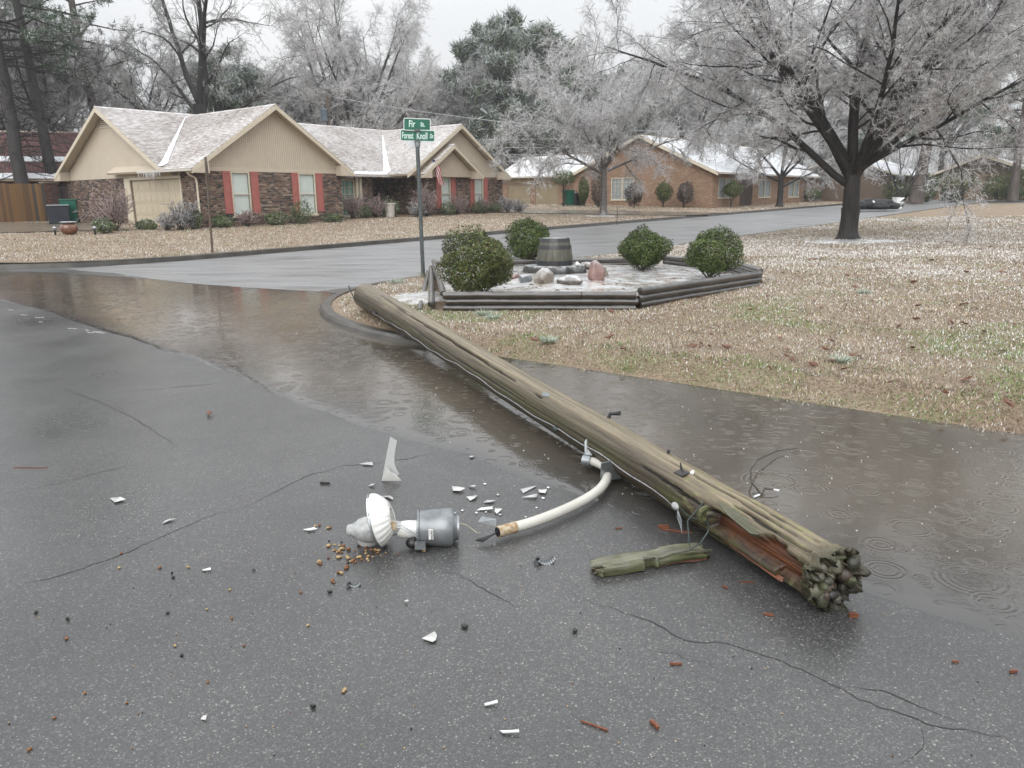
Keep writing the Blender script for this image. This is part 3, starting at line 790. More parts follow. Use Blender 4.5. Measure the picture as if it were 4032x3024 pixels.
def icicles(parent, p, q, n, lmin, lmax, seed=0, mat='icicle', name='icicle_row'):
    rr = random.Random(seed); mb = MB(); p, q = Vector(p), Vector(q)
    for k in range(n):
        c = p.lerp(q, rr.random()); L_ = rr.uniform(lmin, lmax); r_ = .006 + L_ * .05
        i = len(mb.v)
        mb.v += [tuple(c + Vector((r_ * math.cos(a), r_ * math.sin(a), 0))) for a in (0, 2.1, 4.2)] + [tuple(c - Vector((0, 0, L_)))]
        mb.f += [(i, i + 1, i + 3), (i + 1, i + 2, i + 3), (i + 2, i, i + 3)]
    o = mb.build(name, mat, parent); o['kind'] = 'stuff'; return o

def brick_ranch():
    H1 = tag(empty('brick_house', (-13.37, 34.05, 0), HRZ), 'brown brick ranch house with red shutters, tan gables and frosted brown roof', 'house')
    zb, ze = .42, 2.93
    F = wall_frame('v', 0, -1); Lw = wall_frame('u', 0, -1); Rw = wall_frame('v', .8, -1); Mw = wall_frame('v', 2.5, -1)
    # front wing wall
    hol = [(1.6, 2.55, .95, 2.9), (5.2, 6.2, .95, 2.9)]
    wl_ = wall_with_holes('wall', F, None, 0, 7.85, zb, ze, hol, 'mortar', H1)
    brick_courses(wl_, F, .0, 7.85, zb + .02, ze - .03, [(h[0] - .0, h[1], h[2] - .06, h[3]) for h in hol], each=300, near=(3.8, 1.8), seed=1)
    for (a, b, c, d) in hol: sash_window(H1, F, a, b, c, d, muntins=None)
    for a, b in ((1.20, 1.58), (2.60, 2.98), (4.82, 5.18), (6.23, 6.62)): shutter(H1, F, a, b, 1.08, 2.91)
    MB().prism([F(-.01, ze - .03, .03), F(7.86, ze - .03, .03), F(7.86, ze + .13, .03), F(-.01, ze + .13, .03)], Vector(F(0, 0, -.02)) - Vector(F(0, 0, .03))).build('band_board', 'tan_paint', H1)
    gable_boards(H1, F, 3.93, 4.15, ze + .10, 5.70, .105)
    # left wall: garage, brick, gable panel
    gd = (1.40, 5.87, zb - .1, 2.62)
    wl2 = wall_with_holes('wall', Lw, None, 0, 12.75, zb, ze - .03, [gd], 'mortar', H1)
    brick_courses(wl2, Lw, 0, 1.30, zb + .02, ze - .05, [], each=0, seed=3)
    brick_courses(wl2, Lw, 6.42, 12.75, zb + .02, 2.78, [], each=0, seed=4)
    fr = MB()
    for a, b, c, d in ((1.30, 1.40, zb, 2.85), (5.87, 6.42, zb, 2.72), (1.40, 5.87, 2.62, 2.74)):
        fr.prism([Lw(a, c, .04), Lw(b, c, .04), Lw(b, d, .04), Lw(a, d, .04)], Vector(Lw(0, 0, -.10)) - Vector(Lw(0, 0, .04)))
    fr.build('garage_frame', 'cream_trim', H1)
    door = MB().prism([Lw(1.40, zb + .02, -.10), Lw(5.87, zb + .02, -.10), Lw(5.87, 2.62, -.10), Lw(1.40, 2.62, -.10)], Vector(Lw(0, 0, -.15)) - Vector(Lw(0, 0, -.10))).build('garage_door', 'garage_paint', H1)
    for r_ in range(4):
        z0 = zb + .05 + r_ * .54
        MB().prism([Lw(1.42, z0, -.085), Lw(5.85, z0, -.085), Lw(5.85, z0 + .525, -.085), Lw(1.42, z0 + .525, -.085)], Vector(Lw(0, 0, -.099)) - Vector(Lw(0, 0, -.085))).build('door_section', 'garage_paint', door)
        for c in range(8):
            a = 1.50 + c * .545
            MB().prism([Lw(a, z0 + .09, -.07), Lw(a + .46, z0 + .09, -.07), Lw(a + .46, z0 + .43, -.07), Lw(a, z0 + .43, -.07)], Vector(Lw(0, 0, -.084)) - Vector(Lw(0, 0, -.07))).build('raised_panel', 'garage_paint', door)
    # big plain gable panel
    MB().prism([Lw(1.9, 2.74, .02), Lw(12.95, 2.74, .02), Lw(7.42, 5.82, .02)], Vector(Lw(0, 0, -.1)) - Vector(Lw(0, 0, .02))).build('gable_panel', 'tan_panel', H1)
    MB().prism([Lw(6.30, 5.16, .05), Lw(8.54, 5.16, .05), Lw(8.54, 5.08, .05), Lw(6.30, 5.08, .05)], Vector(Lw(0, 0, .02)) - Vector(Lw(0, 0, .05))).build('vent_sill', 'tan_paint', H1)
    vent = MB().prism([Lw(6.35, 5.16, .026), Lw(8.49, 5.16, .026), Lw(7.42, 5.76, .026)], Vector(Lw(0, 0, .021)) - Vector(Lw(0, 0, .026))).build('gable_vent', 'dark_inside', H1)
    for k in range(6):
        z = 5.19 + k * .09; hw = (5.76 - z) / .6 * 1.07 - .05
        if hw > .06: MB().prism([Lw(7.42 - hw, z, .06), Lw(7.42 + hw, z, .06), Lw(7.42 + hw - .05, z + .05, .03), Lw(7.42 - hw + .05, z + .05, .03)], (0, 0, -.015)).build('louvre', 'tan_paint', vent)
    # right wing
    hol3 = [(15.98, 16.80, 1.0, 2.87), (19.0, 19.85, 1.0, 2.87)]
    wl3 = wall_with_holes('wall', Rw, None, 14.7, 21.8, zb, ze, hol3, 'mortar', H1)
    brick_courses(wl3, Rw, 14.7, 21.8, zb + .02, ze - .03, [(h[0], h[1], h[2] - .06, h[3]) for h in hol3], seed=6)
    for (a, b, c, d) in hol3: sash_window(H1, Rw, a, b, c, d)
    for a, b in ((15.55, 15.95), (16.84, 17.24), (18.58, 18.97), (19.89, 20.28)): shutter(H1, Rw, a, b, 1.08, 2.89)
    gable_boards(H1, Rw, 17.48, 4.35, ze, 5.72, .12)
    gable_boards(H1, Rw, 16.45, 2.35, ze, 4.50, .12, d0=.30)
    MB().prism([Rw(14.1, ze, .30), Rw(18.8, ze, .30), Rw(18.8, ze, 0), Rw(14.1, ze, 0)], (0, 0, -.04)).build('soffit', 'tan_paint', H1)
    # recessed main wall with green-curtained side window, post and porch
    hol4 = [(9.75, 10.78, .75, 2.72)]
    wl4 = wall_with_holes('wall', Mw, None, 7.85, 12.1, zb, ze, hol4, 'mortar', H1)
    brick_courses(wl4, Mw, 11.25, 12.1, zb + .02, ze - .03, [], seed=8)
    sash_window(H1, Mw, 9.75, 10.78, .75, 2.72, blind='green_curtain', slats=True, muntins=(3, 5), mull=False)
    MB().box((10.82, 2.36, zb), (10.98, 2.49, ze)).build('trim_post', 'cream_trim', H1)
    MB().box((11.06, 2.34, zb), (11.22, 2.49, ze)).build('trim_post', 'cream_trim', H1)
    Pw = wall_frame('v', 4.3, -1)
    wl5 = wall_with_holes('wall', Pw, None, 12.1, 14.7, zb, ze, [(12.5, 13.45, zb, 2.55)], 'mortar_dark', H1)  # recess walls take darker mortar, the porch's shade put into the colour
    brick_courses(wl5, Pw, 12.1, 14.7, zb + .02, ze - .05, [(12.5, 13.45, zb, 2.55)], seed=9)
    dr = MB().prism([Pw(12.5, zb + .05, -.05), Pw(13.45, zb + .05, -.05), Pw(13.45, 2.55, -.05), Pw(12.5, 2.55, -.05)], Vector(Pw(0, 0, -.1)) - Vector(Pw(0, 0, -.05))).build('door', 'dark_door', H1)
    MB().sphere((13.35, 4.32, 1.5), .035).build('handle', 'galv', dr)
    Sw = wall_frame('u', 14.7, -1)
    wl6 = wall_with_holes('wall', Sw, None, .95, 4.3, zb, ze - .02, [], 'mortar_dark', H1); brick_courses(wl6, Sw, .95, 4.3, zb + .02, ze - .05, [], seed=10)
    MB().box((12.1, 2.65, zb), (12.25, 4.3, ze)).build('wall', 'mortar_dark', H1)
    MB().box((8.0, 1.2, zb - .3), (14.6, 4.28, zb + .06)).build('porch_slab', 'concrete_wet', H1)
    MB().box((11.0, 2.05, ze - .04), (14.6, 4.3, ze + .02)).build('porch_ceiling', 'tan_paint', H1)
    # remaining sides
    MB().box((7.70, .15, zb), (7.84, 2.65, ze)).build('wall', 'mortar', H1)
    MB().box((.0, 12.6, zb), (22, 12.75, ze)).build('wall', 'mortar', H1)
    MB().box((21.65, .95, zb), (21.8, 12.6, ze)).build('wall', 'mortar', H1)
    # roofs
    def main(u, v): return 6.0 - .555 * abs(v - 7.42) if -.5 <= u <= 22.4 else -9
    def wing(u, v): return 5.86 - .66 * abs(u - 3.93) if -.45 <= v <= 7.2 and abs(u - 3.93) < 4.4 else -9
    def rg(u, v): return 5.93 - .635 * abs(u - 17.48) if .35 <= v <= 7.4 and abs(u - 17.48) < 4.64 else -9
    def sg(u, v): return 4.72 - .66 * abs(u - 16.45) if .05 <= v <= 4 and abs(u - 16.45) < 2.6 else -9
    def vis(fn): 
        def f(c): return max(g(c.x, c.y) for g in (main, wing, rg, sg) if g is not fn) < c.z + .02
        return f
    me_, mr = 2.96, 6.0
    hn = (0.5, 4.0, 4.2)
    main_p = roof_slope(H1, 'roof', (-.5, 1.95, me_), (22.4, 1.95, me_), (22.4, 7.42, mr), (-.5, 7.42, mr), vis(main), seed=11, near=(5, 5, 4.6))
    roof_slope(H1, 'roof', (22.4, 12.9, me_), (-.5, 12.9, me_), (-.5, 7.42, mr), (22.4, 7.42, mr), vis(main), seed=12)
    roof_slope(H1, 'roof', (-.45, 7.2, 2.97), (-.45, -.45, 2.97), (3.93, -.45, 5.86), (3.93, 7.2, 5.86), vis(wing), each=300, seed=13, near=(1.2, 1.2, 4.2))
    roof_slope(H1, 'roof', (8.31, -.45, 2.97), (8.31, 7.2, 2.97), (3.93, 7.2, 5.86), (3.93, -.45, 5.86), vis(wing), seed=14)
    roof_slope(H1, 'roof', (12.85, 7.4, 2.99), (12.85, .35, 2.99), (17.48, .35, 5.93), (17.48, 7.4, 5.93), vis(rg), seed=15)
    roof_slope(H1, 'roof', (22.11, .35, 2.99), (22.11, 7.4, 2.99), (17.48, 7.4, 5.93), (17.48, .35, 5.93), vis(rg), seed=16)
    roof_slope(H1, 'roof', (13.85, 4.0, 3.0), (13.85, .05, 3.0), (16.45, .05, 4.72), (16.45, 4.0, 4.72), vis(sg), seed=17)
    roof_slope(H1, 'roof', (19.05, .05, 3.0), (19.05, 4.0, 3.0), (16.45, 4.0, 4.72), (16.45, .05, 4.72), vis(sg), seed=18)
    for a, b in (((-.52, 7.42, 6.02), (22.4, 7.42, 6.02)), ((3.93, -.47, 5.88), (3.93, 7.2, 5.88)), ((17.48, .33, 5.95), (17.48, 7.4, 5.95)), ((16.45, .03, 4.74), (16.45, 2.6, 4.74))):
        a, b = Vector(a), Vector(b); d = (b - a).normalized(); n = Vector((-d.y, d.x, 0)) * .13
        MB().prism([a - n - Vector((0, 0, .075)), a + Vector((0, 0, .012)), a + n - Vector((0, 0, .075)), a - Vector((0, 0, .03))], b - a).build('ridge_cap', 'shingle', H1)
    # trim
    rake(H1, F, 3.93, 5.84, [(-.45, 2.94), (8.31, 2.94)], .47)
    rake(H1, Rw, 17.48, 5.90, [(12.85, 2.96), (22.11, 2.96)], .47)
    rake(H1, Rw, 16.45, 4.69, [(13.85, 2.97), (19.05, 2.97)], .77)
    rake(H1, Lw, 7.42, 5.97, [(2.1, 3.02), (12.9, 2.94)], .52, mat='cream_trim')
    # boxed eave returns at the gable feet, as in the photo
    for W_, s0, s1, d in ((F, -.45, .35, .46), (F, 7.5, 8.31, .46), (Rw, 21.2, 22.11, .46), (Rw, 13.85, 14.5, .76), (Rw, 18.4, 19.05, .76)):
        dirn = 1 if s0 < (3.93 if W_ is F else (17.48 if d < .6 else 16.45)) else -1
        if dirn > 0: tri = [(s0, 2.80), (s1, 2.80), (s1, 3.30), (s0, 2.92)]
        else: tri = [(s0, 2.80), (s1, 2.80), (s1, 2.92), (s0, 3.30)]
        MB().prism([W_(a, b, d) for a, b in tri], Vector(W_(0, 0, .02)) - Vector(W_(0, 0, d))).build('eave_return', 'tan_paint', H1)
    MB().prism([Lw(12.2, 2.72, .5), Lw(12.95, 2.72, .5), Lw(12.95, 2.90, .5), Lw(12.2, 3.2, .5)], Vector(Lw(0, 0, .03)) - Vector(Lw(0, 0, .5))).build('eave_return', 'tan_paint', H1)
    g1 = gutter(H1, (-.52, 4.0, 2.96), (-.52, -.42, 2.96))
    g2 = gutter(H1, (8.35, 1.86, 2.95), (13.8, 1.86, 2.95))
    MB().tube([(-.5, -.1, 2.86), (-.42, -.08, 2.74), (-.12, -.06, 2.60), (-.07, -.06, 2.45), (-.07, -.06, .9), (-.09, -.10, .72)], .042, 8).build('downspout', 'cream_trim', H1, True)
    icicles(g1, (-.56, 3.9, 2.86), (-.56, 2.0, 2.86), 26, .08, .34, 3); icicles(g2, (8.4, 1.82, 2.86), (13.8, 1.82, 2.86), 60, .03, .12, 4)
    icicles(H1, F(7.9, 2.8, .42), F(8.3, 2.8, .42), 14, .05, .14, 5)
    icicles(H1, Rw(21.3, 2.8, .44), Rw(22.1, 2.8, .44), 16, .06, .22, 6)
    # frozen valleys and eave ice
    def valley(p, q, w0, w1, nrm1, nrm2, name='valley_ice'):
        p, q = Vector(p), Vector(q); mb = MB(); n = 14; rr = random.Random(5)
        for k in range(n):
            a = p.lerp(q, k / n); b = p.lerp(q, (k + 1) / n); wa = w0 + (w1 - w0) * k / n; wb = w0 + (w1 - w0) * (k + 1) / n; wa *= .7 + .6 * vnoise(k * .9, 2, 3); wb *= .7 + .6 * vnoise((k + 1) * .9, 2, 3)
            mb.quad(a - Vector(nrm1) * wa + Vector((0, 0, .045)), a + Vector((0, 0, .07)), b + Vector((0, 0, .07)), b - Vector(nrm1) * wb + Vector((0, 0, .045)))
            mb.quad(a + Vector((0, 0, .07)), a + Vector(nrm2) * wa + Vector((0, 0, .045)), b + Vector(nrm2) * wb + Vector((0, 0, .045)), b + Vector((0, 0, .07)))
        return mb.build(name, 'snow', H1, True)
    sm, sw = Vector((1, 0, 0)), Vector((1, 0, .66))
    # main/wing valley: z = 2.96+.555*(v-1.95) = 5.86-.66*(3.93-u)
    def vu(v): return 3.93 - (5.86 - (6 - .555 * (7.42 - v))) / .66
    valley((vu(7.0), 7.0, 6 - .555 * .42), (vu(2.2), 2.2, 6 - .555 * 5.22), .03, .22, (1, 0, 0), (.83, 0, .55))
    def vr(v): return 17.48 - (5.93 - (6 - .555 * (7.42 - v))) / .635
    valley((vr(6.6), 6.6, 6 - .555 * .82), (vr(2.0), 2.0, 6 - .555 * 5.42), .05, .30, (1, 0, 0), (.84, 0, .53))
    n = Vector((0, -.485, .874)); mb = MB()
    rr = random.Random(8); a = Vector((8.5, 2.0, 3.02)); 
    for k in range(40):
        u0 = 8.4 + k * .132; h = .22 + .12 * rr.random()
        mb.quad((u0, 1.95, 3.0), (u0 + .132, 1.95, 3.0), (u0 + .132, 1.95 + h, 3.005 + h * .555), (u0, 1.95 + h, 3.005 + h * .555))
    o = mb.build('eave_ice', 'snow', H1); o['kind'] = 'stuff'
    # vent pipe on the ridge
    MB().tube([(2.6, 8.6, 5.2), (2.6, 8.6, 6.12)], .05, 8).build('vent_pipe', 'galv', H1, True)
    return H1
H1 = brick_ranch()
H1M = Matrix.Translation((-13.37, 34.05, 0)) @ Matrix.Rotation(HRZ, 4, 'Z')
def h1w(u, v, z=0): return H1M @ Vector((u, v, z))

def orange_ranch():
    H2 = tag(empty('brick_house', (15.3, 60, 0), HRZ), 'orange brick ranch house with white icy roof behind the two bare front trees', 'house')
    zb, ze = .70, 3.45
    Gw = wall_frame('u', 0, -1); Fw = wall_frame('v', 0, -1); Kw = wall_frame('u', 1.0, -1)
    hol = [(6.75, 8.85, 1.42, 3.18)]
    w_ = wall_with_holes('wall', Gw, None, 0, 12.6, zb, ze, hol, 'mortar_orange', H2)
    brick_courses(w_, Gw, 0, 12.6, zb + .02, 3.42, [(hol[0][0], hol[0][1], hol[0][2] - .06, hol[0][3])], pal=ORANGEPAL, seed=21)
    g_ = MB().prism([Gw(-.1, ze, 0), Gw(12.7, ze, 0), Gw(6.2, 6.35, 0)], Vector(Gw(0, 0, -.15)) - Vector(Gw(0, 0, 0))).build('gable_wall', 'mortar_orange', H2)
    brick_courses(g_, Gw, 0, 12.6, ze, 6.2, [], pal=ORANGEPAL, seed=22, top=lambda s: 6.30 - abs(s - 6.2) * .475)
    sash_window(H2, Gw, 6.75, 7.78, 1.42, 3.18, blind='curtain', slats=False, muntins=(3, 5), mull=False, frame='cream_trim')
    sash_window(H2, Gw, 7.82, 8.85, 1.42, 3.18, blind='curtain', slats=False, muntins=(3, 5), mull=False, frame='cream_trim')
    hol2 = [(1.1, 3.8, 1.5, 3.0), (5.4, 8.1, zb, 3.06), (9.4, 12.2, 1.5, 3.0), (16.8, 19.7, 1.5, 3.0)]
    w2 = wall_with_holes('wall', Fw, None, 0, 26, zb, ze, hol2, 'mortar_orange', H2)
    brick_courses(w2, Fw, 0, 26, zb + .02, 3.42, hol2, pal=ORANGEPAL, seed=23)
    for h in (hol2[0], hol2[2], hol2[3]):
        mid = (h[0] + h[1]) / 2
        sash_window(H2, Fw, h[0], mid, h[2], h[3], blind='curtain', slats=False, mull=False); sash_window(H2, Fw, mid, h[1], h[2], h[3], blind='curtain', slats=False, mull=False)
    d = MB().prism([Fw(5.4, zb + .1, -.06), Fw(8.1, zb + .1, -.06), Fw(8.1, 3.06, -.06), Fw(5.4, 3.06, -.06)], Vector(Fw(0, 0, -.11)) - Vector(Fw(0, 0, -.06))).build('door', 'dark_door', H2)
    for k in range(2):
        for r_ in range(3): MB().prism([Fw(5.55 + k * 1.3, zb + .3 + r_ * .75, -.045), Fw(6.65 + k * 1.3, zb + .3 + r_ * .75, -.045), Fw(6.65 + k * 1.3, zb + .9 + r_ * .75, -.045), Fw(5.55 + k * 1.3, zb + .9 + r_ * .75, -.045)], Vector(Fw(0, 0, -.058)) - Vector(Fw(0, 0, -.045))).build('panel', 'dark_door', d)
    MB().box((5.0, -1.0, zb - .2), (8.6, -.02, zb + .12)).build('step', 'maroon_wall', H2)
    # garage block
    gh = [(14.9, 17.4, zb - .1, 2.82), (17.95, 20.55, zb - .1, 2.85)]
    w3 = wall_with_holes('wall', Kw, None, 12.6, 21.2, zb, 3.5, gh, 'mortar_orange', H2)
    brick_courses(w3, Kw, 12.6, 21.2, zb + .02, 2.95, gh, pal=ORANGEPAL, seed=24)
    MB().prism([Kw(14.4, 2.95, .03), Kw(21.2, 2.95, .03), Kw(21.2, 3.48, .03), Kw(14.4, 3.48, .03)], Vector(Kw(0, 0, -.02)) - Vector(Kw(0, 0, .03))).build('fascia_panel', 'olive_paint', H2)
    for (a, b, c, e) in gh:
        dd = MB().prism([Kw(a, zb, -.09), Kw(b, zb, -.09), Kw(b, e, -.09), Kw(a, e, -.09)], Vector(Kw(0, 0, -.13)) - Vector(Kw(0, 0, -.09))).build('garage_door', 'olive_paint', H2)
        for r_ in range(4):
            for k in range(4):
                s0 = a + .06 + k * (b - a - .08) / 4; z0 = zb + .06 + r_ * .51
                MB().prism([Kw(s0, z0, -.075), Kw(s0 + .54, z0, -.075), Kw(s0 + .54, z0 + .45, -.075), Kw(s0, z0 + .45, -.075)], Vector(Kw(0, 0, -.089)) - Vector(Kw(0, 0, -.075))).build('raised_panel', 'olive_paint', dd)
    MB().box((1.0, 21.05, zb), (9, 21.2, 3.5)).build('wall', 'mortar_orange', H2)
    MB().box((25.85, 0.1, zb), (26, 12.5, ze)).build('wall', 'mortar_orange', H2); MB().box((.15, 12.45, zb), (26, 12.6, ze)).build('wall', 'mortar_orange', H2)
    MB().box((8.85, 12.6, zb), (9, 21.05, 3.5)).build('wall', 'mortar_orange', H2)
    # roofs, iced white
    for nm, q in (('roof', [(-.45, -.6, 3.38), (26.6, -.6, 3.38), (26.6, 6.2, 6.45), (-.45, 6.2, 6.45)]), ('roof', [(26.6, 13.0, 3.38), (-.45, 13.0, 3.38), (-.45, 6.2, 6.45), (26.6, 6.2, 6.45)]),
                  ('roof', [(.45, 21.7, 3.52), (.45, 11.5, 3.52), (5.0, 11.5, 5.5), (5.0, 21.7, 5.5)]), ('roof', [(9.6, 11.5, 3.52), (9.6, 21.7, 3.52), (5.0, 21.7, 5.5), (5.0, 11.5, 5.5)])):
        p = roof_slope(H2, nm, *q, mat='snow_roof', exposure=.4, tab=1.0, seed=30, slab=.14)
    rake(H2, Gw, 6.2, 6.42, [(-.6, 3.34), (13.0, 3.34)], .47, th=.2, mat='cream_trim')
    gutter(H2, (.4, 21.6, 3.5), (.4, 12.2, 3.5)); gutter(H2, (-.3, -.68, 3.36), (26.4, -.68, 3.36))
    v = MB().tube([(9.0, 2.6, 5.0), (9.0, 2.6, 5.9)], .22, 10); v.build('roof_vent', 'iron_black', H2, True)
    return H2
orange_ranch()

def other_houses():
    # brown house beyond, mostly hidden by trunks
    H3 = tag(empty('brown_house', (36.5, 76.5, 0), HRZ), 'dark brown house with snowy low roof right of the big tree trunk', 'house')
    Fw = wall_frame('v', 0, -1); Gw = wall_frame('u', 0, -1)
    MB().box((0, 0, .8), (17, 9, 3.6)).build('wall', 'brown_wall', H3)
    for s in (6.2, 8.2): 
        MB().prism([Fw(s, .9, .02), Fw(s + .35, .9, .02), Fw(s - .2, 3.5, .02), Fw(s - .5, 3.5, .02)], (0, -.05, 0)).build('slanted_trim', 'cream_trim', H3)
    for s in (2.0, 11.5, 14.0): sash_window(H3, Fw, s, s + 1.3, 1.7, 3.0, blind='curtain', slats=False, mull=False)
    roof_slope(H3, 'roof', (-.7, -.7, 3.5), (17.6, -.7, 3.5), (17.6, 4.5, 5.5), (-.7, 4.5, 5.5), mat='snow_roof', exposure=.4, tab=1.0)
    roof_slope(H3, 'roof', (17.6, 9.7, 3.5), (-.7, 9.7, 3.5), (-.7, 4.5, 5.5), (17.6, 4.5, 5.5), mat='snow_roof', exposure=.4, tab=1.0)
    MB().prism([Gw(.1, 3.6, 0), Gw(8.9, 3.6, 0), Gw(4.5, 5.35, 0)], (.1, 0, 0)).build('gable_wall', 'brown_wall', H3)
    H4 = tag(empty('stone_house', (55, 84, 0), HRZ), 'tan stone fronted house with white roof at the far right', 'house')
    w_ = MB().box((0, 0, 1.0), (22, 9, 3.8)).build('wall', 'stone_wall', H4)
    for s, t in ((3.0, 4.2), (5.6, 6.8), (12.5, 14.0)): sash_window(H4, Fw, s, t, 1.5, 3.4, blind='curtain', slats=False, mull=False, frame='cream_trim')
    for s in (1.6, 8.0, 10.5, 18): MB().box((s, -.16, 1.0), (s + .16, -.02, 3.7)).build('post', 'cream_trim', H4)
    roof_slope(H4, 'roof', (-.7, -.9, 3.7), (22.6, -.9, 3.7), (22.6, 4.5, 5.8), (-.7, 4.5, 5.8), mat='snow_roof', exposure=.4, tab=1.0)
    roof_slope(H4, 'roof', (22.6, 9.7, 3.7), (-.7, 9.7, 3.7), (-.7, 4.5, 5.8), (22.6, 4.5, 5.8), mat='snow_roof', exposure=.4, tab=1.0)
    MB().prism([Gw(.1, 3.8, .05), Gw(8.9, 3.8, .05), Gw(4.5, 5.6, .05)], (.1, 0, 0)).build('gable_wall', 'brown_wall', H4)
    rake(H4, Gw, 4.5, 5.76, [(-.8, 3.66), (9.7, 3.66)], .72, th=.22)
    # red-roofed neighbour behind the fence
    H5 = tag(empty('red_roof_house', (-42, 44, 0), R(20)), 'dark red house with snow-streaked red roof behind the wooden fence', 'house')
    MB().box((0, 0, .5), (20, 9, 3.1)).build('wall', 'maroon_wall', H5)
    roof_slope(H5, 'roof', (-.6, -.8, 3.0), (20.6, -.8, 3.0), (20.6, 4.5, 6.2), (-.6, 4.5, 6.2), mat='red_roof', exposure=.3, tab=.5)
    roof_slope(H5, 'roof', (20.6, 9.8, 3.0), (-.6, 9.8, 3.0), (-.6, 4.5, 6.2), (20.6, 4.5, 6.2), mat='red_roof', exposure=.3, tab=.5)
    for z, d in ((3.04, -.8), (4.1, .95)):
        MB().prism([(-.5, d, z), (20.5, d, z), (20.5, d + .5, z + .31), (-.5, d + .5, z + .31)], (0, -.03, .05)).build('snow_streak', 'snow', H5)
    for a, b in ((5, 6.6), (12, 13.6)): sash_window(H5, wall_frame('v', 0, -1), a, b, 1.2, 2.6, blind='curtain', slats=False)
    # small pale-roofed house seen between the two brick houses
    H6 = tag(empty('small_house', (-6, 92, 0), HRZ), 'small pale house with snowy gable roof between the two brick houses', 'house')
    MB().box((0, 0, .8), (8, 14, 4.4)).build('wall', 'tan_panel', H6)
    MB().prism([(-.02, 0, 4.4), (-.02, 14, 4.4), (-.02, 7, 7.2)], (.1, 0, 0)).build('gable_wall', 'tan_panel', H6)
    roof_slope(H6, 'roof', (-.6, -.6, 4.3), (8.6, -.6, 4.3), (8.6, 7, 7.4), (-.6, 7, 7.4), mat='snow_roof', exposure=.4, tab=1.0)
    roof_slope(H6, 'roof', (8.6, 14.6, 4.3), (-.6, 14.6, 4.3), (-.6, 7, 7.4), (8.6, 7, 7.4), mat='snow_roof', exposure=.4, tab=1.0)
    rake(H6, wall_frame('u', 0, -1), 7, 7.36, [(-.6, 4.26), (14.6, 4.26)], .6, th=.2)
other_houses()
# ------------------------------------------------------------------ trees
def nrmz(a): return a / np.maximum(np.linalg.norm(a, axis=-1, keepdims=True), 1e-9)
def grow(rg, P, D, L, r0, r1, K, wob, trop=0.0):
    N = len(P); pts = np.zeros((N, K + 1, 3)); pts[:, 0] = P; d = nrmz(np.asarray(D, float)).copy(); seg = np.asarray(L, float) / K
    for k in range(K):
        d = d + rg.normal(0, wob, (N, 3)); d[:, 2] += trop; d = nrmz(d)
        pts[:, k + 1] = pts[:, k] + d * seg[:, None]
    t = np.linspace(0, 1, K + 1)[None]
    rad = np.asarray(r0, float)[:, None] * (1 - t) + np.asarray(r1, float)[:, None] * t
    return pts, rad
def sprout(rg, pts, rad, n, t0, t1, ang, sd, lf, rf, lmin=0.0, taper=.55):
    N, K1, _ = pts.shape; K = K1 - 1
    t = t0 + (t1 - t0) * (np.arange(n)[None] + rg.random((N, n))) / n
    x = np.clip(t * K, 0, K - 1e-4); i = x.astype(int); fr = (x - i)[..., None]; ii = np.arange(N)[:, None]
    A, B = pts[ii, i], pts[ii, i + 1]; P = A * (1 - fr) + B * fr; D = nrmz(B - A)
    rp = rad[ii, i] * (1 - fr[..., 0]) + rad[ii, i + 1] * fr[..., 0]
    pr = nrmz(np.cross(D, rg.normal(0, 1, D.shape))); a = rg.normal(ang, sd, t.shape)[..., None]
    nd = D * np.cos(a) + pr * np.sin(a)
    pl = np.linalg.norm(np.diff(pts, axis=1), axis=2).sum(1)[:, None]
    L = np.maximum(lmin, pl * lf * (1 - taper * t) * rg.uniform(.6, 1.25, t.shape))
    return P.reshape(-1, 3), nd.reshape(-1, 3), L.ravel(), (rp * rf).ravel()
def tubes(pts, rad, S):
    N, K1, _ = pts.shape
    d = nrmz(np.gradient(pts, axis=1)) if K1 > 2 else np.repeat(nrmz(pts[:, 1:] - pts[:, :1]), 2, 1)
    ref = np.where(np.abs(d[:, :1, 2:3]) < .9, np.array([0, 0, 1.0]), np.array([1.0, 0, 0])); e1 = nrmz(np.cross(d, ref)); e2 = np.cross(d, e1)
    a = np.arange(S) * 2 * np.pi / S
    v = pts[:, :, None] + (e1[:, :, None] * np.cos(a)[None, None, :, None] + e2[:, :, None] * np.sin(a)[None, None, :, None]) * rad[:, :, None, None]
    idx = np.arange(N * K1 * S).reshape(N, K1, S); nx = np.roll(idx, -1, 2)
    f = np.stack([idx[:, :-1], nx[:, :-1], nx[:, 1:], idx[:, 1:]], -1).reshape(-1, 4)
    return v.reshape(-1, 3), f
def spikes(pts, r):
    """terminal twigs: slender three-sided cones from pts[:,0] to pts[:,-1]"""
    a, b = pts[:, 0], pts[:, -1]; n = len(a); d = nrmz(b - a); ref = np.where(np.abs(d[:, 2:3]) < .9, np.array([0, 0, 1.0]), np.array([1.0, 0, 0])); e1 = nrmz(np.cross(d, ref)); e2 = np.cross(d, e1)
    an = np.array([0, 2.0944, 4.1888]); ring = a[:, None] + (e1[:, None] * np.cos(an)[None, :, None] + e2[:, None] * np.sin(an)[None, :, None]) * np.asarray(r).reshape(-1, 1, 1)
    v = np.concatenate([ring, b[:, None]], 1).reshape(-1, 3); i = np.arange(n)[:, None] * 4
    # four-index faces so that cones can share a mesh with the tubes (two long faces and one closing kite)
    f = np.concatenate([i + np.array([[0, 1, 3, 3]]), i + np.array([[1, 2, 3, 3]]), i + np.array([[2, 0, 3, 3]])]); return v, f
def cat(vf):
    V, F, o = [], [], 0
    for v, f in vf: V.append(v); F.append(f + o); o += len(v)
    return np.concatenate(V), np.concatenate(F)
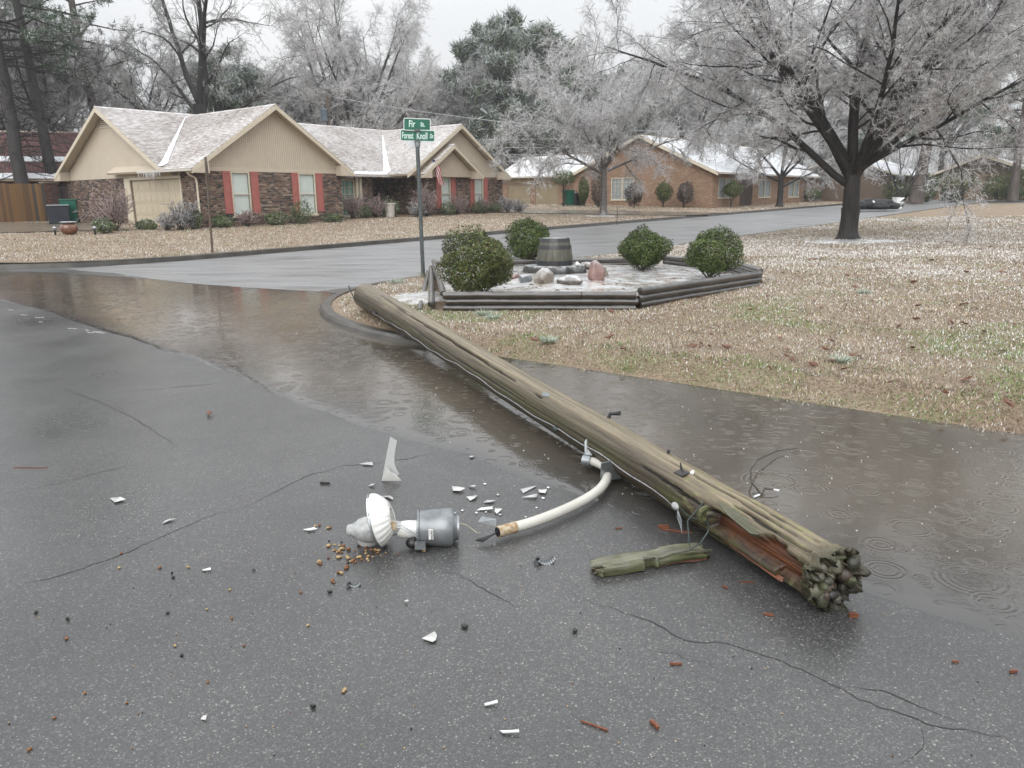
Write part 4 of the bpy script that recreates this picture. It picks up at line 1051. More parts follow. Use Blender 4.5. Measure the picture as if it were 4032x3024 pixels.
def hang(rg, pts, n, lo, hi, r):
    """icicles under twigs: n cones picked from twig points"""
    p = pts.reshape(-1, 3); p = p[rg.integers(0, len(p), n)]; L = rg.uniform(lo, hi, n)
    a = np.array([0, 2.1, 4.2]); ring = p[:, None] + r * np.stack([np.cos(a), np.sin(a), 0 * a], -1)[None]
    tip = p - np.stack([0 * L, 0 * L, L], -1)
    v = np.concatenate([ring, tip[:, None]], 1).reshape(-1, 3); b = np.arange(n)[:, None] * 4
    f = np.concatenate([b + np.array([[0, 1, 3]]), b + np.array([[1, 2, 3]]), b + np.array([[2, 0, 3]])])
    return v, f

def spray_object(seed, n, mat, spread=.75, thick=.03):
    """one unit-long iced twiglet cluster along +Z, used many thousand times inside a crown"""
    rg = np.random.default_rng(seed); t = np.sort(rg.uniform(0, .95, n)); P = np.stack([.04 * np.sin(5 * t), .04 * np.cos(4 * t), t], 1)
    a = rg.uniform(0, 6.28, n); D = np.stack([np.cos(a) * spread, np.sin(a) * spread, rg.uniform(.35, 1, n)], 1); L = rg.uniform(.25, .6, n) * (1.1 - .5 * t)
    p, _ = grow(rg, P, D, L, np.full(n, .01), np.full(n, .005), 1, .1); v, f = spikes(p, np.full(n, thick)); ax, af = spikes(np.array([[[0, 0, 0], [0, 0, 1.0]]]), np.array([thick * 1.3]))
    me = bpy.data.meshes.new('twiglet'); V = np.concatenate([v, ax]); F = np.concatenate([f[:, :3], af[:, :3] + len(v)]); me.from_pydata([tuple(q) for q in V], [], [tuple(int(i) for i in q) for q in F]); me.materials.append(MATS[mat])
    return bpy.data.objects.new('twiglet', me)
def scatter(name, P, D, S, src, mat, parent, seed=0):
    """fills a crown with twiglets: one part whose geometry nodes put src on each point"""
    rg = np.random.default_rng(seed); d = nrmz(D); n = len(P)
    rot = np.stack([np.zeros(n), np.arccos(np.clip(d[:, 2], -1, 1)), np.arctan2(d[:, 1], d[:, 0])], 1)
    me = bpy.data.meshes.new(name); me.vertices.add(n); me.vertices.foreach_set('co', np.asarray(P, np.float32).ravel()); me.update()
    a = me.attributes.new('rot', 'FLOAT_VECTOR', 'POINT'); a.data.foreach_set('vector', rot.astype(np.float32).ravel())
    a = me.attributes.new('scl', 'FLOAT', 'POINT'); a.data.foreach_set('value', np.asarray(S, np.float32)); me.materials.append(MATS[mat])
    key = 'twiglets_' + src.data.materials[0].name + str(len(src.data.vertices))
    ng = bpy.data.node_groups.get(key)
    if ng is None:
        ng = bpy.data.node_groups.new(key, 'GeometryNodeTree'); ng.interface.new_socket('Geometry', in_out='INPUT', socket_type='NodeSocketGeometry'); ng.interface.new_socket('Geometry', in_out='OUTPUT', socket_type='NodeSocketGeometry')
        N = ng.nodes.new; gi, go = N('NodeGroupInput'), N('NodeGroupOutput'); ip = N('GeometryNodeInstanceOnPoints'); oi = N('GeometryNodeObjectInfo'); oi.inputs[0].default_value = src
        r_ = N('GeometryNodeInputNamedAttribute'); r_.data_type = 'FLOAT_VECTOR'; r_.inputs[0].default_value = 'rot'; s_ = N('GeometryNodeInputNamedAttribute'); s_.data_type = 'FLOAT'; s_.inputs[0].default_value = 'scl'
        L = ng.links.new; L(gi.outputs[0], ip.inputs['Points']); L(oi.outputs['Geometry'], ip.inputs['Instance']); L(r_.outputs[0], ip.inputs['Rotation']); L(s_.outputs[0], ip.inputs['Scale']); L(ip.outputs[0], go.inputs[0])
    o = bpy.data.objects.new(name, me); link(o, parent); md = o.modifiers.new('twiglets', 'NODES'); md.node_group = ng; o['kind'] = 'stuff'
    return o
def root_flare(base, r, h, rg, n=14, lobes=5, amp=.35):
    prof = [(r * 1.55, -.12), (r * 1.38, .0), (r * 1.17, h * .10), (r * 1.05, h * .25), (r * .98, h * .5), (r * .97, h * .75), (r * 1.04, h)]
    ph = rg.uniform(0, 6)
    return MB().lathe(prof, n, base, mod=lambda k, a: 1 + amp * max(0, 1 - k / 3) * (.5 + .5 * math.sin(lobes * a + ph)) ** 2 + .03 * math.sin(9 * a + k))

def bare_tree(name, label, base, seed, trunk_h, trunk_r, limbs, counts, lens, trops, mats=('bark_dark', 'twig_ice'), twig_r=(.012, .005), ice=0, group=None, lean=(0, 0), fork=None, icy=(.03, .08, .005), straight=False, spray=None, wob=(.10, .13, .16, .2)):
    rg = np.random.default_rng(seed); base = np.array(base, float)
    T = tag(empty(name, tuple(base)), label, 'tree', group)
    top = np.array([lean[0], lean[1], trunk_h])
    n = 10; t = np.linspace(0, 1, n)[:, None]; tp = top * t + np.concatenate([np.zeros((n, 2)), np.zeros((n, 1))], 1)
    tp[:, :2] += .03 * trunk_r / .3 * np.sin(np.linspace(0, 5, n))[:, None]
    mb = MB().tube([tuple(p) for p in tp], [trunk_r * (1.06 - .16 * k / (n - 1)) for k in range(n)], 14)
    fl = root_flare((0, 0, 0), trunk_r * 1.05, trunk_h * .5, rg); i = len(mb.v); mb.v += fl.v; mb.f += [tuple(i + q for q in f) for f in fl.f]
    tr = mb.build('trunk', mats[0], T, True)
    P, D, L, r = [], [], [], []
    for (dx, dy, dz, ln, rr_, st) in limbs:
        P.append(top * st); D.append((dx, dy, dz)); L.append(ln); r.append(rr_)
    r = np.array(r); L = np.array(L)
    p1, q1 = grow(rg, np.array(P), np.array(D), L, r, r * .16, 12, wob[0] * .6, trops[0])
    big = [tubes(p1, q1, 8)]
    o = sprout(rg, p1, q1, counts[0], .16, 1.0, .75, .2, lens[0], .5, taper=.45)
    p2, q2 = grow(rg, o[0], o[1], o[2], np.maximum(o[3], .012), np.full(len(o[3]), .008), 7, wob[1], trops[1])
    o = sprout(rg, p2, q2, counts[1], .15, 1.0, .75, .25, lens[1], .5, taper=.45)
    p3, q3 = grow(rg, o[0], o[1], o[2], np.maximum(o[3] * .8, twig_r[0]), np.full(len(o[3]), twig_r[1]), 4, wob[2], trops[2])
    if q2.mean() > 0: big.append(tubes(p2, q2, 5))
    V, F = cat(big); npmesh('limbs', V, F, mats[0], T, smooth=True)
    fine = [tubes(p3, q3, 3)]
    o = sprout(rg, p3, q3, counts[2], .1, 1.0, .8, .3, lens[2], .6, taper=.35)
    p4, q4 = grow(rg, o[0], o[1], o[2], np.full(len(o[3]), twig_r[0] * .85), np.full(len(o[3]), twig_r[1]), 2 if counts[3] and not spray else 1, wob[3], trops[3])
    tips = None; last = p4
    if spray:       # the finest twigs: clusters set along every fourth-order twig
        src, per, sc0, sc1 = spray
        v4, f4 = spikes(p4, twig_r[0] * .8); npmesh('twigs', v4, f4[:, :3], mats[1], T)
        o = sprout(rg, p4, q4, per, .1, 1.0, .7, .3, .5, .8, taper=.2); scatter('twiglets', o[0], o[1] + np.array([0, 0, -.12]), rg.uniform(sc0, sc1, len(o[0])), src, mats[1], T, seed); last = np.stack([o[0], o[0] + nrmz(o[1]) * sc0], 1)
    elif counts[3]:
        fine.append(tubes(p4, q4, 3)); o = sprout(rg, p4, q4, counts[3], .1, 1.0, .9, .3, lens[3], .8, taper=.3)
        p5, q5 = grow(rg, o[0], o[1], o[2], np.full(len(o[3]), twig_r[0] * .7), np.full(len(o[3]), twig_r[1]), 1, wob[3], trops[3])
        tips = spikes(p5, twig_r[0] * .8); last = p5
    else: tips = spikes(p4, twig_r[0])
    V, F = cat(fine); cw = npmesh('crown', V, F, 'branch_ice' if spray else mats[1], T, smooth=True)
    if tips: npmesh('twig_tips', tips[0], tips[1][:, :3], mats[1], T)
    if ice:
        v, f = hang(rg, last, ice, *icy); o = npmesh('icicles', v, f, 'icicle', T); o['kind'] = 'stuff'
    return T

def copy_thing(o, label, loc, rz=0.0, sc=1.0):
    """copy of a thing with all its parts (mesh data shared)"""
    c = o.copy(); COL.objects.link(c); c.location = loc; c.rotation_euler = (0, 0, rz); c.scale = (sc, sc, sc); c['label'] = label
    for ch in list(o.children):
        d = ch.copy(); COL.objects.link(d); d.parent = c
    return c
def pear_trees():
    SP = spray_object(1, 13, 'twig_ice', .75, .012)
    b = (10.75, 24.9); z = float(lawn1_h(b[0], b[1]))
    limbs = [(-.03, .05, 1, 9.2, .185, 1.0), (.34, -.10, 1, 9.2, .175, .93), (.55, .22, 1, 8.6, .115, .97), (-.62, .10, 1, 9.6, .165, .90), (-.72, -.25, .85, 9.8, .125, .97), (-.85, .22, .70, 9.4, .12, .80),
             (.80, -.12, .75, 9.2, .105, 1.0), (.12, .70, .9, 8.4, .11, .96), (-.18, -.75, .9, 7.8, .105, 1.0), (-.36, .38, 1, 9.2, .11, 1.06), (.28, -.5, 1, 8.4, .10, 1.05), (-.75, -.05, 1, 9.4, .095, 1.12), (.85, .4, .8, 8.6, .09, 1.05), (.62, -.6, .8, 7.8, .085, 1.02)]
    bare_tree('pear_tree', 'large ice-coated spreading tree with dark trunk on the near corner lawn', (b[0], b[1], z), 5, 1.95, .262, limbs, (15, 12, 14, 5), (.44, .44, .42, .60), (-.016, -.024, -.055, -.09), ice=60000, twig_r=(.0105, .005), icy=(.03, .10, .006), spray=(SP, 1, .14, .36))
    x, y = 5.5, 46.6
    limbs = [(-.05, .05, 1, 7.5, .13, 1.0), (.5, -.1, .9, 7.0, .11, .95), (-.6, .1, .85, 7.2, .12, .9), (-.9, -.2, .45, 6.6, .10, .86), (.9, .2, .5, 6.4, .10, .9), (.1, .8, .7, 6.0, .1, .95), (-.1, -.85, .7, 6.0, .1, .95), (-.5, -.5, .9, 6.5, .09, 1), (.6, -.6, .7, 6.0, .09, 1)]
    bare_tree('pear_tree', 'medium ice-coated tree in front of the orange brick wall window', (x, y, float(lawn2_h(x, y))), 8, 2.7, .20, limbs, (13, 10, 7, 4), (.46, .46, .46, .55), (.0, -.04, -.09, -.1), mats=('bark_ice', 'twig_ice'), twig_r=(.015, .007), ice=12000, icy=(.05, .14, .010), spray=(SP, 1, .28, .6))
    x, y = 21.5, 63.0
    limbs = [(0, 0, 1, 6.5, .13, 1.0), (.6, -.1, .8, 6.2, .11, .9), (-.6, .1, .8, 6.4, .12, .9), (-.9, -.2, .4, 6.4, .1, .8), (.9, .2, .4, 6.2, .1, .6), (.1, -.8, .7, 5.5, .1, .95)]
    bare_tree('pear_tree', 'small dark ice-coated tree before the front door of the orange brick house', (x, y, float(lawn2_h(x, y))), 12, 2.4, .22, limbs, (12, 9, 6, 3), (.48, .46, .5, .55), (.0, -.05, -.08, -.1), twig_r=(.016, .008), ice=4000, icy=(.05, .14, .009), spray=(SP, 1, .25, .5))
    x, y = 32.5, 66.0
    limbs = [(-.35, 0, 1, 5.5, .10, .3), (.3, 0, 1, 5.5, .10, .3), (.05, .2, 1, 5.5, .1, .4), (-.6, .1, 1, 4.6, .08, .3), (.65, -.1, .9, 4.8, .08, .3)]
    bare_tree('crape_myrtle', 'slender multi-stemmed bare tree behind the black rubbish bags', (x, y, float(lawn2_h(x, y))), 15, .9, .20, limbs, (9, 7, 5, 0), (.5, .5, .5, .5), (.02, .02, 0, 0), twig_r=(.015, .008))
def back_trees():
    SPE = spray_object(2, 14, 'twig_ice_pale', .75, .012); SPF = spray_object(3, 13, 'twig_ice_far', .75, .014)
    # tall dark oak behind the first house
    p = ATY(795, 470, 62); x, y = p.x, p.y
    limbs = [(.05, 0, 1, 14, .30, 1.0), (-.35, .1, 1, 13, .24, .98), (.55, 0, 1, 13, .26, .9), (-.9, -.2, .55, 10, .22, .62), (-.75, .2, .18, 9, .18, .52), (.95, .1, .12, 9, .16, .55), (.8, -.3, .5, 9, .17, .75), (-.5, .5, .8, 10, .18, .85)]
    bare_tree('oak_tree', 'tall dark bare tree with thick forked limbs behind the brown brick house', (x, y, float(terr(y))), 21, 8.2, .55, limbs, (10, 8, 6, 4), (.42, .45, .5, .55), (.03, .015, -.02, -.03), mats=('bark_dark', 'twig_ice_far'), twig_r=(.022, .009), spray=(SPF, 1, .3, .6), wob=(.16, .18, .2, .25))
    # broad pale elm in the middle
    p = ATY(1400, 560, 82); x, y = p.x, p.y
    limbs = [(0, 0, 1, 14.5, .28, 1.0), (-.28, 0, 1, 14.5, .26, .95), (.30, .1, 1, 14.5, .26, .95), (-.6, 0, 1, 13.5, .24, .8), (.6, .1, 1, 13.5, .24, .8), (-.95, .1, .75, 12, .2, .7), (.95, -.1, .72, 12, .2, .7), (0, -.5, 1, 12.5, .2, .9), (.15, .5, 1, 12.5, .2, .9), (-.8, -.2, .30, 9.5, .16, .6), (.85, 0, .34, 10, .16, .6)]
    bare_tree('elm_tree', 'broad vase-shaped pale frosted tree behind the street sign', (x, y, float(terr(y))), 33, 6.0, .50, limbs, (15, 10, 7, 5), (.40, .46, .46, .6), (.035, -.005, -.04, -.05), mats=('bark_dark', 'twig_ice_pale'), twig_r=(.024, .012), spray=(SPE, 1, .5, 1.1))
    spots = [(250, 55, 9, 4.5, .28, 'thin frosted bare tree behind the left gable of the brown brick house'), (560, 76, 10, 5, .3, 'pale bare tree seen between the tall pine and the dark oak'), (1000, 88, 10, 5, .3, 'frosted bare tree behind the front gable of the brown brick house'),
             (1230, 100, 11, 5, .3, 'grey frosted tree left of the utility pole'), (1800, 98, 12, 5, .3, 'grey frosted tree behind the right gable of the brown brick house'), (2700, 96, 12, 5, .3, 'hazy bare tree above the orange brick gable'),
             (3150, 104, 12, 5, .32, 'hazy bare tree above the orange brick house roof'), (3700, 112, 13, 5, .3, 'hazy bare tree behind the stone fronted house'), (90, 60, 9, 4.5, .25, 'thin frosted bare tree beyond the wooden fence')]
    protos = []
    for i, (px, yd, ln, th, tr_, lab) in enumerate(spots):
        p = ATY(px, 700, yd); rr = random.Random(i + 50)
        if i >= 3: copy_thing(protos[i % 3], lab, (p.x, p.y, float(terr(p.y))), i * 1.7, ln / 10.3); continue
        limbs = [(math.cos(a) * s, math.sin(a) * s, 1, ln * rr.uniform(.8, 1.1), tr_ * .5, rr.uniform(.75, 1)) for a, s in [(k * 2 * math.pi / 7 + rr.random(), rr.uniform(.25, .95)) for k in range(7)]]
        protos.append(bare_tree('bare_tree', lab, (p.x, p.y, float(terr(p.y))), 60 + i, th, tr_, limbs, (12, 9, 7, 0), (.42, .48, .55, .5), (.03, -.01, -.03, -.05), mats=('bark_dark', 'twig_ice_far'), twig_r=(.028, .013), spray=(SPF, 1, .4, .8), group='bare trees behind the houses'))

def pine(name, label, base, seed, h, r, b0, blen, nb, clump, green=(.035, .075, .03), lean=(0, 0), needle=.30, frost=.25, dens=26, group=None, bark='bark_pine', nw=.022, dead=0):
    rg = np.random.default_rng(seed); T = tag(empty(name, tuple(base)), label, 'tree', group)
    n = 12; ks = np.linspace(0, 1, n); wob = np.cumsum(rg.normal(0, .05, (n, 2)), 0) * h / 18; wob -= wob[0]
    tp = np.stack([lean[0] * ks + wob[:, 0], lean[1] * ks + wob[:, 1], h * ks], 1); tr = r * (1 - .8 * ks)
    tr[0] *= 1.25
    mb = MB().tube([tuple(p) for p in tp - np.array([[0, 0, .1]]) * (np.arange(n) == 0)[:, None]], list(tr), 12); mb.build('trunk', bark, T, True)
    t = rg.uniform(b0, 1.0, nb); P = np.stack([np.interp(t, ks, tp[:, i]) for i in range(3)], 1)
    a = rg.uniform(0, 2 * np.pi, nb); rise = rg.normal(.15, .2, nb); D = np.stack([np.cos(a), np.sin(a), rise], 1)
    L = blen * (1 - .62 * (t - b0) / (1 - b0)) * rg.uniform(.6, 1.15, nb)
    p1, q1 = grow(rg, P, D, L, np.interp(t, ks, tr) * .28 + .01, np.full(nb, .012), 6, .13, .02)
    parts = [tubes(p1, q1, 4)]
    if dead:
        td = rg.uniform(.12, b0 + .1, dead); Pd = np.stack([np.interp(td, ks, tp[:, i]) for i in range(3)], 1); ad = rg.uniform(0, 6.28, dead)
        pd, qd = grow(rg, Pd, np.stack([np.cos(ad), np.sin(ad), rg.normal(.0, .25, dead)], 1), rg.uniform(.4, 1.0, dead) * blen, np.full(dead, .035), np.full(dead, .010), 6, .16, -.02); parts.append(tubes(pd, qd, 4))
        od = sprout(rg, pd, qd, 6, .2, 1, .8, .3, .4, .5); p2d, q2d = grow(rg, od[0], od[1], od[2], np.full(len(od[3]), .014), np.full(len(od[3]), .007), 3, .2, -.02); parts.append(tubes(p2d, q2d, 3))
        od = sprout(rg, p2d, q2d, 4, .2, 1, .8, .3, .5, .5); p3d, q3d = grow(rg, od[0], od[1], od[2], np.full(len(od[3]), .010), np.full(len(od[3]), .006), 2, .2, -.02); parts.append(tubes(p3d, q3d, 3))
    o = sprout(rg, p1, q1, 6, .35, 1.0, .7, .25, .34, .5); p2, q2 = grow(rg, o[0], o[1], o[2], np.maximum(o[3], .012), np.full(len(o[3]), .008), 3, .16, .03)
    parts.append(tubes(p2, q2, 3)); V, F = cat(parts); npmesh('boughs', V, F, bark, T)
    # needle tufts along the outer boughs
    c = np.concatenate([p2[:, 1:].reshape(-1, 3), p1[:, 4:].reshape(-1, 3)]); c = c[rg.random(len(c)) < clump]
    N = len(c); d = nrmz(rg.normal(0, 1, (N, dens, 3)) + np.array([0, 0, .15])); ln = needle * rg.uniform(.6, 1.2, (N, dens, 1))
    st = c[:, None] + d * ln * .12 + rg.normal(0, needle * .28, (N, dens, 3)); tip = st + d * ln; sd = nrmz(np.cross(d, rg.normal(0, 1, d.shape))) * nw
    v = np.stack([st - sd, st + sd, tip], 2).reshape(-1, 3); f = np.arange(len(v)).reshape(-1, 3)
    g = np.array(green); sh = rg.uniform(.6, 1.4, (N, 1, 1)); col = np.broadcast_to(g * sh, (N, dens, 3)).copy()
    fr = (rg.random((N, dens)) < frost * (.5 + 1.0 * (d[..., 2] > 0))); col[fr] = np.array([.34, .37, .36]) * rg.uniform(.6, 1.3, (fr.sum(), 1))
    npmesh('crown', v, f, 'needles', T, col=np.repeat(col.reshape(-1, 3), 3, 0))
    return T
def pines():
    def at(px, y, py=700): p = ATY(px, py, y); return (p.x, p.y, float(lawn2_h(p.x, p.y)) - .1)
    gl = 'tall pines on the left'
    pine('pine_tree', 'leaning tall pine trunk nearest the left edge behind the wooden fence', at(85, 47), 101, 21, .42, .40, 5.0, 46, .75, lean=(-1.6, 1), dead=44, dens=24, group=gl, bark='bark_dark')
    pine('pine_tree', 'tall pine behind the red roof, second trunk from the left edge', at(215, 49), 102, 22, .38, .40, 5.0, 46, .75, lean=(-1.4, 0), dead=44, dens=24, group=gl, bark='bark_dark')
    pine('pine_tree', 'tall straight pine with sparse green tufts rising behind the left roof ridge', at(430, 58), 103, 23, .42, .42, 5.0, 34, .5, lean=(-1.2, 0), dens=22, group=gl)
    pine('pine_tree', 'slim pine half hidden at the very left edge', at(20, 58), 104, 22, .36, .30, 5.0, 46, .75, dead=34, dens=26, group=gl, bark='bark_dark')
    ge = 'dark evergreens behind the houses'; ev = []; evh = []
    for i, (px, y, h, lab) in enumerate([(890, 80, 14.5, 'frosted round-topped evergreen just right of the dark oak'), (1000, 84, 13, 'frosted evergreen behind the peak of the front gable'), (1120, 86, 12, 'low frosted evergreen left of the transformer pole'), (1240, 90, 11.5, 'evergreen behind the left side of the pale elm'),
                                         (1900, 100, 20, 'tall evergreen right of the pale elm'), (1975, 98, 18.5, 'tall evergreen with bare lower trunk behind the power lines'), (2060, 104, 21, 'tallest evergreen above the small pale house'), (2150, 102, 19.5, 'tall evergreen left of the medium ice-coated tree'), (2290, 106, 17, 'evergreen half hidden by the medium ice-coated tree'),
                                         (2480, 110, 16, 'evergreen behind the orange brick gable peak'), (1420, 112, 15, 'evergreen glimpsed behind the middle of the pale elm'), (1680, 108, 16, 'evergreen behind the right side of the pale elm'), (2900, 112, 15, 'evergreen behind the big tree crown'), (3350, 108, 16, 'evergreen behind the big dark trunk')]):
        p = ATY(px, 700, y)
        if i >= 4: copy_thing(ev[i % 4], lab, (p.x, p.y, float(terr(p.y))), i * 2.1, h / evh[i % 4]); continue
        evh.append(h); ev.append(pine('evergreen_tree', lab, (p.x, p.y, float(terr(p.y))), 120 + i, h, .32, (.16, .20, .26, .34)[i % 4], 4.8, 84, 1.0, green=(.105, .135, .08), frost=.5, dens=22, needle=.6, nw=.06, group=ge))
    pine('pine_tree', 'thick pine trunk right of the white toilet', (37.2, 72.5, float(lawn2_h(37.2, 72.5))), 141, 20, .55, .26, 5.5, 46, .8, dens=22, needle=.34, nw=.03, lean=(2.0, 0))
    pine('pine_tree', 'pine with full green crown before the stone fronted house', (49.3, 77.5, float(lawn2_h(49.3, 77.5))), 142, 19, .42, .22, 6.0, 60, .9, dens=24, needle=.36, nw=.034)
    # unbroken wood on the skyline
    rg = np.random.default_rng(9); n = 520
    x = rg.uniform(-120, 170, n); y = rg.uniform(122, 150, n) ; hh = 9 + 7.5 * fbm(x * .06, x * 0, 4, 3) + rg.normal(0, 1.0, n)
    P = np.stack([x, y, terr(y) * 1.0], 1); D = rg.normal(0, .06, (n, 3)) + np.array([0, 0, 1])
    p1, q1 = grow(rg, P, D, hh, np.full(n, .16), np.full(n, .03), 6, .05, .03)
    o = sprout(rg, p1, q1, 11, .15, 1, .7, .2, .32, .5); p2, q2 = grow(rg, o[0], o[1], o[2], np.full(len(o[3]), .05), np.full(len(o[3]), .02), 2, .15, .03)
    o = sprout(rg, p2, q2, 7, .2, 1, .8, .3, .7, .5); p3, q3 = grow(rg, o[0], o[1], o[2], np.full(len(o[3]), .05), np.full(len(o[3]), .02), 1, .15, .0)
    V, F = cat([tubes(p1, q1, 4), tubes(p2, q2, 3)]); V = np.concatenate([V]); sv, sf = spikes(p3, np.full(len(p3), .06)); T_ = np.concatenate([np.concatenate([F[:, :3], F[:, [0, 2, 3]]]), sf[:, :3] + len(V)])
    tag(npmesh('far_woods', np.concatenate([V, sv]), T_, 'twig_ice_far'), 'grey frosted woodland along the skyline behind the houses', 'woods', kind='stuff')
pear_trees(); back_trees(); pines()
# ------------------------------------------------------------------ the fallen pole
PF, PN = Vector((-2.02, 10.72, .300)), Vector((1.27, 2.74, .130))
PD = (PN - PF); PL = PD.length; PD.normalize()
PYv = Vector((0, 0, 1)).cross(PD).normalized(); PZv = PD.cross(PYv)
POLEM = Matrix(((PD.x, PYv.x, PZv.x, PF.x), (PD.y, PYv.y, PZv.y, PF.y), (PD.z, PYv.z, PZv.z, PF.z), (0, 0, 0, 1)))
def pole_r(s): return .168 + (.116 - .168) * s / PL
SOLD, SNEW = [0, 4.2, 5.38, 6.2, 6.98, 7.72, 8.05, 8.65], [0, 5.0, 6.7, 7.62, 7.95, 8.30, 8.44, 8.65]
def pole_pt(s, deg, k=1.0, lift=0.0):
    a = R(deg); r = pole_r(s) * k + lift
    return POLEM @ Vector((s, r * math.cos(a), r * math.sin(a)))
def pole():
    T = tag(empty('utility_pole', tuple(PF)), 'fallen mossy wooden light pole lying across the flooded gutter', 'pole')
    T.matrix_world = POLEM
    NS, NA = 380, 104
    s = np.concatenate([np.linspace(0, 6.6, NS - 180), np.linspace(6.6, PL, 181)[1:]]); ph = np.linspace(0, 2 * np.pi, NA, endpoint=False)
    S, A = np.meshgrid(s, ph, indexing='ij'); deg = np.degrees(A)
    rad = .168 + (.116 - .168) * S / PL
    St = S; S = np.interp(St, SNEW, SOLD)      # features were measured on a stretched scale
    # grain ridges run lengthwise; checks (drying cracks) wander a little
    grain = fbm(A * 16 / np.pi * 2, S * 1.1, 2, 4) - .5; lump = fbm(S * .8, np.cos(A) * 1.2 + 3, 6, 3) - .5
    fine = fbm(A * 34 / np.pi * 2, St * 1.6, 71, 3) - .5
    rad = rad + .012 * grain + .020 * lump + .006 * fine
    col = np.zeros(S.shape + (3,)); tone = np.clip(1 + .9 * grain + 1.1 * fine, .4, 1.5)[..., None]
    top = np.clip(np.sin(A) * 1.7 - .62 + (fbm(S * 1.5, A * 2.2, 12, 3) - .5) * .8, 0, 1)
    camside = np.clip(-np.cos(A) * 1.1 - .05 + (fbm(S * 2.2, A * 3, 15, 4) - .5) * 1.3, 0, 1)
    moss = camside * np.clip(1.1 - np.clip(np.sin(A), 0, 1) * 1.4, 0, 1) * np.clip(.45 + S / PL * 1.2, 0, 1) * np.clip((fbm(S * 3.0, A * 4, 18, 4) - .26) * 3, 0, 1)
    brown, grey, green, purp = np.array([.065, .049, .038]), np.array([.29, .265, .21]), np.array([.072, .082, .026]), np.array([.095, .070, .066])  # flank brown and moss green are darkened to hold the flank's shadow
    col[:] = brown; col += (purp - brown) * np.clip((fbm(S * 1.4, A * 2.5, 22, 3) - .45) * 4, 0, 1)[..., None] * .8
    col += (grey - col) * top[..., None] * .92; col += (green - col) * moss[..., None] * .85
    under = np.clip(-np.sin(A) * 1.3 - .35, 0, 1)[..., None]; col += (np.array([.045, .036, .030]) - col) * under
    wetfar = np.clip((2.4 - St) / 2.4, 0, 1)[..., None] * .45; col *= (1 - wetfar * .5)
    lich = (fbm(S * 7, A * 9, 27, 3) > .66) & (S > 6.2); col[lich] = col[lich] * .5 + np.array([.30, .34, .17]) * .5
    col = col * tone
    def check(pts, w0, depth):
        nonlocal rad, col
        pts = np.array(pts, float); c = np.interp(S, pts[:, 0], pts[:, 1]) + 4.0 * (fbm(S * 3.1, S * 0 + pts[0, 1], 31, 3) - .5)
        inside = (S > pts[0, 0]) & (S < pts[-1, 0]); u = (S - pts[0, 0]) / (pts[-1, 0] - pts[0, 0])
        wd = w0 * np.clip(np.sin(np.pi * np.clip(u, 0, 1)), .05, 1) * (.5 + 1.0 * fbm(S * 2.5, S * 0 + 9, 35, 2))
        k = np.clip(1 - np.abs(deg - c) / wd, 0, 1) * inside
        rad -= depth * np.clip(k * 2.2, 0, 1); col *= (1 - .93 * np.clip(k * 2.6, 0, 1))[..., None]
    check([(1.5, 122), (2.2, 120), (3.2, 121), (4.2, 128), (5.0, 136)], 5.2, .045)
    check([(.6, 105), (1.6, 112), (2.4, 112)], 3.0, .02)
    check([(4.4, 66), (5.6, 68), (7.0, 76), (8.4, 92)], 4.0, .03); check([(6.0, 100), (7.2, 104), (8.3, 110)], 3.5, .02)
    check([(5.8, 150), (6.6, 158), (7.1, 160)], 4.0, .025); check([(2.6, 165), (3.9, 172), (5.2, 176)], 3.0, .015); check([(6.4, 84), (7.4, 88), (8.5, 96)], 3.0, .02)
    check([(7.05, 118), (7.6, 122), (8.4, 126)], 5.0, .02)
    # rotted-out hollow near the top of the pole
    lo = 205 + 8 * (fbm(S * 5, S * 0, 40, 3) - .5); hi = np.where(S < 7.72, 148, np.where(S < 8.05, 140, 148)) + 16 * (fbm(S * 6, S * 0 + 4, 41, 3) - .5)
    lo = np.where(S > 7.95, 222, lo)
    ends = np.clip((St - 7.95) / .02, 0, 1) * np.clip((PL - .07 - St) / .03, 0, 1)
    hol = np.clip((deg - hi) / 5, 0, 1) * np.clip((lo - deg) / 5, 0, 1) * ends
    rad = rad * (1 - .47 * hol) + .012 * hol * (fbm(A * 30, S * 2, 44, 3) - .5)
    red = np.array([.17, .060, .020])[None, None] * (.45 + 1.0 * fbm(A * 12, S * 1.5, 46, 4))[..., None]
    dark = np.clip((8.08 - St) / .12, 0, 1)[..., None]; col = col * (1 - hol[..., None]) + hol[..., None] * (red * (1 - .8 * dark))
    rimd = np.clip(1 - np.abs(hol - .5) * 2, 0, 1)[..., None]; col *= (1 - .75 * rimd)
    # ragged rotten end
    rag = np.clip((St - (PL - .13)) / .13, 0, 1); rad += rag * (.012 + .06 * (fbm(A * 5, S * 18, 50, 3) - .45))
    col = col * (1 - rag[..., None] * .9) + rag[..., None] * .9 * np.array([.055, .060, .038]) * (.4 + 1.2 * fbm(A * 7, S * 22, 53, 3))[..., None]
    sx = St + rag * .10 * (fbm(A * 4, A * 0 + 2, 57, 3) - .5)
    V = np.stack([sx, rad * np.cos(A), rad * np.sin(A)], -1).reshape(-1, 3); C = col.reshape(-1, 3)
    i = np.arange(NS * NA).reshape(NS, NA); nx = np.roll(i, -1, 1)
    F = np.stack([i[:-1], nx[:-1], nx[1:], i[1:]], -1).reshape(-1, 4)
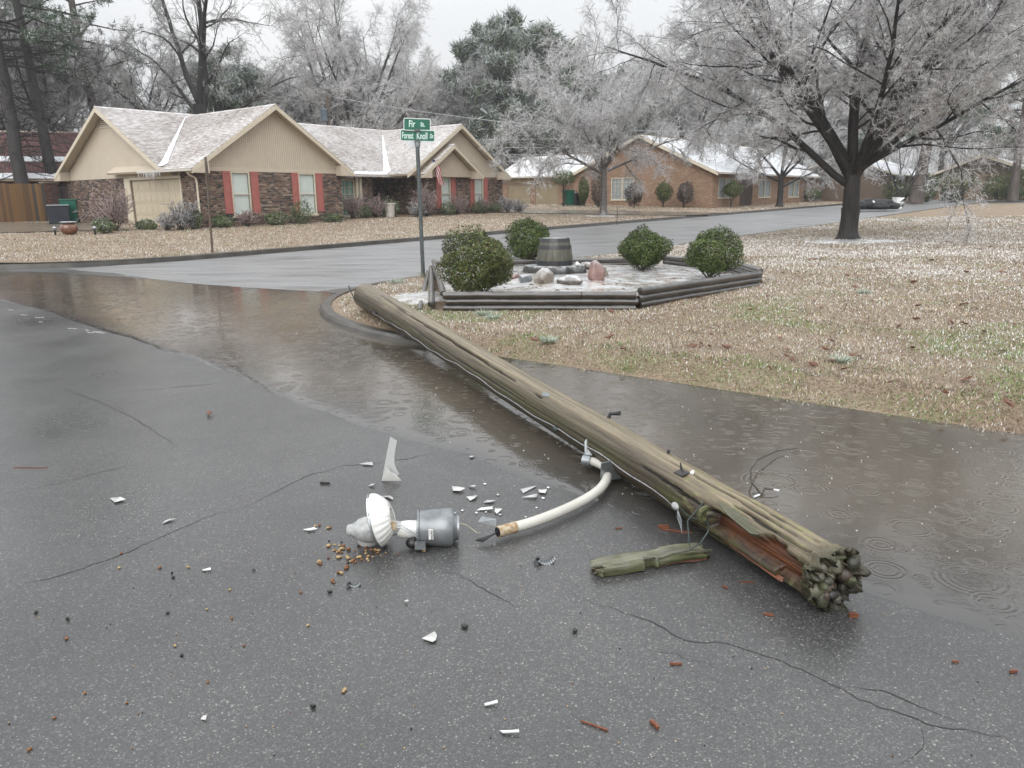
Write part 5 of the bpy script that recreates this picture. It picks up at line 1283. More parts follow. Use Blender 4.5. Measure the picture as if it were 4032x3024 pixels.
    # end grain: rings of verts closing both ends
    def cap(ring, depth, out, c0, seed):
        nonlocal V, F, C
        prev = ring
        for k in range(1, 8):
            q = 1 - k / 7.5; n0 = len(V); base = V[ring]
            pv = base.copy(); pv[:, 1:] *= q
            pv[:, 0] = base[:, 0] * q + base[:, 0].mean() * (1 - q) + out * depth * (vnoise(pv[:, 1] * 55, pv[:, 2] * 55, seed) - .6 - .5 * (1 - q))
            V = np.concatenate([V, pv]); C = np.concatenate([C, np.array(c0)[None] * (.35 + 1.2 * vnoise(pv[:, 1] * 70, pv[:, 2] * 70, seed + 1))[:, None]])
            new = np.arange(n0, n0 + len(ring)); f = np.stack([prev, np.roll(prev, -1), np.roll(new, -1), new], -1); F = np.concatenate([F, f if out < 0 else f]); prev = new
    cap(i[0], .03, -1, (.16, .12, .085), 3); cap(i[-1], .13, 1, (.055, .052, .038), 5)
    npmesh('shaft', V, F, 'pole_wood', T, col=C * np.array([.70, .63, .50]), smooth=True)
    # crumbling chunks and stray splinters of the rotten end
    rr = np.random.default_rng(4); rend = .100
    for k in range(34):
        ang = rr.uniform(0, 2 * np.pi); sp = k < 8; rr_ = rend * (rr.uniform(.75, 1.0) if sp else rr.uniform(.1, 1.0) ** .6)
        dims = np.array([rr.uniform(.03, .06), .004, .005]) if sp else np.array([rr.uniform(.020, .040), rr.uniform(.018, .042), rr.uniform(.018, .042)])
        q = nrmz(rr.normal(0, 1, (26, 3))) * dims * rr.uniform(.7, 1.15); off_ = rr.uniform(-.005, .04); tl_ = rr.normal(0, .05); bm = bmesh.new()
        for p in q: bm.verts.new((PL - off_ + p[0], rr_ * math.cos(ang) + p[1] + (p[0] * tl_ if sp else 0), rr_ * math.sin(ang) + p[2]))
        bmesh.ops.convex_hull(bm, input=bm.verts); bmesh.ops.delete(bm, geom=[v for v in bm.verts if not v.link_faces], context='VERTS'); bmesh.ops.triangulate(bm, faces=bm.faces); bm.verts.index_update()
        vv = np.array([v.co[:] for v in bm.verts]); ff = np.array([[v.index for v in f.verts] for f in bm.faces]); bm.free()
        c0 = [(.040, .040, .028), (.06, .065, .03), (.07, .052, .038), (.022, .021, .019), (.11, .105, .075)][k % 5] if not sp else [(.12, .10, .07), (.06, .05, .04), (.14, .07, .035)][k % 3]
        npmesh('rotten_fibre', vv, ff, 'pole_wood', T, col=np.tile(np.array(c0) * rr.uniform(.6, 1.4), (len(vv), 1)))
    # split flake along the lower lip of the hollow, knot, nail plate, steps
    def loc(s_, d_, k=1.0):
        s_ = float(np.interp(s_, SOLD, SNEW)); a = R(d_); r_ = pole_r(s_) * k; return Vector((s_, r_ * math.cos(a), r_ * math.sin(a)))
    fl = MB().prism([loc(7.12, 208, 1.0), loc(7.5, 214, 1.06), loc(7.98, 218, 1.10), loc(8.02, 224, 1.06), loc(7.6, 222, 1.0), loc(7.15, 216, .94)], (0, .012, .016)).build('split_flake', 'wood_red', T)
    lid = MB().prism([loc(7.02, 132, 1.05), loc(7.25, 146, 1.09), loc(7.6, 154, 1.08), loc(7.68, 148, 1.05), loc(7.7, 138, 1.03), loc(7.3, 126, 1.02)], (0, .012, -.014)).build('split_flake', 'pole_wood', T)
    ca = lid.data.attributes.new('Col', 'FLOAT_COLOR', 'POINT'); ca.data.foreach_set('color', [.10, .10, .06, 1] * len(lid.data.vertices))
    k = MB().lathe([(.045, 0), (.042, .012), (.03, .016), (.018, .008), (.001, .006)], 12, loc(6.93, 172, .97), axis=tuple((loc(6.93, 172, 1) - Vector((6.93, 0, 0))).normalized())).build('knot', 'pole_wood', T, True)
    ca = k.data.attributes.new('Col', 'FLOAT_COLOR', 'POINT'); ca.data.foreach_set('color', [.09, .095, .04, 1] * len(k.data.vertices))
    pl = MB(); 
    pl.prism([loc(6.20, 112, 1.02), loc(6.36, 108, 1.03), loc(6.34, 126, 1.05), loc(6.19, 128, 1.04)], (0, 0, .006)); pl.prism([loc(6.20, 112, 1.03), loc(6.24, 112, 1.03), loc(6.20, 108, 1.35)], (.004, .004, 0)); pl.build('torn_metal_plate', 'debris_dark', T)
    MB().prism([loc(6.36, 107, 1.03), loc(6.41, 106, 1.03), loc(6.40, 100, 1.08), loc(6.37, 102, 1.10)], (0, 0, .008)).build('paper_scrap', 'white_plate', T)
    MB().tube([loc(5.38, 62, .9), loc(5.38, 62, 1.25), loc(5.41, 60, 1.36), loc(5.44, 58, 1.48)], [.012, .011, .012, .014], 8).build('step_bolt', 'iron_black', T, True)
    MB().tube([loc(5.98, 68, .95), loc(5.98, 68, 1.12)], .008, 8).build('bolt', 'iron_black', T, True)
    MB().prism([loc(4.9, 118, 1.02), loc(4.97, 112, 1.03), loc(4.98, 124, 1.03), loc(4.92, 130, 1.02)], (0, 0, .005)).build('metal_tag', 'galv', T)
    # ground wire stapled along the camera side
    pts = [tuple(loc(.9 + .1 * q, 196 + 5 * math.sin(q * .37) + 3 * math.sin(q * 1.3) - q * .12, 1.045)) for q in range(56)]
    MB().tube(pts, .0032, 6).build('ground_wire', 'wire_ice', T, True)
    pts = [tuple(loc(6.5 + .06 * q, 190 + 6 * math.sin(q * .5), 1.05 + .03 * math.sin(q * .6))) for q in range(9)]
    MB().tube([tuple(loc(6.35, 194, 1.06))] + pts + [tuple(loc(7.02, 165, 1.05))], .0035, 6).build('ground_wire', 'wire_dark', T, True)
    for q in (5.15, 6.42): MB().sphere(loc(q, 192, 1.09), (.028, .018, .02), 9, 6).build('insulator' if q > 6 else 'clamp', 'ice_lump' if q > 6 else 'wire_dark', T, True)
    for q in range(3): MB().sphere(loc(.95 + .07 * q, 190, 1.04), .016, 8, 5).build('bolt', 'iron_black', T, True)
    for q in range(4):
        a = loc(6.46, 196, 1.1); MB().tube([a, a + Vector((.03 + .012 * q, -.02, -.03)), a + Vector((.07 + .02 * q, -.03 - .01 * q, -.05 - .004 * q))], .0018, 4).build('loose_strand', 'galv', T)
    # looped wire that ties the broken splinter to the pole
    a = loc(6.86, 150, 1.02); g = POLEM.inverted() @ Vector((G(2716, 2165, .075)))
    b = POLEM.inverted() @ Vector((G(2790, 2060, .14)))
    m1 = a.lerp(g, .5) + Vector((-.03, -.03, .015)); pts = [a, a.lerp(m1, .5), m1, g.lerp(m1, .25), g, g.lerp(b, .35) + Vector((.03, 0, 0)), b.lerp(g, .3) + Vector((.035, 0, .01)), b, loc(6.82, 190, 1.05)]
    MB().tube([tuple(p) for p in pts], .0038, 6).build('tie_wire', 'wire_dark', T, True)
    return T
pole()

def lamp_arm():
    P = lambda x, y, z: G(x, y, z)
    c = [P(2325, 1815, .075), P(2350, 1822, .075), P(2378, 1838, .07), P(2391, 1862, .065), P(2386, 1892, .06), P(2362, 1925, .055), P(2318, 1958, .05), P(2255, 1992, .047), P(2180, 2025, .045), P(2100, 2055, .043), P(2020, 2078, .042), P(1962, 2094, .042)]
    T = tag(empty('lamp_arm', tuple(c[-1])), 'curved white-grey street lamp arm torn from the fallen pole', 'lamp arm')
    o = Vector(c[-1]); rel = [Vector(p) - o for p in c]
    up = [P(2300, 1822, .085), P(2325, 1815, .075)]
    sm = []
    for k in range(len(rel) - 1):
        p0, p1, p2, p3 = rel[max(k - 1, 0)], rel[k], rel[k + 1], rel[min(k + 2, len(rel) - 1)]
        for q in range(5):
            t = q / 5; sm.append(.5 * ((2 * p1) + (p2 - p0) * t + (2 * p0 - 5 * p1 + 4 * p2 - p3) * t * t + (3 * p1 - p0 - 3 * p2 + p3) * t ** 3))
    sm.append(rel[-1])
    MB().tube([Vector(P(2300, 1812, .075)) - o] + sm, .0265, 14).build('tube', 'arm_paint', T, True)
    d = (rel[-1] - rel[-2]).normalized()
    MB().tube([rel[-1] - d * .10, rel[-1] + d * .003], .0285, 14).build('rusty_sleeve', 'rust', T, True)
    MB().tube([rel[-1] + d * .002, rel[-1] + d * .006], .0235, 14).build('tube_mouth', 'black_plastic', T)
    for q in range(4): MB().tube([rel[-1], rel[-1] + d * .04 + Vector((0, .01 * q - .02, -.004 * q)), rel[-1] + d * (.09 + .012 * q) + Vector((0, .012 * q - .02, -.02))], .004, 5).build('torn_wire', 'black_plastic', T, True)
    MB().prism([rel[-1] + Vector((-.01, .02, .02)), rel[-1] + Vector((-.10, .05, .03)), rel[-1] + Vector((-.08, .06, .055)), rel[-1] + Vector((-.01, .03, .05))], (0, .004, .002)).build('torn_bracket', 'can_grey', T)
    # clamp strap and back plate
    e = Vector(P(2312, 1815, .075)) - o; ax = (sm[2] - (Vector(P(2300, 1812, .075)) - o)).normalized()
    MB().lathe([(.030, -.024), (.037, -.024), (.037, .024), (.030, .024)], 16, e, ax).build('clamp_band', 'galv', T, True)
    s0 = e + Vector((.01, .02, .02)); MB().prism([s0 + Vector((-.022, 0, 0)), s0 + Vector((.022, 0, 0)), s0 + Vector((.022, .03, .085)), s0 + Vector((.012, .033, .10)), s0 + Vector((-.012, .033, .10)), s0 + Vector((-.022, .03, .085))], (0, .007, -.002)).build('clamp_strap', 'galv', T)
    for k in (.04, .075): MB().lathe([(.001, -.012), (.012, -.012), (.012, 0), (.001, 0)], 6, s0 + Vector((0, .03 * k / .085, k)), (0, -1, .25)).build('bolt', 'iron_black', T)
    pl = Vector(P(2400, 1850, .10)) - o
    MB().prism([pl + Vector((-.05, -.01, .045)), pl + Vector((.045, .02, .06)), pl + Vector((.05, .02, -.055)), pl + Vector((-.01, .0, -.065)), pl + Vector((-.055, -.012, -.045))], (.003, -.009, 0)).build('back_plate', 'galv', T)
lamp_arm()

def lamp_head():
    # axis runs left-right in the view, slightly away on the right; lies on the road
    ctr = G(1560, 2150, 0); o = Vector((ctr.x, ctr.y, 0))
    T = tag(empty('street_lamp', tuple(o)), 'smashed street lamp head with ribbed white reflector, bare bulb and grey metal can', 'street lamp')
    ax = Vector((.985, .10, -.05)).normalized()
    c0 = Vector((0, .015, .088))
    def pt(t): return c0 + ax * t
    W_ = lambda k, a: 1 + .018 * math.sin(30 * a) * (1 if 0 < k < 5 else 0)
    # ribbed reflector: wide rim on the left, opening to the bulb
    rx = Vector((.965, .02, .24)).normalized(); rim = pt(-.085) + Vector((0, 0, .040))
    MB().lathe([(.128, -.010), (.132, -.004), (.127, .003), (.118, .022), (.100, .045), (.075, .066), (.048, .076), (.040, .074), (.070, .061), (.096, .041), (.114, .019), (.124, .0), (.128, -.010)], 90, rim, rx, mod=lambda k, a: 1 + (.030 if 2 < k < 12 else 0) * math.sin(22 * a) - (.10 * max(0, math.cos(a - 2.2)) ** 8 if k < 6 else 0)).build('reflector', 'enamel', T, True)
    MB().lathe([(.129, -.012), (.135, -.009), (.135, -.002), (.129, .0)], 48, rim, rx, mod=lambda k, a: 1 - .10 * max(0, math.cos(a - 2.2)) ** 8).build('rim', 'galv', T, True)
    MB().lathe([(.0, -.175), (.022, -.174), (.028, -.168), (.030, -.150), (.036, -.138), (.052, -.118), (.062, -.09), (.064, -.06), (.054, -.02), (.04, .03), (.03, .08)], 28, pt(-.055) + Vector((-.0, 0, -.004)), (1, .05, .02)).build('bulb', 'lens_plastic', T, True)
    MB().lathe([(.034, -.02), (.040, .0), (.044, .03), (.043, .095)], 24, pt(.028) + Vector((0, 0, -.01)), ax).build('neck', 'enamel', T, True)
    MB().lathe([(.0, .102), (.072, .102), (.088, .104), (.089, .112), (.084, .116), (.087, .15), (.089, .19), (.094, .225), (.096, .262), (.088, .274), (.07, .276), (.068, .279), (.062, .292), (.0, .294)], 36, pt(-.004) + Vector((0, 0, .0)), ax).build('can', 'can_grey', T, True)
    MB().lathe([(.050, .276), (.060, .276), (.060, .302), (.048, .303), (.046, .285)], 24, pt(-.004), ax).build('collar', 'galv', T, True)
    MB().box((pt(.10).x, -.085, .02), (pt(.15).x, -.055, .05)).build('latch_lug', 'can_grey', T)
    MB().sphere((pt(.085).x, -.03, .03), (.035, .03, .026), 12, 7).build('photocell', 'black_plastic', T, True)
    for q in range(2):
        MB().tube([pt(.0) + Vector((-.01, -.06, .05 - .012 * q)), pt(.04) + Vector((0, -.075, .045 - .016 * q)), pt(.08) + Vector((0, -.085, .02 - .01 * q)), pt(.115) + Vector((0, -.09, .0 - .012 * q)), pt(.118) + Vector((0, -.088, -.012)), pt(.08) + Vector((0, -.08, -.0))], .0028, 6).build('spring_clip', 'galv', T, True)
    MB().prism([pt(-.01) + Vector((0, -.062, .06)), pt(.015) + Vector((0, -.066, .06)), pt(.015) + Vector((0, -.066, .02)), pt(-.01) + Vector((0, -.062, .02))], (0, -.006, 0)).build('hinge', 'rust', T)
    st = MB(); cx = pt(.175); rr_ = .0895
    pts = []
    for a in (-.02, .42):
        pts.append(a)
    st.quad(cx + Vector((-.009, -.0893, .030)), cx + Vector((.009, -.0898, .030)), cx + Vector((.009, -.0905, -.018)), cx + Vector((-.009, -.0900, -.018)))
    lab = MB().prism([cx + Vector((-.011, -.091, .030)), cx + Vector((.011, -.0925, .030)), cx + Vector((.011, -.0930, -.020)), cx + Vector((-.011, -.0915, -.020))], (0, .004, 0)).build('warning_sticker', 'white_plate', T)
    text_mesh('CAUTION', .0105, 'ink', lab, raw=(cx + Vector((.0005, -.0938, .027)), Vector((0, 0, -1)), Vector((1, -.07, 0))), width=.046, bold=.0004)
    text_mesh('100 VOLTS', .0055, 'ink', lab, None, raw=(cx + Vector((-.0085, -.0930, .027)), Vector((0, 0, -1)), Vector((1, -.07, 0))))
    w_ = [G(1738, 2092, .06), G(1770, 2070, .075), G(1800, 2058, .08), G(1835, 2066, .06), G(1862, 2085, .03), G(1878, 2098, .012), G(1890, 2097, .03)]
    MB().tube([tuple(Vector(p) - o) for p in w_], .0022, 6).build('lead_wire', 'wire_pale', T, True)
    # reflector cup with spilled nest matter under the rim
    cup = G(1450, 2140, .0) - o
    MB().lathe([(.05, .0), (.055, .012), (.052, .05), (.035, .052), (.048, .012)], 18, cup + Vector((.0, .02, .0)), (.1, -.3, 1)).build('lens_cup', 'frosted_glass', T, True)
def text_mesh(txt, size, mat, parent, mtx=None, raw=None, sx=1.0, name='lettering', depth=0.0, width=None, bold=0.0):
    """lettering as a mesh; raw = (origin, reading direction, letter-up direction)"""
    cu = bpy.data.curves.new('t', 'FONT'); cu.body = txt; cu.size = size; cu.extrude = depth; cu.offset = bold
    ob = bpy.data.objects.new('t', cu); COL.objects.link(ob)
    dg = bpy.context.evaluated_depsgraph_get(); me = bpy.data.meshes.new_from_object(ob.evaluated_get(dg))
    bpy.data.objects.remove(ob); bpy.data.curves.remove(cu)
    me.materials.clear(); me.materials.append(MATS[mat]); me.name = name
    if width:
        xs = [v.co.x for v in me.vertices]; sx = width / (max(xs) - min(xs))
    o_, rd, up_ = raw; rd = Vector(rd).normalized(); up_ = Vector(up_).normalized(); n = rd.cross(up_)
    Mx = Matrix(((rd.x * sx, up_.x, n.x, o_[0]), (rd.y * sx, up_.y, n.y, o_[1]), (rd.z * sx, up_.z, n.z, o_[2]), (0, 0, 0, 1)))
    me.transform(Mx)
    return link(bpy.data.objects.new(name, me), parent)
lamp_head()

def splinter():
    a, b = Vector(G(2345, 2258, .0)), Vector(G(2775, 2192, .0)); d = b - a; L_ = d.length
    T = tag(empty('wood_splinter', tuple(a), math.atan2(d.y, d.x)), 'long mossy splinter of rotten pole wood lying beside the pole', 'wood')
    N, K = 90, 28; t = np.linspace(0, 1, N)[:, None]; j = np.arange(K)[None]; an = 2 * np.pi * j / K
    c, s_ = np.cos(an), np.sin(an); p = 2.0 / 5
    y = np.sign(c) * np.abs(c) ** p * .052 + 0 * t; z = np.sign(s_) * np.abs(s_) ** p * .029 + 0 * t
    rid = .22 * (vnoise(j * 1.7 + 0 * t, t * 3, 5) - .5) + .16 * (vnoise(j * 3.1 + 0 * t, t * 7, 6) - .5)
    y = y * (1 + rid); z = z * (1 + rid * 1.2); z = z + .010 * (vnoise(t * 9 + 0 * j, 0 * t + 0 * j, 7) - .5)
    near = c < -.5
    y = np.where(near & (t > .40) & (t < .50), y * .35, y); y = np.where(near & (t >= .52), y * .70, y); z = np.where((s_ < 0) & (t > .5), z * .75, z)
    tap = np.clip(t / .02, .55, 1) * np.clip((1 - t) / .02, .55, 1); x = t * L_ + .05 * (vnoise(j * 2.3 + 0 * t, 0 * t + 1, 9) - .5) * ((t < .03) | (t > .97))
    V = np.stack([x + 0 * y, y * tap, z * tap + .026], -1).reshape(-1, 3)
    top = np.clip(s_ * 1.4 + .2, 0, 1)[..., None] + 0 * t[..., None]; gr = np.array([.19, .185, .13]); mo = np.array([.095, .10, .045]); rd = np.array([.10, .038, .022])
    col = mo * (1 - top) + gr * top; col = col + (np.array([.13, .145, .062]) - col) * np.clip((vnoise(t * 14 + 0 * j, j * .5 + 0 * t, 4) - .45) * 3, 0, 1)[..., None] * .8
    rm = ((s_ < -.35) & (t > .55))[..., None]; col = np.where(rm, rd, col) * (.45 + 1.1 * vnoise(j * 2.9 + 0 * t, t * 6, 8))[..., None]
    i = np.arange(N * K).reshape(N, K); nx = np.roll(i, -1, 1); F = np.stack([i[:-1], nx[:-1], nx[1:], i[1:]], -1).reshape(-1, 4)
    npmesh('sliver', V, F, 'pole_wood', T, col=col.reshape(-1, 3) * .66)
    for e, sg in ((0, 1), (N - 1, -1)):
        q = V.reshape(N, K, 3)[e]; cc = q.mean(0) + np.array([.03 * sg, 0, 0]); npmesh('split_end', np.concatenate([q, cc[None]]), np.stack([np.arange(K), np.roll(np.arange(K), -1), np.full(K, K)], 1), 'pole_wood', T, col=np.tile([.13, .11, .06], (K + 1, 1)))
splinter()

# ------------------------------------------------------------------ broken lens and other debris on the road
def shard(name, px, pts, label, mat='lens_plastic', th=.003, group=None, curve=0.0, tilt=0.0, cat='shard', z=.003):
    """pts: outline in photograph pixels; laid on the road there, with thickness and an optional bow"""
    c = Vector(G(*px, 0)); o = Vector((c.x, c.y, z)); P = [(Vector(G(*p, 0)) - c) * .82 for p in pts]
    L_ = max(q.length for q in P) + 1e-6
    Q = [Vector((q.x, q.y, curve * (1 - (q.length / L_) ** 2) + tilt * (q.x / L_))) for q in P]
    zmin = min(q.z for q in Q); Q = [q - Vector((0, 0, zmin)) for q in Q]
    mb = MB(); n = len(Q); cc = sum(Q, Vector()) / n + Vector((0, 0, curve * .6))
    i = 0
    for k in range(n):
        a, b = Q[k], Q[(k + 1) % n]; up_ = Vector((0, 0, th))
        mb.quad(a + up_, b + up_, cc + up_); mb.quad(b, a, cc); mb.quad(a, b, b + up_, a + up_)
    ob = mb.build(name, mat); ob.location = o; return tag(ob, label, cat, group)
def debris():
    rr = random.Random(17)
    # tall upright piece of the prismatic lens
    b0, b1 = Vector(G(1503, 1893, 0)), Vector(G(1582, 1893, 0)); yb = b0.y
    T = tag(empty('lens_shard', tuple((b0 + b1) / 2)), 'tall upright clear plastic lens shard standing on the asphalt', 'shard'); o = (b0 + b1) / 2
    def up3(px, py, dy=0): 
        p = ATY(px, py, yb + dy); return p - o
    A = [up3(1503, 1892), up3(1522, 1790), up3(1536, 1720), up3(1563, 1736), up3(1553, 1790), up3(1553, 1825), up3(1562, 1850), up3(1572, 1868), up3(1580, 1892)]
    mb = MB(); mb.prism([A[0], A[1], A[2], A[3], A[4], A[5], A[6], A[7]], (0, .006, 0)); mb.build('back_wall', 'shard_glass', T)
    mb = MB(); mb.prism([A[0], up3(1521, 1832, -.02), up3(1540, 1858, -.03), up3(1562, 1870, -.035), up3(1580, 1892, -.04)], (0, -.005, 0)); mb.build('front_wall', 'frosted_glass', T)
    for k in range(9):
        t = .1 + k * .09; a = A[0].lerp(A[2], t); b = a.lerp(Vector((A[4].x, a.y, a.z)), .8); MB().tube([a + Vector((.003, .008, 0)), A[0].lerp(A[2], t) + Vector((.018, .008, .0))], .0012, 4).build('prism_rib', 'frosted_glass', T)
    shard('lens_shard', (1520, 1966), [(1490, 1972), (1492, 1958), (1512, 1953), (1540, 1957), (1555, 1966), (1552, 1972), (1530, 1966), (1510, 1968)], 'curved strip of clear lens just right of the ribbed reflector', curve=.012)
    big = [((455, 1973), [(428, 1963), (478, 1962), (505, 1974), (475, 1982), (452, 1987)], 'clear curved shard alone at the far left of the asphalt', 'shard_glass'),
           ((665, 2058), [(632, 2068), (645, 2055), (668, 2046), (700, 2046), (668, 2056)], 'bowed sliver of clear plastic left of centre on the asphalt', 'shard_glass'),
           ((1220, 2090), [(1188, 2088), (1240, 2084), (1256, 2091), (1215, 2098)], 'faint flat clear shard left of the lamp bulb', 'shard_glass'),
           ((1440, 1830), [(1409, 1830), (1445, 1826), (1474, 1825), (1474, 1837), (1440, 1836)], 'thin clear strip left of the upright shard on the long crack', 'lens_plastic'),
           ((1465, 1916), [(1447, 1916), (1463, 1911), (1480, 1914), (1470, 1920)], 'small oval shard above the ribbed reflector', 'lens_plastic'),
           ((1805, 1932), [(1774, 1914), (1806, 1924), (1838, 1932), (1815, 1943), (1778, 1940)], 'bright triangular white shard nearest the puddle edge', 'frosted_glass'),
           ((1858, 1965), [(1832, 1958), (1884, 1952), (1876, 1968), (1850, 1978)], 'white bent shard below the bright triangular one', 'frosted_glass'),
           ((1925, 1980), [(1898, 1982), (1915, 1973), (1958, 1974), (1930, 1986)], 'oval frosted shard in the middle of the shard cluster', 'lens_plastic'),
           ((1920, 2010), [(1868, 2013), (1890, 2004), (1942, 2002), (1945, 2014)], 'long clear strip at the near side of the shard cluster', 'shard_glass'),
           ((1960, 2015), [(1947, 2002), (1982, 2012), (1955, 2030), (1945, 2020)], 'white fin-shaped shard at the right end of the long clear strip', 'frosted_glass'),
           ((1775, 2030), [(1757, 2022), (1800, 2021), (1798, 2036), (1770, 2038)], 'curved cup-like shard right of the grey can', 'lens_plastic'),
           ((1780, 2048), [(1765, 2053), (1785, 2043), (1795, 2054)], 'small triangular shard under the cup-like one', 'lens_plastic'),
           ((2080, 1932), [(2042, 1930), (2055, 1948), (2118, 1916), (2110, 1912)], 'long pale strip shard left of the lamp arm curve', 'lens_plastic'),
           ((2136, 1940), [(2115, 1929), (2158, 1934), (2150, 1950), (2120, 1946)], 'crumpled white shard closest to the lamp arm', 'frosted_glass'),
           ((2090, 1962), [(2045, 1962), (2105, 1955), (2122, 1950), (2118, 1968)], 'narrow pale shard below the long pale strip', 'lens_plastic'),
           ((1860, 1922), [(1842, 1915), (1880, 1921), (1872, 1926), (1850, 1924)], 'small clear shard at the top of the shard cluster', 'lens_plastic'),
           ((1852, 1805), [(1845, 1803), (1862, 1796), (1872, 1800), (1860, 1808)], 'small grey shard lying in the puddle margin', 'lens_plastic'),
           ((1695, 2520), [(1654, 2519), (1715, 2485), (1727, 2510), (1722, 2532), (1705, 2540)], 'large grey-white curved shard at the bottom centre', 'frosted_glass'),
           ((804, 2830), [(788, 2838), (800, 2822), (818, 2828), (812, 2842)], 'small white shard at the lower left', 'frosted_glass'),
           ((812, 2248), [(793, 2246), (835, 2242), (835, 2252), (795, 2253)], 'small clear strip shard among the seed litter', 'shard_glass'),
           ((1602, 2374), [(1590, 2370), (1612, 2376), (1598, 2380)], 'tiny bright chip below the lamp', 'frosted_glass'),
           ((1950, 2776), [(1898, 2775), (1960, 2768), (1962, 2782), (1900, 2786)], 'faint clear shard at the bottom right of centre', 'shard_glass'),
           ((2010, 2890), [(1958, 2880), (2050, 2888), (2052, 2898), (1975, 2896)], 'larger faint clear shard at the very bottom', 'shard_glass')]
    for px, pts, lab, mt in big: shard('lens_shard', px, pts, lab, mt, curve=.008 if mt != 'shard_glass' else .004, tilt=.004)
    for k in range(16):
        px = rr.uniform(1760, 2160); py = rr.uniform(1900, 2060); s = rr.uniform(4, 9)
        shard('glass_chip', (px, py), [(px - s, py), (px - .2 * s, py - .5 * s), (px + s, py - .1 * s), (px + .3 * s, py + .5 * s)], 'tiny lens chip scattered between the lamp can and the arm', 'shard_glass' if k % 2 else 'lens_plastic', .003, 'tiny lens chips')
    # torn bits of grey casting
    def casting(px, sc, rz, label):
        c = Vector(G(*px, 0)); T = tag(empty('casting_fragment', tuple(c), rz), label, 'fragment')
        mb = MB(); n = 9
        for k in range(n):
            a = -1.1 + 2.2 * k / n; b = -1.1 + 2.2 * (k + 1) / n
            mb.quad((sc * math.sin(a), -sc * .5, sc * (1 - math.cos(a))), (sc * math.sin(b), -sc * .5, sc * (1 - math.cos(b))), (sc * math.sin(b), sc * .5, sc * (1 - math.cos(b)) * .9), (sc * math.sin(a), sc * .5, sc * (1 - math.cos(a)) * .8))
        o = mb.build('curved_plate', 'galv', T, True); md = o.modifiers.new('s', 'SOLIDIFY'); md.thickness = .005
        MB().prism([(-sc * .9, -.02, .01), (-sc * 1.5, -.03, .0), (-sc * 1.4, .0, .008), (-sc * .8, .01, sc * .7)], (0, .006, 0)).build('torn_edge', 'iron_black', T)
        MB().tube([(-sc * .9, .0, sc * .4), (-sc * .95, .0, sc * .75)], .008, 7).build('stud', 'black_plastic', T)
    casting((2150, 2215), .042, .3, 'torn grey metal fragment in front of the lamp arm mouth')
    casting((1397, 2306), .024, .2, 'small dark metal fragment near the seed litter')
    shard('metal_plate', (1330, 2335), [(1280, 2333), (1300, 2328), (1305, 2336), (1286, 2339)], 'small dark red-brown chip left of the dark metal fragment', 'debris_dark', .008)
    for px, pts, lab in [((1828, 2472), [(1813, 2470), (1830, 2464), (1846, 2472), (1834, 2482), (1818, 2478)], 'black bolt head right of the bottom centre'), ((2265, 2490), [(2252, 2488), (2264, 2482), (2276, 2488), (2268, 2498), (2254, 2496)], 'black bolt cap at the centre right'),
                         ((1232, 2790), [(1218, 2786), (1240, 2784), (1248, 2790), (1230, 2794)], 'black scrap at the lower centre'), ((1280, 1906), [(1256, 1903), (1304, 1905), (1304, 1909), (1256, 1907)], 'short black strip above the lamp bulb'), ((268, 2443), [(258, 2446), (266, 2438), (276, 2440), (274, 2446)], 'black fleck at the lower left')]:
        shard('dark_scrap', px, pts, lab, 'debris_dark', .010, cat='scrap')
    # red rotten wood splinters
    for k, (px, d, L_, w_, lab) in enumerate([((2612, 2080), (1, -.02), .07, .03, 'red-brown chunk of rotten wood beside the pole'), ((2665, 2095), (1, -.30), .20, .016, 'long red-brown splinter beside the pole'), ((2436, 2083), (1, .25), .05, .012, 'small red splinter left of the red-brown chunk'), ((3025, 2425), (1, -.2), .05, .018, 'orange splinter in front of the rotten pole end'),
                                              ((2855, 2316), (1, -1), .035, .014, 'small orange chip below the mossy splinter'), ((3360, 2432), (1, .3), .045, .035, 'rounded orange wood chip below the pole end'), ((2660, 2619), (1, .05), .06, .014, 'pale orange splinter at the lower right'), ((2340, 2862), (1, -.55), .13, .010, 'thin orange splinter at the bottom centre'),
                                              ((2575, 2860), (1, -1.6), .055, .022, 'red flat splinter at the bottom right of centre'), ((3760, 2610), (1, -.1), .03, .014, 'brown chip at the right'), ((3990, 2650), (1, .3), .04, .018, 'dark brown chip at the right edge'), ((2940, 2295), (1, .02), .09, .008, 'faint red splinter in front of the hollow'), ((120, 1843), (1, -.05), .30, .008, 'long thin reddish pine needle twig at the left edge')]):
        L_ *= .75; w_ *= .75; c = Vector(G(*px, 0)); e = Vector((d[0], d[1], 0)).normalized(); n = Vector((-e.y, e.x, 0)); h = w_ * .6
        mb = MB().prism([-e * L_ / 2, e * L_ * .5 - n * w_ * .3, e * L_ * .42 + n * w_ * .4, -e * L_ * .4 + n * w_ * .5], (0, 0, h)); o = mb.build('wood_chip', 'wood_red'); o.location = c + Vector((0, 0, .002)); tag(o, lab, 'wood chip')
    # seed and nut litter from the lamp
    nut = MB().sphere((0, 0, 0), (1, .72, .62), 7, 5); nv = np.array(nut.v); nv = nv * (1 + .35 * (vnoise(nv[:, 0] * 2 + 3, nv[:, 1] * 2 + nv[:, 2], 3) - .5))[:, None]; nut.v = [tuple(q) for q in nv]
    meshes = [nut.mesh('nut_shell', 'nut_brown', True), nut.mesh('nut_shell', 'nut_pale', True), nut.mesh('nut_shell', 'debris_dark', True)]
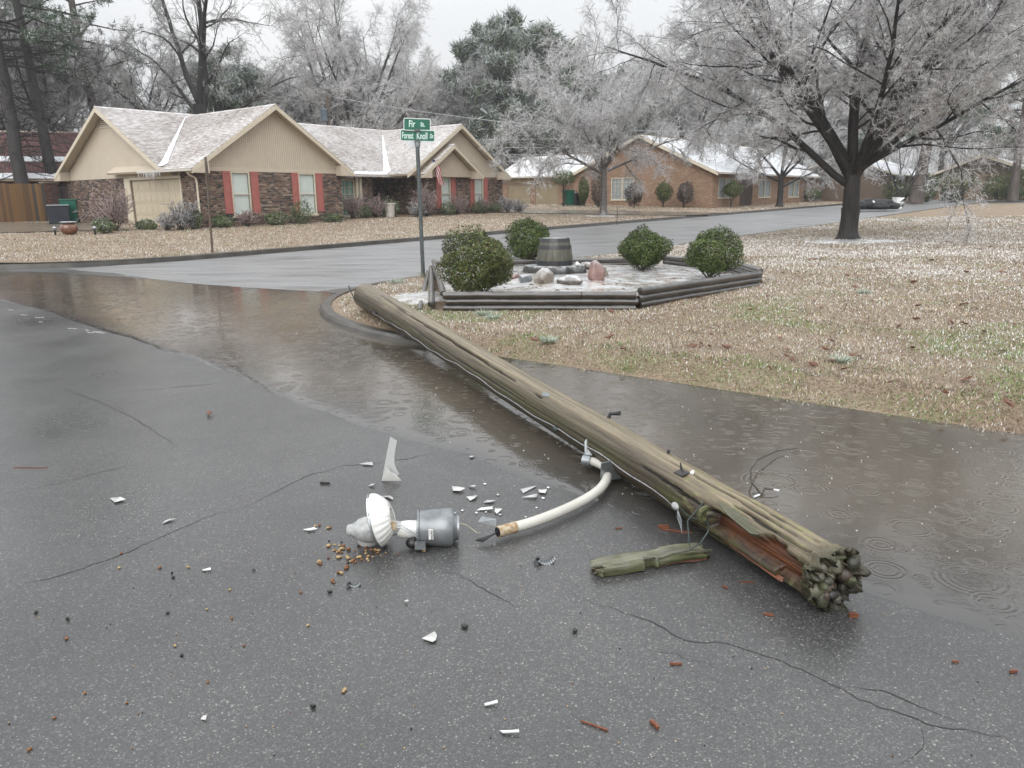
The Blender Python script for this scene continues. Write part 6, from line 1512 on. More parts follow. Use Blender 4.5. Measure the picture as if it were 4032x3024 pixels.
    def litter(px, py, s, m_, grp):
        grp = (grp[0][m_], grp[1])
        c = Vector(G(px, py, 0)); o = bpy.data.objects.new('nut_shell', meshes[m_]); o.scale = (s, s, s); o.location = c + Vector((0, 0, s * .55)); o.rotation_euler = (rr.uniform(-.3, .3), rr.uniform(-.3, .3), rr.uniform(0, 6)); COL.objects.link(o)
        tag(o, grp[0], 'nut shell', grp[1])
    g1 = (('small brown nut shell in the litter beside the lamp', 'small pale tan nut shell in the litter beside the lamp', 'small black crumb in the litter beside the lamp'), 'nut shells beside the lamp'); g2 = (('stray brown seed scattered on the near asphalt', 'stray tan seed scattered on the near asphalt', 'stray black crumb scattered on the near asphalt'), 'crumbs scattered on the near asphalt')
    for px, py in [(1258, 2078), (1290, 2080), (1325, 2150), (1335, 2160), (1348, 2155), (1320, 2172), (1345, 2175), (1330, 2170), (1385, 2165), (1432, 2180), (1410, 2205), (1450, 2195), (1480, 2170), (1490, 2178), (1443, 2202), (1660, 2168), (1622, 2148), (1372, 2235), (1335, 2200), (1300, 2152), (1255, 2215), (1262, 2217), (1370, 2205), (1388, 2212), (1340, 2258), (1315, 2298)]:
        for q in range(2): litter(px + rr.gauss(0, 7), py + rr.gauss(0, 4), rr.uniform(.006, .013), rr.choice((0, 0, 1, 1)), g1)
    for k in range(46): litter(rr.gauss(1400, 70), rr.gauss(2175, 28), rr.uniform(.003, .009), rr.choice((0, 0, 1, 2)), g1)
    for px, py, m_ in [(478, 2181, 0), (470, 2238, 1), (630, 2238, 0), (742, 2236, 1), (678, 2258, 2), (683, 2276, 2), (905, 2325, 1), (262, 2518, 0), (912, 2438, 0), (1212, 2465, 1), (1358, 2720, 1), (1352, 2726, 1), (335, 2732, 0), (500, 2770, 0), (818, 2690, 0), (690, 2545, 1), (815, 2402, 1), (960, 2545, 0), (1185, 2335, 0), (660, 2418, 2), (715, 2584, 2), (215, 2830, 0), (118, 2955, 0), (1000, 2248, 2), (142, 2415, 2)]:
        litter(px, py, rr.uniform(.006, .010), m_, g2)
    for k in range(90):
        px, py = rr.uniform(0, 2300), rr.uniform(2150, 3000)
        if rr.random() < .25: px = rr.uniform(2300, 4000)
        if 2800 < px < 3500 and py < 2400: continue
        litter(px, py, rr.uniform(.002, .0042), rr.choice((0, 1, 1, 2, 2)), g2)
    # oak leaf curled by the middle of the road, and thin straws at the left puddle edge
    shard('dead_leaf', (825, 1638), [(812, 1640), (816, 1628), (826, 1634), (842, 1634), (836, 1642), (822, 1646)], 'curled dark leaf alone on the asphalt left of the puddle', 'leaf_brown', .003, curve=.03, cat='leaf')
    for k in range(9):
        px, py = rr.uniform(0, 430), 0; py = 1205 + px * .26 + rr.uniform(0, 50)
        c = Vector(G(px, py, 0)); L_ = rr.uniform(.04, .15); a = rr.uniform(-.5, .1)
        o = MB().box((-L_ / 2, -.004, 0), (L_ / 2, .004, .004)).build('ice_sliver', 'icicle'); o.location = c + Vector((0, 0, .002)); o.rotation_euler = (0, 0, a); tag(o, 'thin fallen ice sliver by the far left puddle edge', 'ice', 'ice slivers by the puddle')
debris()
def water_twigs():
    pts = [G(3140, 1765, .02), G(3060, 1775, .03), G(2985, 1810, .05), G(2955, 1850, .07), (G(2960, 1900, .05)), G(2985, 1930, .03), G(2998, 1948, .012)]
    T = tag(empty('iced_twig', tuple(pts[-1])), 'arched thin branch with an icy tip standing in the puddle right of the pole', 'twig'); o = Vector(pts[-1])
    sm = [Vector(p) - o for p in pts]; MB().tube(sm, [.003, .004, .0045, .005, .005, .006, .008], 6).build('stem', 'shrub_stem', T, True)
    MB().tube([Vector((0, 0, 0)), Vector((.03, .04, .02)), Vector((.09, .03, .015))], [.006, .005, .002], 6).build('side_twig', 'shrub_stem', T, True)
    MB().tube([Vector((.075, .03, .018)), Vector((.105, .028, .012))], .006, 6).build('ice_tip', 'icicle', T, True); MB().tube([Vector((-.01, 0, .0)), Vector((-.05, -.03, .0))], .006, 6).build('ice_tip', 'icicle', T, True)
    p0, p1 = Vector(G(1400, 1190, .15)), ATY(1372, 1125, G(1400, 1190, .15).y)
    o2 = tag(MB().tube([(0, 0, 0), tuple(p1 - p0)], .008, 6).build('wire_stub', 'wire_dark', None, True), 'thin bent wire sticking up by the far end of the fallen pole', 'wire'); o2.location = p0
water_twigs()
# ------------------------------------------------------------------ corner bed
BZ = .285
def foliage(name, center, rx, ry, rz, n, leaf, seed, colors, lab, cat_='shrub', group=None, base_gap=.12, stems=7, mat='leaves', lump=.35, stem_mat='shrub_stem', parentless=True, ground=None, hollow=.55, stem_r=.016, spread=.6, zc=None):
    rg = np.random.default_rng(seed); gx, gy, gz = ground if ground is not None else center
    T = tag(empty(name, (gx, gy, gz)), lab, cat_, group)
    c = np.array([0, 0, (zc if zc is not None else base_gap + rz)])
    d = nrmz(rg.normal(0, 1, (n, 3))); lumps = fbm(d[:, 0] * 2.4 + seed, d[:, 1] * 2.4 + d[:, 2] * 2.7, seed, 3)
    side = 1 + .14 * np.sin(np.arctan2(d[:, 1], d[:, 0]) * 1.0 + seed) + .10 * np.sin(d[:, 2] * 4 + seed * 2) * np.cos(np.arctan2(d[:, 1], d[:, 0]) * 2 + seed)
    rad = (hollow + (1 - hollow) * rg.random(n) ** .45) * (1 - lump * .75 + lump * 1.7 * lumps) * side; out_ = rg.random(n) < .02; rad[out_] *= rg.uniform(1.02, 1.18, out_.sum())
    p = c + d * rad[:, None] * np.array([rx, ry, rz]); p[:, 2] = np.maximum(p[:, 2], .02)
    flat_ = rg.random(n) < .006
    nd = nrmz(d * .8 + rg.normal(0, .55, (n, 3)) + np.array([0, 0, .35])); e1 = nrmz(np.cross(nd, rg.normal(0, 1, (n, 3)))); e2 = np.cross(nd, e1)
    s = leaf * rg.uniform(.6, 1.3, (n, 1)); w_ = s * .55
    v = np.stack([p - e1 * s, p - e2 * w_ + nd * s * .25, p + e1 * s, p + e2 * w_ + nd * s * .25], 1).reshape(-1, 3); f = np.arange(n * 4).reshape(-1, 4)
    cs = np.array(colors); wgt = rg.dirichlet(np.ones(len(cs)) * .35, n); col = wgt @ cs; col *= rg.uniform(.7, 1.3, (n, 1)); col[flat_ & (d[:, 2] > -.2)] = (.42, .46, .42)
    npmesh('foliage', v, f, mat, T, col=np.repeat(col, 4, 0))
    # stems
    P0 = np.zeros((stems, 3)) + rg.normal(0, .02, (stems, 3)) * np.array([1, 1, 0]); P0[:, 2] = -.03
    D = rg.normal(0, 1, (stems, 3)) * np.array([rx, ry, 0]) * spread / max(rx, ry) + np.array([0, 0, 1.0])
    p1, q1 = grow(rg, P0, D, np.full(stems, rz * 1.25 + base_gap), np.full(stems, stem_r), np.full(stems, stem_r * .35), 5, .09, .0)
    o = sprout(rg, p1, q1, 7, .25, 1, .6, .2, .5, .6); p2, q2 = grow(rg, o[0], o[1], o[2], o[3], o[3] * .4, 3, .12, .0)
    V, F = cat([tubes(p1, q1, 6), tubes(p2, q2, 4)]); npmesh('stems', V, F, stem_mat, T)
    return T
BOX = [(.020, .038, .010), (.04, .072, .014), (.075, .12, .022), (.17, .20, .05), (.03, .05, .015)]
def twiggy(name, base, rx, rz, seed, lab, mat, n1=26, group=None, cat_='shrub'):
    """leafless iced shrub: a burst of fine stems"""
    rg = np.random.default_rng(seed); T = tag(empty(name, tuple(base)), lab, cat_, group)
    P = np.zeros((n1, 3)); P[:, :2] = rg.normal(0, rx * .12, (n1, 2)); D = np.stack([rg.normal(0, rx / rz * .65, n1), rg.normal(0, rx / rz * .65, n1), np.ones(n1)], 1)
    p1, q1 = grow(rg, P, D, rz * rg.uniform(.75, 1.1, n1) * 1.15, np.full(n1, .014), np.full(n1, .008), 5, .12, -.03)
    o = sprout(rg, p1, q1, 9, .2, 1, .7, .25, .45, .7); p2, q2 = grow(rg, o[0], o[1], o[2], np.full(len(o[3]), .010), np.full(len(o[3]), .007), 3, .2, -.05)
    o = sprout(rg, p2, q2, 8, .15, 1, .8, .3, .5, .7); p3, q3 = grow(rg, o[0], o[1], o[2], np.full(len(o[3]), .009), np.full(len(o[3]), .006), 1, .2, -.06)
    V, F = tubes(p2, q2, 3); V1, F1 = tubes(p1, q1, 4); npmesh('stems', V1, F1, 'shrub_stem', T); sv, sf = spikes(p3, np.full(len(p3), .010)); npmesh('twigs', np.concatenate([V, sv]), np.concatenate([F[:, :3], F[:, [0, 2, 3]], sf[:, :3] + len(V)]), mat, T); return T

def bed():
    Vx = [Vector((-.95, 10.25, 0)), Vector((1.66, 10.05, 0)), Vector((3.98, 12.3, 0)), Vector((4.0, 14.3, 0)), Vector((3.1, 15.9, 0)), Vector((-1.55, 15.6, 0))]
    T = tag(empty('timber_edging', (Vx[0].x, Vx[0].y, .1)), 'low border of stacked dark round landscape timbers round the corner bed', 'edging'); o = Vector((Vx[0].x, Vx[0].y, .1))
    rr = random.Random(6); r_ = .043
    def log(a, b, r=r_, sl=0): 
        a, b = a - o, b - o; n = 9; pts = []; d = (b - a).normalized(); pr = Vector((-d.y, d.x, 0))
        for k in range(n): t = k / (n - 1); pts.append(a.lerp(b, t) + pr * rr.uniform(-.004, .004) + Vector((0, 0, rr.uniform(-.003, .003))))
        rads = [r * (1 + rr.uniform(-.04, .04)) for _ in range(n)]; pts = [pts[0]] + pts + [pts[-1]]; pts[0] = pts[1] - d * .008; pts[-1] = pts[-2] + d * .008; rads = [r * .8] + rads + [r * .8]
        return MB().tube(pts, rads, 14).build('log', 'log_wet', T, True)
    for i in range(6):
        a, b = Vx[i], Vx[(i + 1) % 6]; d = (b - a).normalized()
        for k in range(3):
            z = float(lawn1_h((a.x + b.x) / 2, (a.y + b.y) / 2)) + .02 + k * r_ * 2.02
            if i == 5:      # the left side has slipped outwards
                out = Vector((-.35, -.1, 0)) * ((2 - k) * .5)
                a2, b2 = a + out * .3, b + out + Vector((.05, .25 - .12 * k, 0)); log(Vector((a2.x, a2.y, z + (.03 if k == 2 else 0))), Vector((b2.x, b2.y, z - .02 * (2 - k) + (.02 if k == 2 else -.02))), r_ * 1.1); continue
            e0, e1 = (.05, .0) if i % 2 == 0 else (.02, .03); e0 += .035 * ((k + i) % 2); e1 += .03 * ((k + i + 1) % 2)
            pa, pb = a + d * e0, b - d * e1; pa = Vector((pa.x, pa.y, z)); pb = Vector((pb.x, pb.y, z))
            if k == 2 and i == 0: m_ = pa.lerp(pb, .72); log(pa, m_, r_ * 1.2); log(m_ + d * .01, pb, r_ * 1.2)
            else: log(pa, pb, r_ * (1.2 if k == 2 else 1.0))
    # icy fill of the bed
    n = 26; P = [Vector((v.x, v.y)) for v in Vx]; c = sum(P, Vector((0, 0))) / 6; X = []; Yy = []
    for k in range(n + 1):
        row = []
        for i in range(6):
            for q in range(12): row.append(c.lerp(P[i].lerp(P[(i + 1) % 6], q / 12), k / n * .985))
        row.append(row[0]); X.append([p.x for p in row]); Yy.append([p.y for p in row])
    X, Yy = np.array(X), np.array(Yy); Z = BZ - .015 + .05 * (fbm(X * 2.5, Yy * 2.5, 4, 3) - .5) + .05 * np.exp(-((X - .95) ** 2 + (Yy - 12.6) ** 2) / .8)
    tag(grid_mesh('bed_soil', X, Yy, Z, 'ice_crust'), kind='structure')
    def bg_(px, py, z=BZ): p = G(px, py, z); return (p.x, p.y, z - .02)
    foliage('boxwood_shrub', None, .50, .48, .42, 20000, .0155, 11, BOX + [(.14, .085, .03)], 'largest round boxwood nearest the front left corner of the timber bed', ground=bg_(1893, 1160), base_gap=.06, stems=9, group='clipped boxwoods in the timber bed')
    foliage('boxwood_shrub', None, .43, .43, .42, 14000, .017, 12, BOX, 'round boxwood directly left of the barrel, behind the largest one', ground=bg_(2085, 1042), base_gap=.12, group='clipped boxwoods in the timber bed')
    foliage('boxwood_shrub', None, .43, .42, .34, 14000, .017, 13, BOX, 'neat boxwood behind the timbers right of the barrel', ground=bg_(2530, 1060), base_gap=.06, group='clipped boxwoods in the timber bed')
    foliage('boxwood_shrub', None, .43, .42, .36, 14000, .016, 14, BOX, 'boxwood with a bare forked stem at the right corner of the timber bed', ground=bg_(2795, 1094), base_gap=.10, stems=5, group='clipped boxwoods in the timber bed')
    # upturned half barrel on an old stump
    bp = G(2180, 1070, BZ); bx, by = bp.x, bp.y; zb_ = BZ + .09
    S = tag(empty('tree_stump', (bx, by, BZ - .05)), 'wide black snow-dusted stump carrying the half barrel', 'stump')
    mb = MB(); N = 60; rg = np.random.default_rng(5); prof = [(.46, -.02), (.47, .05), (.455, .13), (.44, .165), (.41, .175), (.3, .178), (.15, .18), (.001, .18)]
    mb.lathe(prof, N, (.0, 0, 0), mod=lambda k, a: 1 + (.16 * (vnoise(a * 6, k * .4, 3) - .5) + .10 * (vnoise(a * 17, k * .3, 4) - .5)) * (1 if k < 5 else .6) + (.22 * max(0, math.cos(a - 3.0)) ** 3 + .30 * max(0, math.cos(a + .05)) ** 6) * (1 if k < 6 else .3)); mb.build('stump_wood', 'stump_wet', S, True)
    Bq = tag(empty('half_barrel', (bx + .02, by, zb_ + .045)), 'upturned half wine barrel with black iron hoops on the stump', 'barrel'); Hh = .48
    r0, r1 = .335, .255; ns = 18
    def rb(t): return r0 + (r1 - r0) * t + .018 * math.sin(math.pi * t)
    for k in range(ns):
        a0, a1 = 2 * math.pi * k / ns + .006, 2 * math.pi * (k + 1) / ns - .006; mb = MB(); rows = 6; v = []
        for q in range(rows + 1):
            t = q / rows
            for a in (a0, (a0 + a1) / 2, a1): v.append((rb(t) * math.cos(a), rb(t) * math.sin(a), Hh * t))
            for a in (a1, a0): v.append(((rb(t) - .022) * math.cos(a), (rb(t) - .022) * math.sin(a), Hh * t))
        f = []
        for q in range(rows):
            for j in range(5): i0 = q * 5 + j; i1 = q * 5 + (j + 1) % 5; f.append((i0, i1, i1 + 5, i0 + 5))
        f.append((0, 4, 3, 2, 1)); e = rows * 5; f.append((e, e + 1, e + 2, e + 3, e + 4)); mb.v, mb.f = v, f; mb.build('stave', 'barrel_wood', Bq)
    for t0, t1 in ((.03, .17), (.60, .74), (.86, .985)):
        MB().lathe([(rb(t0) + .001, Hh * t0), (rb(t0) + .007, Hh * t0), (rb(t1) + .007, Hh * t1), (rb(t1) + .001, Hh * t1)], 40).build('hoop', 'iron_black', Bq, True)
        for obj_ in (Bq.children[-1],): pass
    MB().lathe([(r1 - .01, Hh - .012), (r1 - .012, Hh - .004), (.12, Hh - .002), (.001, Hh - .003)], 32).build('barrel_base', 'rock_blue', Bq, True)
    # rocks
    def rock(name, px, py, size, seed, mat, lab, flat=1.0, pts=26, rz=0.0, z=BZ):
        p = G(px, py, z); rg = np.random.default_rng(seed); bm = bmesh.new(); d = nrmz(rg.normal(0, 1, (pts, 3))) * rg.uniform(.82, 1.08, (pts, 1))
        for q in d: bm.verts.new((q[0] * size[0], q[1] * size[1], max(q[2], -.55) * size[2]))
        bmesh.ops.convex_hull(bm, input=bm.verts); bmesh.ops.delete(bm, geom=[v for v in bm.verts if not v.link_faces], context='VERTS')
        bmesh.ops.bevel(bm, geom=list(bm.edges), offset=min(size) * .10, segments=2, affect='EDGES', profile=.6)
        me = bpy.data.meshes.new(name); bm.to_mesh(me); bm.free(); me.polygons.foreach_set('use_smooth', [True] * len(me.polygons)); me.materials.append(MATS[mat]); o = bpy.data.objects.new(name, me); link(o); o.location = (p.x, p.y, z + size[2] * .42); o.rotation_euler = (0, 0, rz)
        return tag(o, lab, 'rock')
    rock('boulder', 2140, 1116, (.185, .15, .19), 1, 'rock_pale', 'rounded brown boulder with a snowy top in front of the stump', pts=40)
    rock('boulder', 2066, 1112, (.135, .12, .10), 2, 'rock_blue', 'small blue-grey angular rock left of the snowy-topped boulder')
    rock('boulder', 2246, 1122, (.22, .15, .12), 3, 'rock_grey', 'flat rough rock with snow crust between two boulders', pts=34)
    rock('boulder', 2345, 1108, (.165, .14, .26), 4, 'rock_red', 'tall reddish faceted boulder at the right of the rock group', pts=18, rz=.6)
    rock('boulder', 2385, 1090, (.10, .10, .16), 5, 'rock_pale', 'grey rock behind the tall reddish boulder', pts=18)
    rock('boulder', 2312, 1055, (.17, .12, .09), 6, 'rock_pale', 'low pale rock right of the stump')
    rock('boulder', 2277, 1043, (.06, .05, .05), 7, 'ceramic_white', 'small white round stone on the right end of the stump', z=BZ + .14)
    rock('boulder', 2025, 1098, (.10, .10, .08), 8, 'rock_red', 'small reddish rock half hidden by the largest boxwood')
    rr2 = random.Random(4)
    for k in range(26):
        px, py = rr2.uniform(1950, 2750), rr2.uniform(1100, 1165); p = G(px, py, BZ)
        o = MB().prism([(-.04, 0, 0), (0, -.02, .01), (.045, .005, 0), (.005, .025, .014)], (0, 0, .004)).build('dead_leaf', 'leaf_brown'); o.location = (p.x, p.y, BZ + .025); o.rotation_euler = (0, 0, rr2.uniform(0, 6)); o.scale = (1, 1, 1.5); tag(o, 'dead brown leaf frozen into the icy timber bed', 'leaf', 'leaves in the icy bed')
bed()

# ------------------------------------------------------------------ street furniture
def street_sign():
    base = Vector((-1.70, 15.0, float(lawn1_h(-1.7, 15.0)))); top = ATY(1643, 560, 15.0)
    T = tag(empty('street_sign', tuple(base)), 'green street name signs for Fir St. and Forest Knoll Dr. on a grey post', 'street sign'); t = top - base
    mb = MB().tube([(0, 0, -.05), tuple(t)], .038, 14); mb.build('post', 'galv_post', T, True)
    up = (t).normalized(); rt_ = Vector((1, .02, -.045)).normalized(); fwd = rt_.cross(up).normalized(); up = fwd.cross(rt_) if fwd.cross(rt_).z > 0 else -fwd.cross(rt_)
    nf = Vector((0, -1, 0))
    def plate(px0, px1, py0, py1, lines, yaw, nm):
        c = ATY((px0 + px1) / 2, (py0 + py1) / 2, 15.0) - base; w_ = (px1 - px0) / FPX * 15.4; h = (py1 - py0) / FPX * 15.2
        x = Vector((math.cos(yaw), math.sin(yaw), -.042)).normalized(); y = Vector((-.03, 0, 1)); y = (y - x * y.dot(x)).normalized(); n = x.cross(y)
        def rr_(w2, h2, rad, d):
            pts = []
            for cx, cy, a0 in ((w2 / 2 - rad, h2 / 2 - rad, 0), (-w2 / 2 + rad, h2 / 2 - rad, 90), (-w2 / 2 + rad, -h2 / 2 + rad, 180), (w2 / 2 - rad, -h2 / 2 + rad, 270)):
                for k in range(5): a = R(a0 + 22.5 * k); pts.append(c + x * (cx + rad * math.cos(a)) + y * (cy + rad * math.sin(a)) + n * d)
            return pts
        pl = MB().prism(rr_(w_, h, .035, .0), n * .004).build(nm, 'sign_white', T)
        MB().prism(rr_(w_ - .032, h - .032, .022, .0042), n * .002).build('green_field', 'sign_green', pl)
        for txt, ox, oy, sz, sx in lines: text_mesh(txt, sz, 'sign_letter', pl, raw=(c + x * ox + y * oy + n * .0075, x, y), width=sx, bold=.004)
        return c, x, y, n
    plate(1593, 1692, 468, 513, [('Fir', -.157, -.045, .165, .118), ('St.', .062, -.030, .105, .078)], .10, 'name_plate')
    c, x, y, n = plate(1580, 1709, 513, 555, [('Forest', -.297, -.055, .160, .215), ('Knoll', -.02, -.058, .165, .200), ('Dr.', .232, -.038, .105, .072)], -.06, 'name_plate')
    for pyc, h in ((513, .022), (556, .022)):
        b = ATY(1643, pyc, 14.98) - base; MB().box((b.x - .05, b.y - .03, b.z - h), (b.x + .05, b.y + .03, b.z + h)).build('bracket', 'galv_post', T)
    b = ATY(1644, 566, 15) - base; MB().lathe([(.042, -.06), (.05, -.055), (.05, .05), (.042, .055)], 14, b).build('cap', 'galv', T, True)
    icicles(T, c - x * .26 - y * .105, c + x * .26 - y * .105, 46, .02, .14, 2, name='icicle_fringe')
    icicles(T, c - x * .22 - y * .105, c - x * .06 - y * .105, 14, .08, .20, 3, name='icicle_fringe')
    # stop sign seen edge-on
    base = Vector((-8.80, 23.0, float(lawn2_h(-8.8, 23.0)))); top = ATY(808, 612, 23.0); t = top - base
    T2 = tag(empty('stop_sign', tuple(base)), 'rusty sign post with an octagonal sign seen edge-on at the far curb', 'sign')
    MB().tube([(0, 0, -.05), tuple(t * .985)], .032, 10).build('post', 'wood_utility', T2, True)
    c = t * .86; d = Vector((-.30, .955, 0)).normalized(); pts = [c + d * (.36 * math.cos(R(22.5 + 45 * k))) + Vector((0, 0, .36 * math.sin(R(22.5 + 45 * k)))) + Vector((.03, -.02, 0)) for k in range(8)]
    MB().prism(pts, Vector((.955, .30, 0)) * .012).build('octagon_plate', 'debris_dark', T2)
street_sign()

def yard_things():
    # ---- first house surroundings (house coordinates u,v)
    def hz(u, v): p = h1w(u, v); return Vector((p.x, p.y, float(lawn2_h(p.x, p.y))))
    # fence
    a = hz(-.95, 13.2); T = tag(empty('wooden_fence', tuple(a), HRZ), 'weathered orange-brown plank fence at the left edge', 'fence'); rr = random.Random(2)
    for k in range(44):
        u = -k * .15; MB().box((u - .143, -.01 - rr.uniform(0, .012), .02), (u, .012, 1.92 + rr.uniform(-.02, .02))).build('plank', 'fence_wood', T)
    for z in (.4, 1.55): MB().box((-6.7, .015, z), (0, .055, z + .09)).build('rail', 'fence_wood', T)
    p = hz(-.95, 13.2); T = tag(empty('brick_pier', tuple(p), HRZ), 'dark brick pier between the fence and the iron gate', 'pier')
    w_ = MB().box((0.01, 0, -.1), (.72, .5, 1.95)).build('pier_core', 'mortar_dark', T); brick_courses(w_, wall_frame('v', 0, -1), .01, .72, 0, 1.93, [], seed=40, pal=[(.10, .045, .035), (.13, .06, .045), (.08, .04, .032)]); MB().box((-.03, -.04, 1.955), (.76, .54, 2.02)).build('coping', 'concrete_wet', T)
    g = hz(-.75, 10.4); T = tag(empty('iron_gate', tuple(g), HRZ), 'black iron bar gate standing against the side wall of the brown brick house', 'gate')
    for k in range(20): MB().tube([(0, k * .13, .05), (0, k * .13, 1.75)], .010, 6).build('bar', 'iron_black', T)
    for z in (.12, 1.72): MB().box((-.015, -.02, z), (.015, 2.5, z + .04)).build('rail', 'iron_black', T)
    # bins
    def bin_(name, loc, rz, mat, h, w_, lab, lid='lid', sc=1):
        T = tag(empty(name, tuple(loc), rz), lab, 'bin')
        mb = MB(); q0, q1 = w_ * .42, w_ * .5
        pts0 = [(-q0, -q0, .06), (q0, -q0, .06), (q0, q0, .06), (-q0, q0, .06)]; pts1 = [(-q1, -q1, h), (q1, -q1, h), (q1, q1, h), (-q1, q1, h)]
        mb.v = pts0 + pts1; mb.f = [(3, 2, 1, 0), (4, 5, 6, 7)] + [(k, (k + 1) % 4, 4 + (k + 1) % 4, 4 + k) for k in range(4)]; bevel(mb.build('body', mat, T), .02, 2)
        mb = MB(); mb.prism([(-q1 - .03, -q1 - .04, h + .004), (q1 + .03, -q1 - .04, h + .004), (q1 + .03, q1 + .06, h + .004), (-q1 - .03, q1 + .06, h + .004)], (0, 0, .05)); bevel(mb.build('lid', mat, T), .02, 2)
        MB().tube([(-q1, q1 + .05, h - .04), (q1, q1 + .05, h - .04)], .018, 8).build('handle', mat, T, True)
        for s in (-1, 1): MB().lathe([(.001, -.03), (.10, -.03), (.10, .03), (.001, .03)], 14, (s * (q0 + .03), q0, .10), (1, 0, 0)).build('wheel', 'black_plastic', T, True)
    p = hz(-1.5, 9.2); bin_('wheeled_bin', p, .4, 'bin_green', 1.12, .72, 'green wheeled bin by the side wall of the brown brick house')
    p = hz(-2.2, 8.75); T = tag(empty('storage_box', tuple(p), .5), 'dark navy deck box with pale lid in front of the green bin', 'box')
    bevel(MB().box((-.45, -.35, .02), (.45, .35, .85)).build('body', 'bin_navy', T), .02); bevel(MB().box((-.48, -.38, .855), (.48, .38, .92)).build('lid', 'galv', T), .02)
    p = Vector((6.3 - 2.0, 58.0, 0)); x, y = 4.6, 62.5; bin_('wheeled_bin', (x, y, float(lawn2_h(x, y)) + .05), .9, 'bin_green', 1.15, .72, 'green wheeled bin beside the garage doors of the orange brick house')
    # pot bellied planter and pathway lights
    def lathe_thing(name, loc, prof, mat, lab, c_, extra=None):
        T = tag(empty(name, tuple(loc)), lab, c_); MB().lathe(prof, 24).build('body', mat, T, True)
        if extra: extra(T)
        return T
    p = G(275, 922, .45); z = float(lawn2_h(p.x, p.y))
    lathe_thing('clay_pot', (p.x, p.y, z), [(.001, 0), (.17, 0), (.27, .08), (.32, .20), (.30, .32), (.22, .40), (.20, .42)], 'terracotta', 'round brown glazed pot with icy rim at the edge of the left driveway', 'pot', lambda T: MB().lathe([(.20, .41), (.28, .44), (.30, .47), (.27, .485), (.22, .46), (.16, .30)], 24).build('rim', 'rock_blue', T, True))
    for k, (px, py, lab) in enumerate([(218, 925, 'small path light left of the brown glazed pot'), (375, 922, 'small path light right of the brown glazed pot')]):
        p = G(px, py, .45); z = float(lawn2_h(p.x, p.y)); T = tag(empty('path_light', (p.x, p.y, z)), lab, 'light'); MB().tube([(0, 0, 0), (0, 0, .2)], .035, 8).build('stake', 'black_plastic', T); MB().lathe([(.05, .2), (.085, .22), (.08, .28), (.02, .33), (.001, .335)], 12).build('cap', 'rock_blue', T, True)
    p = h1w(11.9, .9); z = float(lawn2_h(p.x, p.y)); lathe_thing('tall_planter', (p.x, p.y, z), [(.001, 0), (.24, 0), (.30, .68), (.33, .69), (.33, .78), (.29, .78), (.27, .6), (.001, .58)], 'pot_white', 'tall off-white plastic planter at the porch', 'planter')
    # foundation shrubs of the first house
    def fs(px, py, rx, rz, seed, kind, lab):
        if px < 640: 
            p = G(px, py, .45)
            for _ in range(8): p = G(px, py, float(lawn2_h(p.x, p.y)))
        else:       # against the house wall: where the sight line crosses the planting strip
            vv = -.62 if px < 1345 else (1.3 if px < 1640 else .05)
            if px > 1990: vv = -.2
            dr = _fw + _r2 * ((px - 2016) / FPX) + _u2 * ((1512 - py) / FPX); inv = H1M.inverted(); o_ = inv @ Vector((0, 0, EYE)); d_ = inv.to_3x3() @ dr; t_ = (vv - o_.y) / d_.y; p = H1M @ (o_ + d_ * t_); p.z = float(lawn2_h(p.x, p.y))
        gpt = (p.x, p.y, p.z)
        if kind == 'green': foliage('low_shrub', None, rx, rx * .8, rz, 1500, .035, seed, BOX[:4] + [(.30, .33, .30)], lab, ground=gpt, base_gap=.0, stems=3, lump=.5, group='foundation shrubs')
        else: twiggy('bare_shrub', gpt, rx, rz, seed, lab, kind, group='foundation shrubs')
    for a in [(450, 912, .62, 1.45, 201, 'purple_twig', 'big pinkish iced shrub before the garage of the brown brick house'), (405, 918, .42, .28, 202, 'green', 'low frosted green shrub left of the big pinkish shrub'), (575, 907, .42, .22, 203, 'green', 'low frosted green shrub before the garage door'),
              (715, 902, .62, 1.0, 204, 'grey_twig', 'grey iced twiggy shrub left of the downspout'), (660, 900, .4, .6, 205, 'grey_twig', 'small grey twiggy shrub before the garage door'), (775, 900, .3, .45, 206, 'green', 'small green shrub under the downspout'),
              (880, 893, .50, .26, 207, 'green', 'low green shrub under the first red-shuttered window'), (975, 892, .36, .62, 208, 'purple_twig', 'small reddish bare shrub at the corner of the first window'), (1085, 885, .52, .30, 209, 'green', 'low green shrub between the two front wing windows'),
              (1190, 883, .48, .55, 210, 'green', 'upright green shrub left of the second window'), (1318, 880, .46, .22, 211, 'green', 'low green shrub at the right corner of the front wing'), (1390, 875, .48, 1.1, 212, 'purple_twig', 'pinkish iced shrub before the green-lit window'),
              (1440, 868, .40, .34, 213, 'green', 'frosted green ball shrub left of the large porch shrub'), (1522, 866, .80, .50, 214, 'green', 'large green rounded shrub before the porch'), (1480, 858, .5, .95, 215, 'purple_twig', 'reddish bare shrub behind the large porch shrub'),
              (1640, 862, .5, .7, 216, 'grey_twig', 'grey bare shrub right of the tall planter'), (1685, 855, .6, 1.35, 217, 'purple_twig', 'tall reddish bare shrub left of the flag window'), (1768, 852, .46, .36, 218, 'green', 'round dark green shrub under the right wing window'),
              (1800, 848, .4, .9, 219, 'purple_twig', 'small reddish shrub between the right wing windows'), (1888, 850, .46, .38, 220, 'green', 'round green shrub under the last window of the right wing'), (1945, 846, .40, .30, 221, 'green', 'smaller round green shrub at the right end of the brown house'), (1902, 845, .35, .8, 222, 'purple_twig', 'reddish twigs behind the round green shrub'),
              (2000, 848, .55, .85, 223, 'grey_twig', 'pale iced shrub at the right corner of the brown house'), (2045, 845, .6, .7, 224, 'grey_twig', 'grey iced shrub beside the driveway of the orange house')]: fs(*a)
